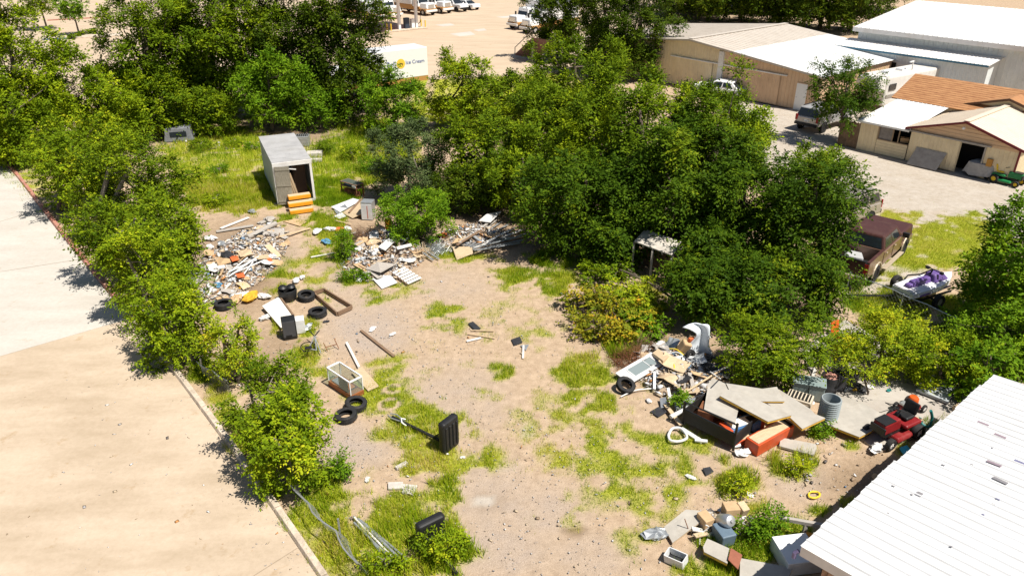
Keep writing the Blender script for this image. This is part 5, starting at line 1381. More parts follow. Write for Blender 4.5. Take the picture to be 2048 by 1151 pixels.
# ------------------------------------------------------------------ things lying about the lot
wood('wood_grey', (.26, .23, .20), (.48, .44, .39)); wood('wood_tan', (.42, .30, .18), (.66, .51, .33)); wood('wood_brown', (.14, .085, .05), (.28, .18, .11))
wood('wood_white', (.55, .52, .47), (.78, .75, .70)); wood('plywood', (.42, .31, .19), (.58, .45, .29), stretch=(1, 5, 5))
mat('foam_edge', (.70, .42, .06), .8, var=.2, scale=8); mat('slab_top', (.40, .37, .32), .85, var=.13, scale=2.5, dirt=(.26, .22, .17), dirt_amt=.6, bump=.1)
mat('orange_paint', (.72, .30, .01), .6, var=.1, dirt=(.5, .25, .08), dirt_amt=.4); mat('red_box', (.52, .075, .02), .5, var=.12, dirt=(.3, .12, .06)); mat('blue_box', (.05, .14, .30), .5, var=.2, dirt=(.5, .48, .42), dirt_amt=.9)
mat('white_plastic', (.66, .66, .65), .55, var=.08, dirt=(.42, .36, .3), dirt_amt=.6); mat('bag_white', (.62, .61, .60), .7, var=.2, scale=9, dirt=(.38, .33, .28), dirt_amt=.7); mat('cardboard', (.50, .34, .19), .9, var=.15); mat('galv', (.42, .44, .45), .45, metal=.6, var=.15)
mat('cabinet_green', (.22, .28, .27), .5, var=.1, dirt=(.3, .28, .24)); mat('beige', (.58, .50, .38), .6, var=.08, dirt=(.4, .33, .25)); mat('culvert', (.27, .31, .32), .6, var=.1, dirt=(.35, .32, .28)); mat('teal', (.01, .17, .16), .5); mat('cyan', (.02, .42, .55), .5)
mat('yellow_hose', (.70, .52, .03), .5); mat('rust', (.20, .08, .035), .9, var=.4, scale=10); mat('dead_twig', (.16, .09, .055), .95, var=.35, scale=10); mat('cushion', (.62, .36, .03), .85, var=.2); mat('orange_cloth', (.62, .14, .04), .85, var=.15); mat('blue_plastic', (.10, .26, .42), .5, var=.2)
mat('pink_wire', (.45, .22, .17), .7); mat('tarp_black', (.03, .03, .033), .6, var=.3); mat('paver', (.50, .46, .41), .9, var=.2, scale=5, bump=.3)
def J(b, name, m, label, cat, group=None, bev=0., smooth=False, loc=None, rot=None):
    return tag(b.build(name, m, None, loc, rot, bev=bev, smooth=smooth), label, cat, group)
def beam(u1, v1, u2, v2, w=.1, t=.04, z1=.03, z2=.03, roll=0.):
    """plank between two photo points, heights z1, z2 ; returns mesh in local axes + placement"""
    a, c = G(u1, v1, z1), G(u2, v2, z2)
    return beam3(a, c, w, t, roll)
def beam3(a, c, w, t, roll=0.):
    d = c - a
    q = d.to_track_quat('X', 'Z').to_matrix().to_4x4() @ Matrix.Rotation(roll, 4, 'X')
    b = MB(); b.box((0, 0, 0), (d.length, w, t))
    return b, (a + c) / 2, q.to_euler()
def plank(u1, v1, u2, v2, m, label, cat='plank', w=.1, t=.04, z1=.03, z2=.03, group=None, name='plank', roll=0., bev=.004):
    b, l, q = beam(u1, v1, u2, v2, w, t, z1, z2, roll)
    return J(b, name, m, label, cat, group, loc=l, rot=q, bev=bev)
def pole(u1, v1, u2, v2, r, m, label, cat='pipe', z1=.04, z2=.04, group=None, name='pipe'):
    a, c = G(u1, v1, z1), G(u2, v2, z2); o = (a + c) / 2
    b = MB(); b.cyl(a - o, c - o, r, None, 10); return J(b, name, m, label, cat, group, smooth=True, loc=o)
def slab(pts, t, m, label, cat, name='slab', edge=None, group=None, bev=.008):
    """flat sheet whose top face passes through photo points (u, v, z)"""
    P = [G(*p) for p in pts]; o = sum(P, Vector()) / len(P); o.z = 0
    L = [p - o for p in P]
    if not edge:
        b = MB(); b.prism([p - Vector((0, 0, t)) for p in L], (0, 0, t)); return J(b, name, m, label, cat, group, loc=o, bev=bev)
    r = thing(name, label, cat, o, 0, group)
    b = MB(); b.prism([p - Vector((0, 0, .02)) for p in L], (0, 0, .02)); b.build('facing', m, r)
    c = sum(L, Vector()) / len(L)
    b = MB(); b.prism([c + (p - c) * .992 - Vector((0, 0, t)) for p in L], (0, 0, t - .021)); b.build('foam_core', edge, r)
    return r
def crate(u, v, sx, sy, sz, ya, m, label, cat, name='box', z=0., group=None, bev=.02, rx=0., ry=0.):
    p = G(u, v); b = MB(); b.box((0, 0, sz / 2), (sx, sy, sz))
    return J(b, name, m, label, cat, group, bev=bev, loc=p + Vector((0, 0, z)), rot=(rx, ry, ya))
def lump(u, v, r, m, label, cat, name='bag', z=0., sq=.42, seed=1, group=None):
    R = random.Random(seed); b = MB(); n, k = 12, 7; vs, fs = [], []
    for j in range(k + 1):
        t = math.pi * j / k
        for i in range(n):
            a = 2 * math.pi * i / n; q = r * (1 + R.uniform(-.34, .3)) * (1 + .3 * math.cos(2 * a + seed)) if 0 < j < k else r
            vs.append((q * math.sin(t) * math.cos(a), q * math.sin(t) * math.sin(a), r * sq * (1 - math.cos(t)) * (1 + (R.uniform(-.25, .2) if 0 < j < k else 0))))
    for j in range(k):
        for i in range(n): fs.append((j * n + i, j * n + (i + 1) % n, (j + 1) * n + (i + 1) % n, (j + 1) * n + i))
    b.add(vs, fs)
    return J(b, name, m, label, cat, group, loc=G(u, v) + Vector((0, 0, z)), smooth=False)
def tyre(u, v, label, r=.34, w=.21, tilt=(0, 0, 0), z=0.):
    """casing with tread ribs and shoulder, open in the middle"""
    prof = [(r * .60, -w * .30), (r * .62, -w * .44), (r * .80, -w * .5), (r * .93, -w * .44), (r * .985, -w * .36), (r * 1.0, -w * .26), (r * .965, -w * .24), (r * .965, -w * .19), (r * 1.0, -w * .17), (r * 1.0, -w * .03), (r * .965, -w * .02), (r * .965, w * .02), (r * 1.0, w * .03), (r * 1.0, w * .17), (r * .965, w * .19), (r * .965, w * .24), (r * 1.0, w * .26), (r * .985, w * .36), (r * .93, w * .44), (r * .80, w * .5), (r * .62, w * .44), (r * .60, w * .30), (r * .80, w * .36), (r * .9, 0), (r * .80, -w * .36)]
    root = thing('tyre', label, 'tyre', G(u, v) + Vector((0, 0, z)), tilt, 'old tyres on the lot')
    b = MB(); b.lathe(prof, 28, (0, 0, w / 2), None, True); b.build('casing', 'rubber', root, smooth=True)
    b = MB(); n = 40
    for k in range(n):
        a = 2 * math.pi * k / n
        for s in (-1, 1): b.box((math.cos(a) * r * .99, math.sin(a) * r * .99, w / 2 + s * w * .36), (.02, .018, w * .16), (0, 0, a))
    o = b.build('tread_block', 'rubber', root); o['kind'] = 'stuff'
    return root
tyre(448, 614, 'black tyre lying alone against the left shrubs', .37, .26)
tyre(613, 597, 'black tyre behind the corner of the brown frame', .36, .24, (.12, .1, 0), .03)
tyre(636, 630, 'black tyre beside the brown frame, nearest the white board', .37, .25)
tyre(712, 814, 'upper of the two overlapping tyres by the dead-grass rings', .36, .22, (.05, .12, 0), .03)
tyre(693, 836, 'lower of the two overlapping tyres by the dead-grass rings', .36, .22, (0, -.05, 0))
tyre(1249, 778, 'black tyre propped against the white glazed door', .33, .2, (.35, .25, 0), .10)

# --- steps, cases and boxes round the trailer ------------------------------------
hy = math.atan2(4.9, -2.14) - math.pi / 2
r = thing('steps', 'three orange-painted wooden steps in front of the trailer door', 'steps', G(603, 424), hy)
for k, (y, w_) in enumerate(((-.05, 1.25), (.42, 1.3), (.9, 1.2))):
    b = MB(); b.box((.05 * k, y, .12 + .24 * k), (w_, .42, .20 + .0 * k)); b.build('step', 'orange_paint', r, bev=.02)
    b = MB(); b.box((.05 * k, y + .02, .225 + .24 * k), (w_ - .04, .34, .02)); b.build('tread_board', 'wood_tan', r)
    if k: b = MB(); b.box((.05 * k, y + .02, .12 * k), (w_ - .2, .36, .24 * k - .04)); b.build('support', 'wood_brown', r)
def ac_unit(u, v, sx, sy, sz, ya, m, label):
    r = thing('air_conditioner', label, 'air conditioner', G(u, v), ya)
    b = MB(); b.box((0, 0, sz / 2), (sx, sy, sz)); b.build('casing', m, r, bev=.03)
    b = MB(); b.box((0, 0, sz + .005), (sx - .1, sy - .1, .012)); b.build('grille', 'dark_void', r)
    for k in range(6):
        b = MB(); b.box((-sx / 2 + .12 + k * (sx - .24) / 5, 0, sz + .02), (.035, sy - .1, .02)); b.build('slat', m, r)
    for k in range(5):
        b = MB(); b.box((0, -sy / 2 - .006, .12 + k * (sz - .2) / 5), (sx - .12, .012, .04)); b.build('louvre', m, r)
    return r
ac_unit(606, 290, .95, .75, .7, .1, 'galv', 'grey metal condenser box behind the trailer')
ac_unit(1596, 812, .8, .55, .42, -.55, 'beige', 'beige air conditioner with slotted end beside the green cabinet')
crate(630, 312, 1.0, .7, .3, .2, 'paver', 'pale block lying right of the trailer, farther one', 'block', 'block', group='pale blocks beside the trailer')
crate(630, 323, .9, .35, .2, .05, 'paver', 'thin pale block right of the trailer, nearer one', 'block', 'block', group='pale blocks beside the trailer')
r = thing('display_case', 'rusty brown glass-topped case on legs in the grass', 'case', G(706, 390), yaw(690, 385, 722, 395))
b = MB(); b.box((0, 0, .78), (1.35, .6, .05)); b.build('top_frame', 'wood_brown', r); b = MB(); b.box((0, 0, .81), (1.2, .48, .015)); b.build('glass_top', glass('dusty', (.10, .12, .10), .2), r)
b = MB(); b.box((0, 0, .56), (1.3, .55, .06)); b.build('shelf', 'wood_brown', r)
for x in (-.63, .63):
    for y in (-.26, .26): b = MB(); b.box((x, y, .39), (.05, .05, .78)); b.build('leg', 'rust', r)
b = MB(); b.box((.5, -.305, .69), (.3, .02, .12)); b.build('label_plate', 'white_paint', r)
b = MB(); b.box((-.2, 0, .64), (.5, .3, .09)); b.build('tray', 'blue_plastic', r, bev=.03)
for k in range(4): 
    b = MB(); b.box((-.4 + .28 * k, -.05, .2), (.22, .3, .3), (random.uniform(-.3, .3), .3, random.uniform(0, 3))); b.build('scrap_piece', 'rust', r)
r = thing('locker', 'upright grey-blue metal cabinet with white door beside the round bush', 'cabinet', G(738, 436), -.15)
b = MB(); b.box((0, 0, .5), (.62, .55, 1.0)); b.build('body', 'galv', r, bev=.03)
b = MB(); b.box((0, -.285, .45), (.58, .02, .85)); b.build('door', 'white_plastic', r); b = MB(); b.box((.05, -.30, .45), (.03, .01, .7)); b.build('stripe', 'red_box', r)
for k, (p, m, lab) in enumerate((([(662, 413, .12), (706, 396, .3), (722, 400, .35), (680, 424, .12)], 'white_plastic', 'crumpled white sheet on the small heap beside the grey-blue cabinet'), ([(684, 425, .1), (722, 402, .4), (726, 426, .3), (705, 436, .05)], 'plywood', 'pale board leaning on the grey-blue cabinet'), ([(668, 420, .08), (690, 408, .25), (696, 416, .2), (674, 428, .05)], 'galv', 'grey metal sheet at the left end of the small heap'))):
    slab(p, .03, m, lab, 'sheet', 'sheet')
plank(698, 425, 722, 398, 'wood_brown', 'dark plank lying across the white sheet by the cabinet', w=.12, z1=.2, z2=.45)
slab([(668, 432, .06), (684, 424, .1), (692, 432, .1), (678, 437, .04)], .04, 'white_plastic', 'small white tray in front of the white sheet', 'tray', 'tray')

# --- left-hand things ----------------------------------------------------------
slab([(524, 611, .22), (557, 593, .22), (584, 631, .16), (562, 655, .16)], .05, 'wood_white', 'white board with brown edges lying by the black cabinet', 'board', 'board')
plank(560, 594, 587, 630, 'wood_brown', 'brown batten along the right edge of the white board', w=.07, t=.07, z1=.2, z2=.14)
r = thing('speaker_cabinet', 'tall black cabinet with grey front standing by the white board', 'cabinet', G(581, 672), .35)
b = MB(); b.box((0, 0, .4), (.52, .5, .8)); b.build('body', 'black_plastic', r, bev=.03)
b = MB(); b.box((-.02, -.256, .45), (.46, .02, .66)); b.build('front', mat('front_grey', (.055, .055, .06), .7), r, bev=.005)
b = MB(); b.box((-.05, -.27, .16), (.22, .01, .09)); b.build('slot', 'dark_void', r)
crate(602, 662, .36, .4, .6, .3, 'white_plastic', 'pale grey appliance behind the black cabinet', 'appliance', 'appliance')
lump(614, 658, .22, 'galv', 'grey crumpled bag between the appliance and the lone tyre', 'bag', seed=4)
lump(530, 638, .2, 'bag_white', 'small white bag at the left corner of the white board', 'bag', seed=5)
# two-lobed black tub
r = thing('planter_tub', 'heart-topped black plastic tub behind the tyres', 'tub', G(577, 598), .3)
b = MB(); b.lathe([(.0, .0), (.30, .0), (.36, .1), (.40, .42), (.36, .5), (.33, .47), (.34, .2), (.0, .18)], 18); b.build('tub', 'black_plastic', r, smooth=True)
for s in (-1, 1): b = MB(); b.lathe([(0, .5), (.14, .52), (.2, .58), (.12, .66), (0, .67)], 12, (s * .17, 0, 0)); b.build('lobe', 'black_plastic', r, smooth=True)
# wooden frame
r = thing('bed_frame', 'empty rectangular brown wooden frame lying on the ground', 'frame', (0, 0, 0))
cs = [G(627, 590), G(648, 583), G(705, 618), G(675, 632)]
for i in range(4):
    a, c = cs[i] + Vector((0, 0, .1)), cs[(i + 1) % 4] + Vector((0, 0, .1)); d = (c - a)
    b, l, q = beam3(a + d.normalized() * .03, c - d.normalized() * .03, .06, .17); b.build('rail', 'wood_brown', r, l, q)
# bicycle parts
r = thing('bicycle_frame', 'stripped grey bicycle frame lying in the grass', 'bicycle', G(632, 702), 0)
P = {k: G(*v) - G(632, 702) for k, v in {'head': (629, 672, .35), 'bb': (633, 700, .2), 'seat': (617, 697, .45), 'rear': (610, 694, .12), 'fork': (642, 706, .1), 'bar1': (619, 661, .45), 'bar2': (639, 660, .5)}.items()}
for a, c in (('head', 'bb'), ('head', 'seat'), ('bb', 'seat'), ('bb', 'rear'), ('seat', 'rear'), ('head', 'fork'), ('bar1', 'head'), ('bar2', 'head')):
    b = MB(); b.cyl(P[a], P[c], .022, None, 6); b.build('tube', 'black_plastic' if 'bar' in a else 'galv', r, smooth=True)
b = MB(); b.lathe([(.26, -.02), (.29, 0), (.26, .02)], 20, P['rear'] + Vector((.12, 0, .03)), (.15, .1, 0), True); b.build('wheel', 'rubber', r, smooth=True)
b = MB(); b.box(P['seat'] + Vector((0, 0, .05)), (.26, .14, .06), (0, 0, .4)); b.build('saddle', 'black_plastic', r, bev=.02)
r = thing('table_legs', 'rusty bent steel table legs lying on the gravel', 'table legs', G(666, 695), 0)
o = G(666, 695)
for a in ([(647, 685, .3), (655, 702, .03)], [(669, 678, .3), (678, 697, .03)], [(651, 694, .15), (673, 688, .15)]):
    b = MB(); b.tube([G(*p) - o for p in a], .016, 6); b.build('tube', 'rust', r)
plank(693, 685, 718, 734, 'wood_white', 'white post lying beside the glass tank', w=.09, t=.08, z1=.05, z2=.05)
plank(722, 660, 788, 712, 'wood_brown', 'long thin brown plank on the open gravel', w=.11, t=.04)
plank(942, 660, 988, 661, 'wood_tan', 'thin tan stick on the dirt, right of the black panel', w=.05, t=.03, group='sticks by the black panel')
plank(936, 667, 990, 676, 'wood_tan', 'thin tan stick on the dirt, below the other stick', w=.05, t=.03, group='sticks by the black panel')
slab([(936, 646, .05), (946, 642, .05), (962, 656, .04), (950, 660, .04)], .02, 'tarp_black', 'small black panel on the bare dirt', 'panel', 'panel')
plank(1047, 690, 1046, 716, 'wood_white', 'short white lath standing out of the dirt', w=.07, t=.03, z1=.05, z2=.03)
slab([(1022, 678, .03), (1040, 672, .03), (1045, 684, .03), (1028, 690, .03)], .02, 'tarp_black', 'dark scrap of sheet beside the short white lath', 'sheet', 'sheet')
slab([(1040, 690, .03), (1058, 688, .03), (1052, 700, .03)], .02, 'galv', 'grey scrap of sheet under the short white lath', 'sheet', 'sheet')
plank(933, 682, 962, 675, 'wood_white', 'small white lath lying by the green patch', w=.1, t=.03)
# glass tank on its stand
def tank():
    c = [G(659, 767), G(676, 756), G(728, 790), G(709, 802)]
    o = sum(c, Vector()) / 4
    ax = ((c[2] - c[1]) + (c[3] - c[0])).normalized()
    L, Wd, Hh = 1.3, .5, .72
    r = thing('glass_tank', 'glass fish tank with white rim on a brown base', 'tank', o, math.atan2(ax.y, ax.x))
    b = MB(); b.box((0, 0, .09), (L + .04, Wd + .04, .18)); b.build('base', mat('base_brown', (.30, .10, .03), .6, var=.15), r, bev=.01)
    for x, y, sx, sy in ((0, -Wd / 2, L, .04), (0, Wd / 2, L, .04), (-L / 2, 0, .04, Wd), (L / 2, 0, .04, Wd)):
        b = MB(); b.box((x, y, Hh), (sx + .02, sy, .04)); b.build('rim', 'white_paint', r)
        b = MB(); b.box((x * .995, y * .99, (Hh + .18) / 2), (max(sx - .05, .006), max(sy - .05, .006), Hh - .2)); b.build('pane', clear_glass(), r)
    for x in (-1, 1):
        for y in (-1, 1): b = MB(); b.box((x * L / 2, y * Wd / 2, Hh / 2 + .09), (.03, .03, Hh - .2)); b.build('corner_post', 'white_paint', r)
    b = MB(); b.box((.22, -Wd / 2 + .03, .42), (.55, .012, .46)); b.build('back_sheet', mat('sheet_grey', (.36, .38, .37), .6), r)
    b = MB(); b.box((-.3, 0, .21), (.5, .4, .05)); b.build('tray', 'galv', r)
tank()
slab([(703, 744, .10), (724, 732, .10), (758, 771, .06), (736, 781, .06)], .03, 'plywood', 'orange-tan plywood board lying beside the glass tank', 'board', 'board')
def hoop(base_px, tip_px, label, hgt=1.14, wid=.72, lean=.0, crossbar=True):
    p, t = G(*base_px), G(*tip_px)
    d = (t - p); L = d.length
    r = thing('basketball_stand', label, 'basketball stand', p, math.atan2(d.y, d.x))
    # tank standing on its edge, pole lying on the ground along +x
    b = MB(); b.box((-.12, 0, hgt / 2), (.26, wid, hgt)); b.build('base_tank', 'black_plastic', r, rot=(0, lean, 0), bev=.09, seg=3)
    for k in range(4):
        b = MB(); b.box((-.26, -wid * .33 + k * wid * .22, hgt / 2), (.05, .09, hgt * .72)); b.build('tank_rib', 'black_plastic', r, rot=(0, lean, 0), bev=.02)
    b = MB(); b.cyl((.0, 0, .14), (L, 0, .1), .055, .05, 12); b.build('pole', 'black_plastic', r, smooth=True)
    b = MB(); b.tube([(.02, .25, .6), (.5, .02, .16)], .018, 6); b.build('brace', 'black_plastic', r)
    b = MB(); b.tube([(.02, -.25, .6), (.5, -.02, .16)], .018, 6); b.build('brace', 'black_plastic', r)
    if crossbar:
        for s in (-1, 1): b = MB(); b.tube([(L - .55, s * .03, .14), (L - .1, s * .12, .16), (L + .15, s * .05, .14)], .02, 6); b.build('backboard_arm', 'steel', r)
        b = MB(); b.tube([(L - .7, .08, .12), (L - .6, .16, .24), (L - .5, .08, .32), (L - .55, -.05, .22)], .022, 6); b.build('bracket', 'white_paint', r)
    return r
hoop((893, 893), (785, 838), 'black basketball stand toppled in the grass, tank on edge, pole pointing left')
hoop((868, 1096), (914, 1152), 'black basketball stand in the tall grass at the bottom edge', .95, .8, .0, False)
slab([(776, 963, .06), (806, 962, .06), (806, 975, .06), (776, 976, .06)], .06, 'paver', 'pale paving slab in the grass, left one', 'slab', group='pale slabs in the grass')
slab([(806, 966, .05), (835, 969, .05), (826, 988, .05), (804, 984, .05)], .06, 'paver', 'pale paving slab in the grass, right one, partly overgrown', 'slab', group='pale slabs in the grass')
plank(792, 936, 814, 924, 'paver', 'long thin stone lying in the grass above the pale slabs', 'stone', w=.12, t=.08, name='stone')
# loose pipes by the kerb-side grass
for k, (u1, v1, u2, v2, m) in enumerate(((707, 1032, 760, 1102, 'galv'), (709, 1034, 790, 1118, 'wood_white'), (716, 1036, 812, 1128, 'galv'), (722, 1040, 815, 1118, 'galv'), (708, 1044, 770, 1105, 'galv'), (730, 1046, 806, 1122, 'galv'))):
    pole(u1, v1, u2, v2, .03, m, 'long grey fence tube in the bundle lying in the tall grass' if m == 'galv' else 'bleached pole in the bundle of grey fence tubes', 'pipe', .08 + .03 * (k % 3), .08, 'fence tubes in the tall grass')
# torn chain-link along the kerb
def wire_mesh(name, pts, h, label, lean=0., cell=.14, posts=True):
    P = [G(*p) for p in pts]; o = P[0].copy()
    r = thing(name, label, 'fence', o)
    L = sum((c - a).length for a, c in zip(P[:-1], P[1:])); n = int(L / cell)
    b = MB()
    def at(s, z):
        s = max(0, min(L - .001, s))
        for a, c in zip(P[:-1], P[1:]):
            l = (c - a).length
            if s <= l:
                t = (c - a).normalized(); nn = Vector((t.y, -t.x, 0)); return a + t * s + Vector((0, 0, z)) + nn * (lean * z * z + .06 * math.sin(s * 3)) - o
            s -= l
        return P[-1] - o
    for k in range(-int(h / cell), n):
        for sg in (0, 1):
            pts_ = []
            for j in range(5):
                z = h * j / 4; s = k * cell + (z if sg else h - z)
                if 0 <= s <= L: pts_.append(at(s, z))
            if len(pts_) > 1: b.tube(pts_, .0045, 3)
    w = b.build('wire_mesh', 'galv', r); w['kind'] = 'stuff'
    b = MB(); b.tube([at(L * k / 12, h) for k in range(13)], .02, 6); b.build('top_rail', 'galv', r)
    if posts:
        for k in range(int(L / 2.4) + 1):
            p = at(min(L, k * 2.4), 0); b = MB(); b.cyl(p + Vector((0, 0, -.1)), p + Vector((0, 0, h + .05)), .028, None, 8); b.build('post', 'galv', r)
    return r
wire_mesh('chain_link_fence', [(600, 985, 0), (640, 1040, 0), (700, 1100, 0), (740, 1160, 0)], .75, 'sagging torn chain-link fence in the grass near the bottom edge', .5)
wire_mesh('chain_link_fence', [(408, 752, 0), (440, 770, 0), (470, 790, 0)], .7, 'bent chain-link scrap between two kerbside shrubs', .3)
wire_mesh('chain_link_fence', [(1690, 592, 0), (1780, 630, 0), (1860, 668, 0), (1960, 712, 0)], 1.1, 'chain-link fence running through the vines below the jet ski', 0., .2)
# ------------------------------------------------------------------ the four heaps
def twigs(u, v, r, h, n, m, label, cat, name='brush_pile', seed=3, th=.008):
    R = random.Random(seed); b = MB(); o = G(u, v)
    for k in range(n):
        a, q = R.uniform(0, 6.28), r * math.sqrt(R.random()); z = h * (1 - (q / r) ** 2) * R.random()
        p = Vector((q * math.cos(a), q * math.sin(a), z)); d = Vector((R.gauss(0, 1), R.gauss(0, 1), R.gauss(.2, .6))).normalized() * R.uniform(.2, .55)
        e = p + d; e.z = max(.01, e.z); mid = (p + e) / 2 + Vector((R.uniform(-.08, .08), R.uniform(-.08, .08), R.uniform(-.03, .08)))
        b.tube([p, mid, e], [th, th * .8, th * .4], 3)
    o_ = J(b, name, m, label, cat, loc=o); o_['kind'] = 'stuff'; return o_
HP = [0.44, 0]
def heap_z(px, py, c, rad, h):
    d = (px - c.x) ** 2 / rad[0] ** 2 + (py - c.y) ** 2 / rad[1] ** 2
    return h * max(0., 1 - d)
leafmat('litter', [(0, (.66, .65, .64)), (.22, (.50, .49, .48)), (.38, (.36, .34, .33)), (.52, (.50, .40, .28)), (.70, (.30, .22, .15)), (.84, (.14, .12, .11)), (.92, (.50, .24, .09)), (.97, (.16, .24, .34))], 0.0, .85)
for e in MATS['litter'].node_tree.nodes:
    if e.type == 'VALTORGB': e.color_ramp.interpolation = 'CONSTANT'
def litter(name, label, c, rad, h, n, seed, smin=.03, smax=.14, mound=True, tr=(0, 1)):
    """rubbish too small to count: torn scraps over a low mound of earth and rubble"""
    R = np.random.default_rng(seed)
    a = R.uniform(0, 2 * np.pi, n); q = np.sqrt(R.random(n)) * 1.05
    x, y = c.x + rad[0] * q * np.cos(a), c.y + rad[1] * q * np.sin(a)
    z = h * np.clip(1 - q * q, 0, 1) * (.75 + .5 * fbm(x * 2, y * 2, 3)) + R.uniform(-.02, .06, n) * (h > .05) + .006
    s = smin + (smax * 1.25 - smin) * R.random(n) ** 2.2
    A = unit(R.normal(size=(n, 3)) * np.array([1, 1, .4])); B_ = unit(np.cross(A, R.normal(size=(n, 3)) + np.array([0, 0, 1.5])))
    asp = R.uniform(.12, .8, n)
    P = np.stack([x, y, np.maximum(z, .01)], 1); S = s[:, None]; W_ = (s * asp)[:, None]; N_ = np.cross(A, B_) * (s * .18)[:, None]
    N_ = np.where(N_[:, 2:] < 0, -N_, N_)
    V = np.stack([P - A * S - B_ * W_, P + A * S - B_ * W_ * .8, P + A * S * .9 + B_ * W_, P - A * S + B_ * W_, P + N_ * 2.0], 1)
    V[:, :, 2] = np.maximum(V[:, :, 2], .004)
    i = np.arange(n) * 5
    F = np.concatenate([np.stack([i + k, i + (k + 1) % 4, i + 4], 1) for k in range(4)] + [np.stack([i, i + 2, i + 1], 1), np.stack([i, i + 3, i + 2], 1)])
    o = npmesh(name, V.reshape(-1, 3), F, 'litter', np.repeat(tr[0] + (tr[1] - tr[0]) * R.random(n), 5)); tag(o, label, 'litter', kind='stuff')
    if mound and h > .05:
        b = MB(); m_, k_ = 26, 9; vs, fs = [], []
        for j in range(k_ + 1):
            for i_ in range(m_):
                t = 2 * math.pi * i_ / m_; f = j / k_; xx, yy = c.x + rad[0] * 1.05 * f * math.cos(t), c.y + rad[1] * 1.05 * f * math.sin(t)
                zz = (h * (1 - f * f) * (.7 + .5 * float(fbm(np.array([xx * 2]), np.array([yy * 2]), 3)[0])) - .03) if j < k_ else -.06
                vs.append((xx, yy, zz))
        for j in range(k_):
            for i_ in range(m_): fs.append((j * m_ + i_, j * m_ + (i_ + 1) % m_, (j + 1) * m_ + (i_ + 1) % m_, (j + 1) * m_ + i_))
        b.add(vs, fs); o = b.build('rubble_mound', mat('rubble', (.33, .25, .18), .95, var=.4, scale=6, bump=.8, dirt=(.5, .46, .42)), smooth=True); tag(o, 'low mound of earth and rubble under ' + label.split(' on ')[-1].split(' over ')[-1], 'mound', kind='stuff')
def ell(u, v, ru, rv):
    c = G(u, v); s = PXM(c); e = G(u, v - rv); return c, (ru / s, max(.4, (e - c).length * .9))
HC = {'left': (ell(484, 520, 74, 72), .4), 'mid': (ell(768, 506, 80, 52), .4), 'metal': (ell(945, 478, 70, 30), .35), 'right': (ell(1350, 738, 85, 56), .26), 'low': (ell(1440, 1050, 60, 28), .2)}
NAMES = {'left': 'the big rubbish heap left of the orange steps', 'mid': 'the rubbish heap beside the round green bush', 'metal': 'the scrap-metal heap under the trees', 'right': 'the rubbish heap by the glazed door', 'low': 'the small heap near the bottom right'}
for k, ((c, rad), h) in HC.items():
    litter('litter', 'torn scraps of plastic, card and wood on ' + NAMES[k], c, rad, h, {'left': 1900, 'mid': 1700, 'metal': 800, 'right': 1100, 'low': 400}[k], len(k) * 7 + 1)
def hz(u, v, hk):
    """height of the heap surface under a photo point"""
    (c, rad), h = HC[hk]; z = 0.
    for _ in range(3): p = G(u, v, z); z = heap_z(p.x, p.y, c, rad, h)
    return z
def hplank(hk, u1, v1, u2, v2, m, label, w=.12, t=.04, up=.05, **k): return plank(u1, v1, u2, v2, m, label, w=w, t=t, z1=hz(u1, v1, hk) + up, z2=hz(u2, v2, hk) + up, **k)
def z5(x, y): return 380 + x / 4.096, 420 + y / 4.096
def z6(x, y): return 840 + x / 3.413, 380 + y / 3.413
def z8(x, y): return 1180 + x / 4.096, 600 + y / 4.096
# left heap, the pieces one can tell apart
u = z5(470, 225) + z5(700, 110); pole(*u, .13, 'wood_grey', 'thick grey log across the top of the big rubbish heap', 'log', hz(u[0], u[1], 'left') + .16, .3, name='log')
LG = 'grey boards on the big rubbish heap'
for a, c, w_, m, lab in (((215, 175), (520, 125), .24, 'wood_grey', 'broad grey board at the upper left of the big rubbish heap'), ((250, 150), (480, 60), .18, 'wood_white', 'bleached board on the upper edge of the big rubbish heap'), ((440, 215), (560, 165), .26, 'wood_white', 'short white board in front of the grey log'), ((570, 200), (810, 175), .16, 'wood_grey', 'grey board right of the log, nearest the grass'), ((600, 180), (730, 150), .16, 'wood_grey', 'grey board touching the end of the log'), ((700, 225), (985, 148), .13, 'wood_tan', 'long tan plank reaching from the big heap into the grass'), ((320, 300), (640, 285), .16, 'wood_grey', 'grey board across the middle of the big rubbish heap'), ((560, 110), (690, 60), .3, 'wood_grey', 'wide grey sheet of board above the log'), ((230, 690), (330, 600), .12, 'wood_white', 'white lath at the lower left of the big heap, nearest the lone tyre'), ((150, 700), (230, 540), .06, 'wood_white', 'thin white stick leaning into the left shrubs'), ((610, 390), (700, 330), .05, 'wood_brown', 'thin brown stick on the right edge of the big heap'), ((990, 385), (1180, 350), .09, 'wood_white', 'white lath lying alone on the grass path')):
    p, q = z5(*a), z5(*c); hplank('left', p[0], p[1], q[0], q[1], m, lab, w=w_)
for k, (a, c) in enumerate((((300, 530), (470, 390)), ((315, 545), (500, 420)), ((310, 510), (545, 400)), ((440, 525), (515, 425)), ((345, 520), (610, 410)), ((390, 480), (560, 380)))):
    p, q = z5(*a), z5(*c); pole(*p, *q, .035, 'white_plastic', 'white plastic tube in the bundle on the big rubbish heap', 'pipe', hz(*p, 'left') + .12 + .03 * (k % 3), hz(*q, 'left') + .12, 'white tubes on the big heap')
def hslab(hk, pts, m, lab, cat='sheet', t=.03, up=.1, name='sheet', tilt=.12):
    return slab([(a, c, hz(a, c, hk) + up + tilt * (i % 2)) for i, (a, c) in enumerate(pts)], t, m, lab, cat, name)
hslab('left', [z5(185, 370), z5(320, 340), z5(410, 400), z5(235, 455)], 'cardboard', 'large tan cardboard sheet on the big rubbish heap', 'cardboard')
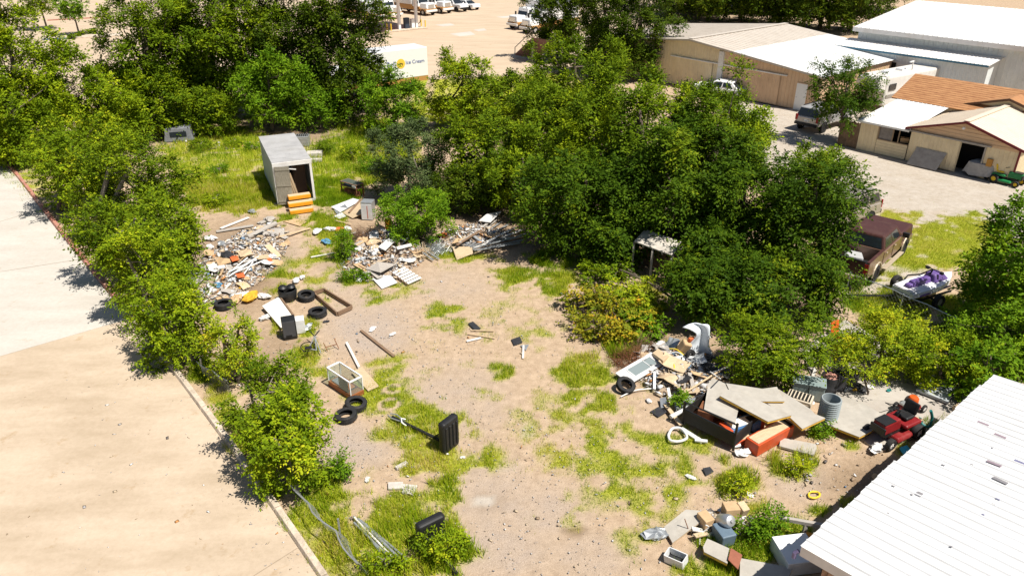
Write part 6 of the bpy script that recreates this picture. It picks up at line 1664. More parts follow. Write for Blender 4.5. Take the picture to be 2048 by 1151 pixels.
hslab('left', [z5(320, 375), z5(390, 372), z5(400, 405), z5(345, 418)], 'orange_cloth', 'red-orange cloth scrap beside the black bag', 'cloth', up=.16)
hslab('left', [z5(380, 330), z5(500, 320), z5(520, 370), z5(410, 380)], 'plywood', 'tan board above the black bag on the big heap', 'board')
hslab('left', [z5(520, 380), z5(640, 360), z5(650, 390), z5(560, 400)], 'wood_tan', 'tan board beside the blue cup on the big heap', 'board')
hslab('left', [z5(330, 690), z5(480, 660), z5(490, 690), z5(360, 720)], 'white_plastic', 'white panel above the yellow cushion', 'panel')
hslab('left', [z5(210, 715), z5(310, 700), z5(330, 735), z5(230, 745)], 'cardboard', 'flat cardboard beside the leftmost tyre', 'cardboard', up=.05, tilt=.03)
hslab('left', [z5(370, 520), z5(440, 510), z5(450, 545), z5(390, 550)], 'orange_cloth', 'orange-brown scrap below the white tubes', 'cloth')
hslab('left', [z5(760, 90), z5(860, 70), z5(960, 90), z5(900, 130)], 'cardboard', 'tan cardboard lying on the grass below the orange steps', 'cardboard', up=.03, tilt=.02)
u = z5(325, 450); lump(*u, .32, 'tarp_black', 'black rubbish bag on the big rubbish heap', 'bag', z=hz(*u, 'left') + .02, seed=2)
u = z5(255, 470); pole(*z5(225, 475), *z5(285, 465), .1, 'white_plastic', 'white can beside the black rubbish bag', 'can', hz(*u, 'left') + .14, hz(*u, 'left') + .14, name='can')
for p, rr_, m, lab in (((170, 245), .27, 'bag_white', 'round white bag at the left end of the big heap'), ((165, 310), .2, 'bag_white', 'white bag just below the round white one'), ((500, 730), .34, 'cushion', 'yellow-ochre cushion at the foot of the big heap'), ((430, 640), .16, 'cushion', 'small yellow bundle above the ochre cushion'), ((640, 440), .2, 'orange_cloth', 'orange bundle at the right edge of the big heap'), ((670, 410), .22, 'bag_white', 'grey-white bag next to the orange bundle'), ((610, 720), .24, 'bag_white', 'white bag beside the white board and ochre cushion'), ((380, 745), .3, 'cardboard', 'crumpled tan sack above the leftmost tyre'), ((460, 590), .18, 'cardboard', 'tan bundle in the lower part of the big heap'), ((260, 300), .22, 'galv', 'grey crumpled sheet ball at the upper left of the big heap'), ((350, 610), .18, 'galv', 'grey tin in the lower part of the big heap'), ((240, 650), .2, 'blue_plastic', 'blue-grey bundle at the lower left of the big heap'), ((585, 365), .1, 'blue_plastic', 'small blue cup on the big heap'), ((655, 90), .3, 'wood_grey', 'grey stump end above the log'), ((510, 20), .2, 'galv', 'pale bucket at the top of the big heap'), ((870, 585), .2, 'bag_white', 'white bag on the path above the black tub'), ((920, 560), .15, 'bag_white', 'small white bag on the path, right of the other')):
    u = z5(*p); lump(u[0], u[1], rr_, m, lab, 'bag' if 'bag' in lab else 'bundle', 'bag' if 'bag' in lab else 'bundle', z=hz(*u, 'left') * .9, seed=int(p[0]))
# middle heap
twigs(*z5(1420, 260), .75, .75, 500, 'dead_twig', 'brown dead brush on the heap by the round green bush', 'brush', seed=8)
twigs(*z5(1700, 400), .7, .5, 400, 'dead_twig', 'second clump of dead brush at the right of the heap by the bush', 'brush', seed=9)
hslab('mid', [z5(1620, 200), z5(1680, 130), z5(1830, 200), z5(1760, 250)], 'bag_white', 'big white plastic sheet on the heap by the bush', up=.25)
hslab('mid', [z5(1540, 300), z5(1650, 210), z5(1690, 240), z5(1600, 330)], 'white_plastic', 'long white panel on the heap by the bush', 'panel', up=.2)
hslab('mid', [z5(1470, 140), z5(1540, 110), z5(1600, 140), z5(1570, 190)], 'cardboard', 'tan cardboard beside the orange crate', 'cardboard', up=.25)
hslab('mid', [z5(1690, 300), z5(1810, 270), z5(1820, 290), z5(1700, 320)], 'white_plastic', 'narrow white panel right of the dead brush', 'panel', up=.2)
slab([z5(1480, 545) + (.08,), z5(1640, 530) + (.2,), z5(1700, 590) + (.12,), z5(1570, 640) + (.04,)], .04, 'white_plastic', 'white door panel lying flat at the foot of the heap by the bush', 'panel', 'panel')
hslab('mid', [z5(1440, 480), z5(1540, 420), z5(1690, 440), z5(1560, 510)], 'wood_grey', 'grey warped board above the white door panel', 'board', up=.12)
r = thing('shutter', 'slatted white shutter lying beside the white door panel', 'shutter', (0, 0, 0))
a, c, d, e = [G(*z5(*p), .12) for p in ((1640, 500), (1740, 455), (1890, 550), (1780, 600))]
for k in range(7):
    f = k / 6; p, q = a.lerp(e, f), c.lerp(d, f); b, l, rt = beam3(p, q, .13, .025, .3); b.build('slat', 'wood_white', r, l, rt)
for p, q in ((a, e), (c, d)): b, l, rt = beam3(p, q, .06, .05); b.build('stile', 'wood_brown', r, l + Vector((0, 0, -.05)), rt)
u = z5(1632, 205); crate(u[0], u[1], .34, .3, .5, .2, 'orange_paint', 'orange plastic crate on the heap by the bush', 'crate', z=hz(*u, 'mid') + .1)
for p, rr_, m, lab in (((1040, 190), .26, 'bag_white', 'white bag in the grass left of the heap by the bush'), ((1150, 170), .25, 'bag_white', 'second white bag in the grass, nearer the heap'), ((1230, 165), .2, 'orange_cloth', 'red-orange rag beside the white bags'), ((1290, 165), .22, 'bag_white', 'white bag beside the red-orange rag'), ((1520, 245), .2, 'bag_white', 'round white jug on the heap by the bush'), ((1590, 230), .18, 'bag_white', 'white jug beside the long white panel'), ((1120, 270), .24, 'blue_plastic', 'crumpled blue-grey bin on the grass path'), ((1420, 300), .25, 'cardboard', 'tan sack in front of the dead brush'), ((1390, 370), .2, 'bag_white', 'white bag at the left foot of the heap by the bush'), ((1530, 400), .24, 'bag_white', 'white sack above the warped grey board'), ((1400, 450), .22, 'galv', 'grey tin scrap at the left foot of the heap by the bush')):
    u = z5(*p); lump(u[0], u[1], rr_, m, lab, 'bundle', 'bundle', z=hz(*u, 'mid') * .95, seed=int(p[0]))
for a, c, m, lab in (((1190, 205), (1360, 185), 'wood_white', 'white board across the left end of the heap by the bush'), ((1190, 85), (1320, 115), 'wood_tan', 'tan plank on the grass above the heap by the bush'), ((1830, 270), (2040, 400), 'galv', 'grey metal strip sliding off the right of the heap'), ((1850, 300), (1990, 410), 'galv', 'second grey metal strip on the right of the heap'), ((1500, 440), (1620, 400), 'wood_tan', 'tan lath on the warped grey board'), ((1330, 430), (1430, 480), 'wood_brown', 'brown lath at the left foot of the heap')):
    p, q = z5(*a), z5(*c); hplank('mid', p[0], p[1], q[0], q[1], m, lab, up=.08, w=.09)
twigs(*z5(1890, 370), .55, .35, 160, 'wood_tan', 'tangle of tan reeds at the right of the heap by the bush', 'reeds', 'reed_tangle', seed=12, th=.012)
twigs(*z5(2010, 320), .4, .3, 160, 'galv', 'tangle of grey wire beside the tan reeds', 'wire', 'wire_tangle', seed=13)
twigs(*z6(120, 430), .45, .25, 200, 'galv', 'tangle of pale wire left of the plywood square', 'wire', 'wire_tangle', seed=14)
# scrap metal
for k, (a, c, w_, m) in enumerate((((285, 375), (540, 190), .12, 'wood_grey'), ((310, 380), (555, 215), .1, 'galv'), ((330, 385), (600, 235), .1, 'galv'), ((345, 390), (650, 255), .08, 'galv'), ((370, 395), (700, 270), .12, 'wood_white'), ((360, 400), (760, 290), .1, 'galv'), ((380, 405), (800, 300), .08, 'wood_brown'), ((370, 410), (700, 340), .1, 'galv'), ((390, 410), (680, 360), .08, 'galv'), ((270, 360), (500, 200), .14, 'wood_grey'), ((250, 375), (420, 270), .12, 'wood_brown'), ((420, 380), (800, 285), .08, 'galv'), ((440, 360), (620, 270), .09, 'white_plastic'))):
    p, q = z6(*a), z6(*c)
    lab = {'galv': 'long grey metal strip in the fan of scrap under the trees', 'wood_grey': 'grey plank at the left of the fan of scrap', 'wood_brown': 'brown plank in the fan of scrap metal', 'wood_white': 'bleached plank in the fan of scrap metal', 'white_plastic': 'white strip on top of the fan of scrap metal'}[m]
    hplank('metal', p[0], p[1], q[0], q[1], m, lab, w=w_, t=.04, up=.04 + .022 * k, group='strips in the fan of scrap metal')
slab([z6(220, 385) + (.25,), z6(355, 385) + (.3,), z6(362, 430) + (.18,), z6(250, 475) + (.04,)], .03, 'plywood', 'square of pale plywood leaning on the scrap metal', 'board', 'board')
hslab('metal', [z6(400, 210), z6(450, 165), z6(560, 140), z6(480, 220)], 'bag_white', 'white crumpled sheet at the top of the scrap metal', up=.3)
for p, rr_, m, lab in (((230, 300), .3, 'cardboard', 'brown cardboard bundle left of the scrap metal'), ((160, 330), .28, 'orange_cloth', 'rusty orange bundle left of the scrap metal'), ((280, 280), .2, 'bag_white', 'white bundle behind the rusty orange one')):
    u = z6(*p); lump(u[0], u[1], rr_, m, lab, 'bundle', 'bundle', z=0, seed=int(p[0]), sq=.45)
for hk, n_, lab in (('left', 26, 'weathered board half buried in the big rubbish heap'), ('mid', 22, 'weathered board half buried in the heap by the round bush'), ('right', 14, 'weathered lath half buried in the heap by the glazed door'), ('metal', 12, 'short strip poking out of the scrap-metal heap')):
    R = random.Random(hk); (c, rad), h = HC[hk]
    for k in range(n_):
        a, q = R.uniform(0, 6.28), math.sqrt(R.random()) * .9
        p = Vector((c.x + rad[0] * q * math.cos(a), c.y + rad[1] * q * math.sin(a), 0)); d = R.uniform(0, 3.14); L = R.uniform(.35, 1.1) / 2
        e0, e1 = p - Vector((math.cos(d), math.sin(d), 0)) * L, p + Vector((math.cos(d), math.sin(d), 0)) * L
        for e in (e0, e1): e.z = heap_z(e.x, e.y, c, rad, h) + R.uniform(.04, .16)
        b, l, rt = beam3(e0, e1, R.choice((.06, .09, .14, .3)), .025, R.uniform(-.3, .3))
        J(b, 'board', R.choice(('wood_grey', 'wood_grey', 'wood_tan', 'wood_white', 'wood_brown', 'galv', 'white_plastic', 'cardboard')), lab, 'board', 'loose boards in ' + NAMES[hk], loc=l, rot=rt)
for hk, n_, lab in (('left', 22, 'torn sheet of card or board lying on the big rubbish heap'), ('mid', 20, 'torn sheet of card or plastic lying on the heap by the round bush'), ('right', 16, 'torn sheet lying on the heap by the glazed door'), ('metal', 3, 'bent sheet lying on the scrap-metal heap')):
    R = random.Random(hk + 's'); (c, rad), h = HC[hk]
    for k in range(n_):
        a, q = R.uniform(0, 6.28), math.sqrt(R.random()) * 1.0
        p = Vector((c.x + rad[0] * q * math.cos(a), c.y + rad[1] * q * math.sin(a), 0)); p.z = heap_z(p.x, p.y, c, rad, h) + .1
        s, n2 = R.uniform(.22, .5), 5; vs, fs = [], []; asp = R.uniform(.35, .9); bx, by = R.uniform(-.5, .5), R.uniform(-.5, .5); cut = R.uniform(.4, 1)
        for i in range(n2):
            for j in range(n2):
                x, y = (i / 2 - 1) * s, (j / 2 - 1) * s * asp
                if i == 4 and j > 2: x *= cut
                vs.append((x + R.uniform(-.03, .03), y + R.uniform(-.03, .03), bx * x * x / s + by * y * y / s + .12 * x * y + R.uniform(-.025, .025)))
        for i in range(n2 - 1):
            for j in range(n2 - 1): fs.append((i * n2 + j, i * n2 + j + 1, (i + 1) * n2 + j + 1, (i + 1) * n2 + j))
        b = MB(); b.add(vs, fs)
        o = J(b, 'torn_sheet', R.choice(('cardboard', 'cardboard', 'bag_white', 'wood_grey', 'plywood', 'galv', 'white_plastic', 'wood_white', 'tarp_black', 'wood_tan')), lab, 'sheet', 'torn sheets in ' + NAMES[hk], loc=p, rot=(R.uniform(-.25, .25), R.uniform(-.25, .25), R.uniform(0, 6.28)))
        m_ = o.modifiers.new('thick', 'SOLIDIFY'); m_.thickness = .012
# ruined lean-to in the central trees
r = thing('ruined_lean_to', 'ruined wooden lean-to with pale sheet roof under the central trees', 'shed', (0, 0, 0))
q = [G(1268, 484, 1.5), G(1290, 460, 1.7), G(1364, 486, 1.7), G(1344, 512, 1.5)]
b = MB(); b.prism(q, (0, 0, .05)); b.build('roof', mat('lean_roof', (.50, .46, .40), .9, var=.25, scale=3, dirt=(.2, .16, .12), dirt_amt=.8), r)
for k in range(5):
    a, c = q[0].lerp(q[3], k / 4), q[1].lerp(q[2], k / 4); b, l, rt = beam3(a, c, .06, .1); b.build('rafter', 'wood_grey', r, l + Vector((0, 0, -.06)), rt)
for p in q + [q[0].lerp(q[3], .5)]:
    b = MB(); b.box((p.x, p.y, p.z / 2 - .06), (.09, .09, p.z - .1)); b.build('post', 'wood_grey', r)
b = MB(); a, c = q[1], q[2]; b.prism([(a.x, a.y + .15, 0), (c.x, c.y + .15, 0), (c.x, c.y + .15, 1.6), (a.x, a.y + .15, 1.6)], (0, .05, 0)); b.build('back_wall', 'wood_brown', r)
for k in range(5):
    R = random.Random(k + 40); p, e = (1190 + 30 * k, 520 + 12 * k), (1290 + 36 * k, 560 + 26 * k)
    b = MB(); A_, E_ = G(*p, .5), G(*e, .15); o = (A_ + E_) / 2; b.tube([A_ - o, Vector((R.uniform(-.2, .2), R.uniform(-.2, .2), .25)), E_ - o], [.04, .035, .015], 6)
    J(b, 'cut_branch', 'bark', 'bare cut branch across the yellowing brush in front of the lean-to', 'branch', 'cut branches by the lean-to', loc=o, smooth=True)
# right heap
def glazed_door():
    P = [G(*z8(*p)) for p in ((200, 650), (510, 490), (600, 570), (330, 700))]
    o = sum(P, Vector()) / 4; ax = ((P[1] - P[0]) + (P[2] - P[3])).normalized()
    r = thing('glazed_door', 'white door with a grey glass panel lying tilted on the rubbish', 'door', o + Vector((0, 0, .24)), (.12, -.08, math.atan2(ax.y, ax.x)))
    L, Wd = 1.85, .72
    b = MB(); b.box((0, 0, 0), (L, Wd, .05)); b.build('slab', 'white_plastic', r, bev=.01)
    b = MB(); b.box((.08, 0, .027), (1.15, .42, .01)); g = b.build('glass_panel', glass('grey_glass', (.22, .26, .26), .25), r)
    for x, y, sx, sy in ((.08, .23, 1.2, .04), (.08, -.23, 1.2, .04), (-.51, 0, .04, .42), (.67, 0, .04, .42), (.3, 0, .025, .42)):
        b = MB(); b.box((x, y, .035), (sx, sy, .025)); b.build('bead', 'white_plastic', r)
glazed_door()
# torn white fibreglass hull
def hull():
    o = G(1394, 722); r = thing('fibreglass_shell', 'torn white fibreglass shell standing among the rubbish', 'shell', o, 0)
    ax = (G(1424, 722) - G(1372, 722)).normalized(); n, k = 12, 12; vs, fs = [], []
    # outline read from the photograph: left and right edge at each height
    prof = [(1386, 1424, 722), (1388, 1425, 712), (1384, 1422, 704), (1380, 1418, 695), (1382, 1416, 686), (1389, 1417, 678), (1393, 1418, 670), (1392, 1419, 664), (1386, 1420, 659), (1378, 1420, 654), (1371, 1419, 651), (1364, 1416, 649)]
    Y = o.y
    for j, (ua, ub, v) in enumerate(prof):
        t = j / (k - 1)
        for i in range(n):
            f = i / (n - 1); p = AT(ua + (ub - ua) * f, v, Y + .25 * t)
            p.y += .30 * math.sin(math.pi * f) * (1 - .5 * t) - .12 * t * (1 - f) + .04 * math.sin(9 * f + 5 * t)
            p.z = max(.0, p.z); vs.append(p - o)
    for j in range(k - 1):
        for i in range(n - 1): fs.append((j * n + i, j * n + i + 1, (j + 1) * n + i + 1, (j + 1) * n + i))
    b = MB(); b.add(vs, fs); s = b.build('shell', mat('gelcoat', (.66, .70, .74), .4, var=.1, scale=4, dirt=(.4, .4, .4), dirt_amt=.4), r, smooth=True)
    m = s.modifiers.new('thick', 'SOLIDIFY'); m.thickness = .04
    b = MB(); b.lathe([(.1, -.06), (.2, -.06), (.21, 0), (.2, .06), (.1, .06)], 18, (-.34, -.22, .42), (math.pi / 2, 0, .5), True); b.build('wheel', 'rubber', r, smooth=True)
    b = MB(); b.box((-.5, .12, .55), (.34, .3, .5), (.3, .4, .2)); b.build('foam_block', 'cardboard', r, bev=.05); b = MB(); b.box((-.28, .15, .85), (.25, .12, .15), (.2, .1, .7)); b.build('lamp_housing', 'orange_cloth', r, bev=.03)
hull()
def hose(pts, rad, m, label, cat='hose', name='hose', n=24):
    P = [G(*p) for p in pts]; o = P[0].copy(); o.z = 0; Q = []
    for s in range(n + 1):
        t = s / n * (len(P) - 1); i = min(int(t), len(P) - 2); f = t - i
        p0, p1, p2, p3 = P[max(0, i - 1)], P[i], P[i + 1], P[min(len(P) - 1, i + 2)]
        Q.append(.5 * ((2 * p1) + (p2 - p0) * f + (2 * p0 - 5 * p1 + 4 * p2 - p3) * f * f + (3 * p1 - p0 - 3 * p2 + p3) * f ** 3) - o)
    b = MB(); b.tube(Q, rad, 8); return J(b, name, m, label, cat, loc=o, smooth=True)
hose([z8(620, 400) + (.3,), z8(700, 400) + (.45,), z8(770, 450) + (.35,), z8(850, 500) + (.2,)], .025, 'yellow_hose', 'yellow hose reaching towards the white fibreglass shell')
hose([z8(645, 460) + (.25,), z8(690, 540) + (.35,), z8(660, 640) + (.15,), z8(620, 680) + (.05,)], .025, 'yellow_hose', 'yellow hose looping down beside the grey plank')
hose([z8(250, 790) + (.04,), z8(380, 735) + (.08,), z8(560, 715) + (.06,), z8(640, 660) + (.12,), z8(680, 610) + (.25,)], .022, 'white_plastic', 'pale hose curving past the propped tyre')
hose([z8(630, 440) + (.3,), z8(710, 425) + (.4,), z8(800, 470) + (.3,)], .02, 'white_plastic', 'pale hose above the yellow one by the shell')
hslab('right', [z8(510, 430), z8(560, 395), z8(645, 455), z8(600, 495)], 'wood_tan', 'tan wooden block above the glazed door', 'block', t=.12, up=.3, tilt=.05)
plank(*z8(600, 640), *z8(655, 480), 'wood_grey', 'grey plank standing beside the yellow hose', w=.2, z1=.1, z2=.35)
pole(*z8(640, 840), *z8(1130, 535), .035, 'wood_tan', 'long tan pole slanting over the rubbish towards the shell', 'pole', .12, .5, name='pole')
pole(*z8(1000, 590), *z8(1135, 545), .02, 'white_plastic', 'short white stick crossing the long tan pole', 'stick', .4, .6, name='stick')
pole(*z8(660, 955), *z8(935, 815), .075, 'white_plastic', 'thick white pipe lying behind the dark trailer', 'pipe', .12, .3)
plank(*z8(615, 850), *z8(745, 1020), 'wood_tan', 'tan plank sloping to the left of the dark trailer', w=.14, z1=.12, z2=.1)
pole(*z8(1062, 640), *z8(1068, 640), .02, 'white_plastic', 'upright white stick beside the grey slabs', 'stick', .0, 1.25, name='stick')
pole(*z8(985, 585), *z8(1060, 640), .025, 'white_plastic', 'white stick lying at the corner of the left grey slab', 'stick', .45, .5, name='stick')
plank(*z8(640, 720), *z8(660, 830), 'wood_white', 'short white board left of the green weed', w=.1, z1=.25, z2=.1)
slab([z8(570, 800) + (.12,), z8(620, 790) + (.2,), z8(640, 870) + (.1,), z8(580, 880) + (.05,)], .02, 'galv', 'grey metal scrap left of the green weed', 'sheet', 'sheet')
slab([z8(490, 910) + (.03,), z8(560, 870) + (.06,), z8(640, 905) + (.06,), z8(560, 955) + (.03,)], .02, 'tarp_black', 'black rubber flap on the dirt left of the dark trailer', 'flap', 'flap')
slab([z8(700, 560) + (.12,), z8(820, 520) + (.3,), z8(880, 560) + (.25,), z8(760, 610) + (.1,)], .02, 'tarp_black', 'black sheet under the long tan pole', 'sheet', 'sheet')
slab([z8(690, 830) + (.1,), z8(880, 790) + (.12,), z8(820, 860) + (.1,), z8(700, 900) + (.05,)], .02, 'galv', 'bluish sheet beneath the green weed', 'sheet', 'sheet')
twigs(*z8(320, 490), .6, .4, 420, 'rust', 'rusty red wire tangle above the glazed door', 'wire', 'wire_tangle', seed=21)
twigs(*z8(420, 400), .5, .35, 260, 'dead_twig', 'dead brush beside the rusty wire tangle', 'brush', seed=22)
for p, rr_, m, lab in (((570, 385), .16, 'bag_white', 'white bag above the tan wooden block'), ((490, 290), .2, 'cardboard', 'pale carton by the green tuft'), ((740, 490), .1, 'teal', 'small teal can among the rubbish'), ((700, 720), .15, 'bag_white', 'white rag left of the grey slabs'), ((480, 828), .1, 'bag_white', 'white scrap on the dirt below the propped tyre'), ((1035, 530), .1, 'tail_red', 'small red canister in the dark beside the shell'), ((1000, 510), .3, 'tarp_black', 'black drum in the shade beside the red canister')):
    u = z8(*p); lump(u[0], u[1], rr_, m, lab, 'bundle', 'bundle', z=hz(*u, 'right'), seed=int(p[0]))
# --- slabs on the utility trailer
def zA(x, y): return 1280 + x / 5.115, 700 + y / 5.115
def zB(x, y): return 1548 + x / 4.096, 640 + y / 4.096
def zC(x, y): return 1240 + x / 4.096, 900 + y / 4.096
def util_trailer():
    a, c = G(*zA(430, 770)), G(*zA(950, 1035)); d = (c - a); L = d.length; ya = math.atan2(d.y, d.x)
    r = thing('utility_trailer', 'dark open utility trailer under the grey slabs', 'trailer', a, ya)
    m = mat('trailer_dark', (.016, .014, .013), .7, var=.3, dirt=(.05, .03, .02)); Wd = 1.55
    for y in (0, Wd):
        b = MB(); b.box((L / 2, y, .42), (L, .04, .42)); b.build('side', m, r); b = MB(); b.box((L / 2, y, .645), (L + .05, .06, .04)); b.build('rim', 'black_plastic', r)
    for x in (0, L):
        b = MB(); b.box((x, Wd / 2, .42), (.04, Wd, .42)); b.build('end', m, r)
        for y, ph in ((0, 1.02 if x else .9), (Wd, .62)): b = MB(); b.box((x, y, ph / 2 + .04), (.06, .06, ph)); b.build('post', 'black_plastic', r)
    b = MB(); b.cyl((0, 0, .92), (L, 0, 1.0), .025); b.build('top_rail', 'black_plastic', r)
    b = MB(); b.box((L / 2, Wd / 2, .22), (L, Wd, .05)); b.build('floor', 'rust', r)
    wheel(r, L * .5, -.02 + Wd + .2, .3, .2, 'galv')
    b = MB(); b.box((.5, .6, .5), (.5, .6, .3), (0, 0, .3)); b.build('carton', 'rust', r)
util_trailer()
SG = 'grey foam-cored slabs stacked on the trailer'
slab([zA(700, 335) + (.78,), zA(745, 280) + (.78,), zA(1000, 400) + (.78,), zA(1005, 612) + (.74,), zA(975, 742) + (.72,), zA(655, 602) + (.72,)], .09, 'slab_top', 'left grey slab with cut corner and yellow foam edge on the trailer', 'slab', edge='foam_edge', group=SG)
slab([zA(880, 335) + (.82,), zA(1250, 392) + (.82,), zA(1400, 372) + (.82,), zA(1480, 520) + (.80,), zA(1150, 520) + (.80,), zA(930, 440) + (.80,)], .06, 'slab_top', 'grey slab at the back, mostly under the others', 'slab', edge='foam_edge', group=SG)
slab([zA(1155, 452) + (.72,), zA(1380, 372) + (.72,), zA(1745, 600) + (.7,), zA(1790, 650) + (.7,), zA(1897, 690) + (.68,), zA(1660, 802) + (.66,), zA(1540, 690) + (.68,)], .09, 'slab_top', 'long grey slab reaching right to the culvert pipe', 'slab', edge='foam_edge', group=SG)
slab([zA(815, 462) + (.95,), zA(900, 400) + (.95,), zA(1020, 425) + (.95,), zA(1552, 662) + (.86,), zA(1310, 728) + (.86,)], .09, 'slab_top', 'topmost grey slab with bright yellow end', 'slab', edge='foam_edge', group=SG)
def cabinet3(a, c, w_, h_, name, label, parts, z=0.):
    A_, E_ = G(*a), G(*c); d = E_ - A_; r = thing(name, label, 'cabinet', A_ + Vector((0, 0, z)), math.atan2(d.y, d.x)); L = d.length
    parts(r, L, w_, h_); return r
def redblue(r, L, w_, h_):
    b = MB(); b.box((L / 2, w_ / 2, h_ / 2), (L, w_, h_)); b.build('body', 'blue_box', r, bev=.02)
    for x in (.06, L - .06): b = MB(); b.box((x, w_ / 2, h_ / 2), (.16, w_ + .02, h_ + .02)); b.build('end_cap', 'red_box', r, bev=.02)
    b = MB(); b.box((L / 2 - .1, w_ / 2, h_ + .006), (L - .6, w_ * .7, .014)); b.build('panel', 'wood_white', r)
    b = MB(); b.box((L / 2 + .35, w_ / 2, h_ + .012), (.3, w_ * .5, .014)); b.build('opening', 'dark_void', r)
cabinet3(zA(900, 960), zA(1255, 840), .5, .42, 'vending_case', 'red and blue case lying in front of the slabs', redblue, .06)
def orangebox(r, L, w_, h_):
    b = MB(); b.box((L / 2, w_ / 2, h_ / 2), (L, w_, h_)); b.build('body', 'red_box', r, bev=.02)
    b = MB(); b.box((L / 2, w_ / 2, h_ + .008), (L - .12, w_ - .12, .02)); b.build('lid', 'wood_tan', r)
    b = MB(); b.box((L - .12, w_ / 2, h_ + .02), (.2, w_ - .1, .02)); b.build('opening', 'dark_void', r)
cabinet3(zA(1195, 1090), zA(1560, 880), .5, .42, 'orange_case', 'long orange-red case with tan lid beside the trailer', orangebox)
cabinet3(zA(970, 1000), zA(1200, 930), .35, .18, 'low_case', 'low orange-red case between the trailer and the long case', orangebox)
slab([zA(1440, 888) + (.12,), zA(1800, 955) + (.12,), zA(1810, 1010) + (.12,), zA(1775, 1070) + (.1,), zA(1425, 975) + (.1,)], .08, 'slab_top', 'short grey slab lying in front of the long orange case', 'slab')
slab([zA(960, 935) + (.15,), zA(1020, 920) + (.18,), zA(1035, 975) + (.1,), zA(965, 990) + (.06,)], .04, 'white_plastic', 'white card at the corner of the trailer', 'card', 'card')
lump(*zA(1045, 1065), .2, 'bag_white', 'patterned white bag beside the orange case', 'bag', seed=31)
hose([zA(290, 870) + (.1,), zA(310, 920) + (.1,), zA(400, 930) + (.1,), zA(480, 890) + (.1,), zA(420, 800) + (.1,), zA(330, 800) + (.1,), zA(290, 870) + (.1,)], .045, 'white_plastic', 'white ring-shaped duct on the dirt left of the trailer', 'duct', 'duct')
plank(*zA(420, 800), *zA(640, 940), 'white_plastic', 'white gutter length lying below the dark trailer', w=.16, t=.06)
plank(*zA(560, 915), *zA(690, 930), 'white_plastic', 'short white gutter at the end of the long one', w=.12, t=.05, z1=.08, z2=.08)
# culvert pipe on end
r = thing('culvert_pipe', 'grey corrugated culvert pipe standing on end beside the slabs', 'pipe', G(1652, 846), 0)
prof = []
for k in range(25): prof.append((.30 + (.022 if k % 2 else 0), .98 * k / 24))
prof += [(.27, .98), (.27, .05)]
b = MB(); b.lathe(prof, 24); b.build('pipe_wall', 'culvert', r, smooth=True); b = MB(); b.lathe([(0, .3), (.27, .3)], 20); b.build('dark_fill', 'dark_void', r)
r = thing('utility_cabinet', 'green-grey metal cabinet behind the beige air conditioner', 'cabinet', G(1613, 790), -.35)
for x in (-.26, .26): b = MB(); b.box((x, 0, .29), (.5, .55, .58)); b.build('body', 'cabinet_green', r, bev=.02)
b = MB(); b.box((0, 0, .595), (1.08, .6, .03)); b.build('lid', 'cabinet_green', r, bev=.01)
for k, (p, rr_, lab) in enumerate(((zB(440, 570), .3, 'black barrel with reddish scrap on top behind the culvert pipe'), (zB(520, 560), .26, 'black barrel right of the one with reddish scrap'), (zB(600, 545), .28, 'black barrel under the leafy weed tree'))):
    r = thing('barrel', lab, 'barrel', G(*p), 0, 'black barrels'); b = MB(); b.lathe([(0, 0), (rr_, 0), (rr_ * 1.04, .2), (rr_, .22), (rr_ * 1.04, .45), (rr_, .6), (rr_ * .94, .6), (rr_ * .94, .5), (0, .5)], 18); b.build('drum', 'tarp_black', r, smooth=True)
    if k == 0: b = MB(); b.lathe([(0, .62), (.18, .62), (.26, .5)], 9); b.build('scrap_heap', 'pink_wire', r)
for p, rr_, m, lab in (((590, 575), .18, 'galv', 'grey bag in front of the barrels'), ((650, 575), .12, 'cushion', 'small tan bundle between the barrels'), ((700, 570), .2, 'tarp_black', 'black bag right of the barrels'), ((300, 690), .12, 'bag_white', 'white rag at the foot of the air conditioner'), ((780, 560), .12, 'bag_white', 'white jug at the right of the black bags')):
    u = zB(*p); lump(u[0], u[1], rr_, m, lab, 'bundle', 'bundle', z=.03, seed=int(p[0]))
slab([zB(430, 850) + (.3,), zB(530, 615) + (.3,), zB(700, 660) + (.3,), zB(905, 780) + (.3,), zB(800, 905) + (.28,), zB(700, 955) + (.28,)], .09, 'slab_top', 'wide grey slab with tan edge in the dappled shade by the culvert pipe', 'slab', edge='foam_edge')
slab([zB(1165, 562) + (.18,), zB(1258, 470) + (.2,), zB(1492, 530) + (.2,), zB(1430, 668) + (.18,)], .1, mat('panel_blue', (.40, .43, .44), .7, var=.1, dirt=(.3, .3, .28)), 'blue-grey panel lying at the far side of the concrete pad', 'panel', 'panel')
crate(*zB(1540, 745), .55, .4, .22, .5, 'wood_tan', 'pale timber block beside the white roof', 'block')
for k, (a, c, m, lab) in enumerate((((340, 450), (360, 330), 'wood_tan', 'tan plank standing behind the green cabinet, left one'), ((375, 450), (395, 240), 'wood_brown', 'brown plank standing tallest behind the green cabinet'), ((320, 460), (345, 380), 'wood_white', 'white plank standing behind the green cabinet'), ((390, 455), (400, 330), 'wood_tan', 'tan plank standing behind the green cabinet, right one'))):
    p = G(*zB(*a)); q = AT(*zB(*c), p.y + .25); b, l, rt = beam3(p, q, .1, .035); J(b, 'plank', m, lab, 'plank', loc=l, rot=rt)
r = thing('garden_chair', 'orange-red chair half buried in the vines', 'chair', G(1672, 690), .5)
om = mat('chair_orange', (.68, .11, .02), .5)
b = MB(); b.box((0, 0, .4), (.42, .42, .04)); b.build('seat', om, r, bev=.01); b = MB(); b.box((0, .22, .68), (.42, .04, .5), (-.2, 0, 0)); b.build('backrest', om, r, bev=.01)
for x in (-.18, .18):
    for y in (-.18, .18): b = MB(); b.box((x, y, .2), (.035, .035, .4)); b.build('leg', om, r)
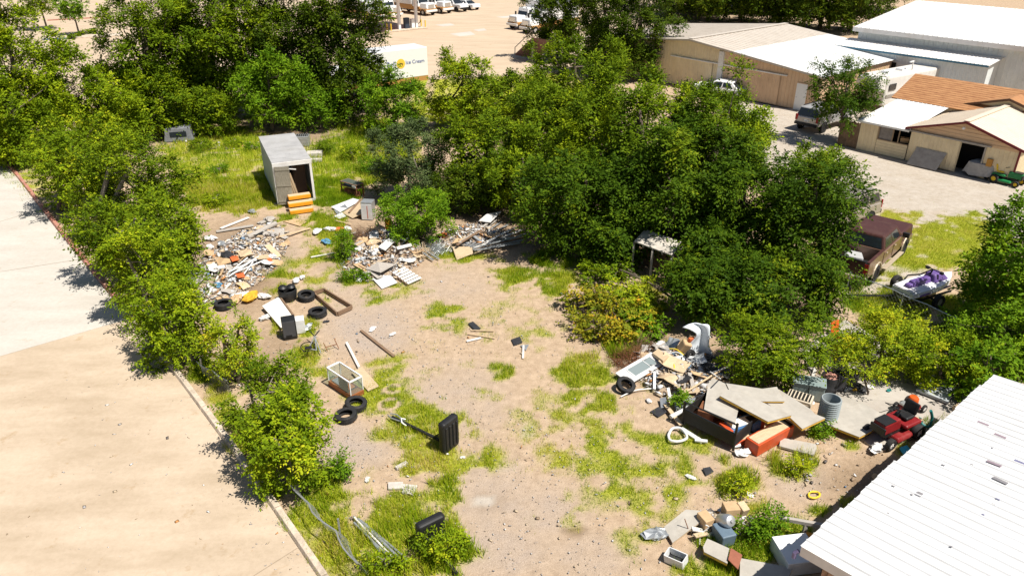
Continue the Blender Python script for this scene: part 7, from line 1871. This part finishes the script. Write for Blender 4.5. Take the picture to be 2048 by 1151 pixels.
hose([zB(1110, 830) + (.2,), zB(1190, 800) + (.3,), zB(1215, 850) + (.15,), zB(1270, 870) + (.12,), zB(1295, 800) + (.4,), zB(1285, 740) + (.75,)], .045, 'teal', 'thick teal hose curling up beside the red mower')
plank(*zB(1130, 870), *zB(1195, 800), 'wood_tan', 'tan plank between the red mower and the teal hose', w=.2, z1=.2, z2=.35)
slab([zB(1030, 1040) + (.1,), zB(1090, 1020) + (.12,), zB(1130, 1070) + (.1,), zB(1065, 1095) + (.08,)], .06, 'cyan', 'turquoise plastic basket in the grass below the red mower', 'basket', 'basket')
for k, (p, rr_, m, lab) in enumerate((((970, 960), .2, 'red_box', 'red mower part on the ground beside the mower'), ((1010, 985), .16, 'bag_white', 'white can beside the red mower part'), ((830, 1070), .2, 'bag_white', 'white crumpled paper on the brown dirt'), ((940, 585), .08, 'teal', 'small green bottle on the concrete pad'))):
    u = zB(*p); lump(u[0], u[1], rr_, m, lab, 'bundle', 'bundle', z=.02, seed=40 + k, sq=.5)
# bottom right
slab([zC(360, 625) + (.14,), zC(540, 482) + (.3,), zC(765, 502) + (.3,), zC(430, 755) + (.1,)], .06, 'slab_top', 'dark grey board with wooden edge at the bottom right heap', 'board', edge='wood_tan')
pole(*zC(565, 660), *zC(530, 560), .012, 'rust', 'thin rusty rod standing at the dark board', 'rod', .1, .5, name='rod')
b = MB(); b.lathe([(0, 0), (.14, .02), (.18, .08), (.18, .42), (.14, .5), (.04, .52), (.04, .56), (0, .56)], 18); J(b, 'water_tank', 'steel', 'round silver tank lying in the bottom right heap', 'tank', loc=G(*zC(800, 640)) + Vector((0, 0, .3)), rot=(.9, 0, .5), smooth=True)
crate(*zC(690, 630), .3, .4, .3, .4, 'cardboard', 'brown carton left of the silver tank', 'carton', z=.12, group='cartons')
crate(*zC(890, 580), .4, .35, .42, .1, 'cardboard', 'tall pale carton right of the silver tank', 'carton', z=.15, group='cartons')
crate(*zC(965, 560), .22, .3, .5, .4, 'wood_tan', 'narrow pale box leaning by the cartons', 'box', z=.1, rx=.25)
for a, c, m, lab in (((960, 480), (1060, 610), 'wood_tan', 'tan board sloping at the right of the cartons'), ((990, 500), (1040, 600), 'wood_white', 'white board beside the sloping tan one'), ((950, 570), (1010, 635), 'cardboard', 'cardboard strip below the cartons'), ((610, 700), (700, 680), 'wood_tan', 'small tan plank in front of the brown carton'), ((590, 640), (680, 660), 'wood_white', 'small white plank in front of the brown carton')):
    plank(*zC(*a), *zC(*c), m, lab, w=.14, z1=.35 if a[1] < 560 else .2, z2=.12)
b = MB(); b.box((0, 0, .2), (.38, .5, .4), None, 1.1, 1.1); J(b, 'storage_bin', mat('bin_blue', (.12, .17, .22), .5), 'dark blue bin in front of the silver tank', 'bin', loc=G(*zC(840, 735)), rot=(0, 0, .3), bev=.03)
hose([zC(700, 610) + (.4,), zC(725, 630) + (.3,), zC(660, 690) + (.1,), zC(655, 770) + (.05,)], .015, 'white_plastic', 'thin white cable hanging off the bottom right heap')
slab([zC(680, 790) + (.32,), zC(715, 720) + (.32,), zC(895, 800) + (.3,), zC(880, 925) + (.3,), zC(690, 830) + (.3,)], .09, 'slab_top', 'grey slab with yellow foam edge left of the red-brown board', 'slab', edge='foam_edge')
slab([zC(885, 890) + (.37,), zC(908, 795) + (.37,), zC(1002, 852) + (.35,), zC(968, 972) + (.35,)], .03, mat('redbrown', (.28, .10, .06), .8, var=.15), 'red-brown board across the gap between two grey slabs', 'board', 'board')
slab([zC(985, 880) + (.3,), zC(1420, 960) + (.28,), zC(1370, 1060) + (.26,), zC(980, 1060) + (.28,)], .09, 'slab_top', 'grey slab with yellow foam edge at the bottom edge of the picture', 'slab', edge='foam_edge')
r = thing('freezer', 'white box-shaped appliance lying under the corner of the white roof', 'appliance', G(*zC(1430, 900)), yaw(1578, 1122, 1620, 1122) + .15)
b = MB(); b.box((0, 0, .2), (.95, .95, .4)); b.build('body', 'white_plastic', r, bev=.03); b = MB(); b.box((0, 0, .415), (.93, .93, .03)); b.build('lid', 'white_paint', r, bev=.01)
r = thing('fence_rail', 'grey timber rail on a post beside the white roof', 'fence', G(*zC(1275, 590)), 0)
a, c, o = G(*zC(1270, 545), .55), G(*zC(1700, 622), .55), G(*zC(1275, 590)); b, l, rt = beam3(a, c, .1, .1); b.build('rail', 'wood_grey', r, l - o, rt)
for p in (a.lerp(c, .03), a.lerp(c, .6), a.lerp(c, .97)): b = MB(); b.box((p.x - o.x, p.y - o.y, .22), (.09, .09, .56)); b.build('post', 'wood_grey', r)
plank(*zC(1500, 690), *zC(1590, 720), 'orange_paint', 'ochre timber under the edge of the white roof', w=.14, t=.2, z1=.15, z2=.15)
def bin_():
    r = thing('planter_box', 'white open box planter tilted on the grass near the bottom edge', 'planter', G(*zC(460, 915)), (.1, -.1, -.65)); L, w_, h_ = .5, .3, .24
    for x, y, sx, sy in ((0, w_ / 2, L, .025), (0, -w_ / 2, L, .025), (L / 2, 0, .025, w_), (-L / 2, 0, .025, w_)): b = MB(); b.box((x, y, h_ / 2 + .03), (sx, sy, h_)); b.build('side', 'white_plastic', r)
    b = MB(); b.box((0, 0, .05), (L - .02, w_ - .02, .02)); b.build('bottom', 'tarp_black', r)
bin_()
slab([zC(375, 830) + (.1,), zC(410, 795) + (.2,), zC(440, 830) + (.1,), zC(400, 850) + (.05,)], .03, 'tarp_black', 'black flap behind the white planter box', 'flap', 'flap')
lump(*zC(300, 700), .28, 'galv', 'crumpled foil heap left of the dark grey board', 'foil', 'foil_heap', sq=.35, seed=50)
P = []
for k in range(40): a = k * .55; P.append(zC(1590 + (48 + 5 * math.sin(k)) * math.cos(a), 362 + (26 + 4 * math.cos(k * 1.3)) * math.sin(a)) + (.03 + .004 * (k % 4),))
hose(P, .02, 'yellow_hose', 'coil of yellow hose on the brown dirt near the white roof', n=120)
# stones and scattered litter over the open ground
for k, (u_, v_, rx_, ry_, n_) in enumerate(((950, 1000, 6, 4, 2000), (900, 760, 7, 5, 1800), (760, 640, 5, 4, 1100), (1650, 960, 5, 3, 900))):
    litter('gravel', ('loose stones on the bare dirt at the bottom of the lot', 'loose stones on the bare dirt in the middle of the lot', 'loose stones on the gravel by the brown plank', 'loose stones on the brown dirt left of the white roof')[k], G(u_, v_), (rx_, ry_), .0, n_, 90 + k, .008, .03, False, (.23, .69))
c0 = G(1000, 800)
litter('loose_litter', 'small scraps of litter scattered over the open dirt', c0, (13, 11), .0, 650, 77, .015, .06, False)
litter('leaf_litter', 'dead leaves and dark specks blown over the near pavement', G(250, 900), (7, 7), .0, 260, 81, .008, .03, False)
litter('loose_litter', 'bits of white litter on the brown dirt by the white roof', G(1760, 960), (2.6, 1.8), .0, 160, 78, .02, .07, False)
litter('loose_litter', 'scraps of litter in the shade under the back trees', G(430, 292), (4.5, 1.2), .0, 200, 79, .03, .12, False)
for k, (u, v, s, m, lab) in enumerate(((745, 658, .2, 'bag_white', 'white paper scrap on the gravel above the brown plank'), (786, 668, .16, 'bag_white', 'white scrap right of the brown plank'), (652, 643, .14, 'tarp_black', 'dark shoe-shaped scrap below the nearer tyre'), (925, 914, .1, 'bag_white', 'white cup in the grass below the black stand'), (1382, 955, .16, 'bag_white', 'white block in the weeds left of the dark flap'), (1498, 988, .14, 'bag_white', 'white crumpled cup beside the tall weeds'), (735, 958, .12, 'bag_white', 'white scrap in the weeds by the kerbside shrub'), (1750, 953, .14, 'cardboard', 'tan stone near the white roof'))):
    lump(u, v, s * .75, m, lab, 'scrap', 'scrap', seed=60 + k, sq=.22)
slab([(1405, 935, .05), (1420, 932, .06), (1428, 942, .04), (1412, 950, .03)], .02, 'tarp_black', 'dark flap in the weeds below the dark trailer', 'flap', 'flap')
# weeds and saplings standing out of the ground one by one
for u, v, hgt, wid, kd, lab in ((712, 560, 20, 34, 'leaf_bush', 'bright green weed at the left foot of the heap by the bush'), (1360, 815, 40, 22, 'leaf_bush', 'green weed between the white pipe and the grey slabs'), (1475, 985, 44, 30, 'leaf_vine', 'tall weed on the dirt below the orange case'), (1600, 945, 32, 30, 'leaf_vine', 'dry tall weed in front of the short grey slab'), (1640, 870, 26, 26, 'leaf_bush', 'small green weed at the foot of the culvert pipe'), (1540, 1065, 60, 50, 'leaf_bush', 'leafy weeds right of the cartons'), (1500, 1075, 40, 34, 'leaf_bush', 'leafy weed above the bottom grey slab'), (675, 960, 60, 30, 'leaf_bush', 'upright green weed beside the nearest kerbside shrub'), (895, 1118, 70, 60, 'leaf_elm', 'bright weeds in front of the lower basketball stand'), (770, 1140, 40, 60, 'leaf_elm', 'bright weeds at the bottom edge left of the basketball stand'), (685, 520, 60, 26, 'leaf_bush', 'tall grass-like weed on the path'), (650, 305, 26, 26, 'leaf_hack', 'tall weed just right of the pale blocks'), (705, 318, 34, 30, 'leaf_elm', 'yellow-flowered weed in the grass right of the trailer'), (745, 345, 36, 34, 'leaf_bush', 'green weed in front of the grey-green bush'), (440, 345, 18, 24, 'leaf_bush', 'dark weed in the grass left of the trailer'), (400, 300, 22, 30, 'leaf_hack', 'bushy weed below the grey truck cap'), (470, 290, 18, 26, 'leaf_elm', 'pale weed clump at the back of the grass'), (430, 410, 26, 30, 'leaf_elm', 'weed clump between the hedge and the big rubbish heap'), (505, 300, 14, 20, 'leaf_bush', 'small weed beside the back of the trailer')):
    if hgt: tree(lab, 'weed', (u, v), (u - wid, v - hgt, u + wid, v + 4), kd, .085, .5, name='weed', group='weeds standing on the lot', nl=10, gap=.8, bark='bark_grey')
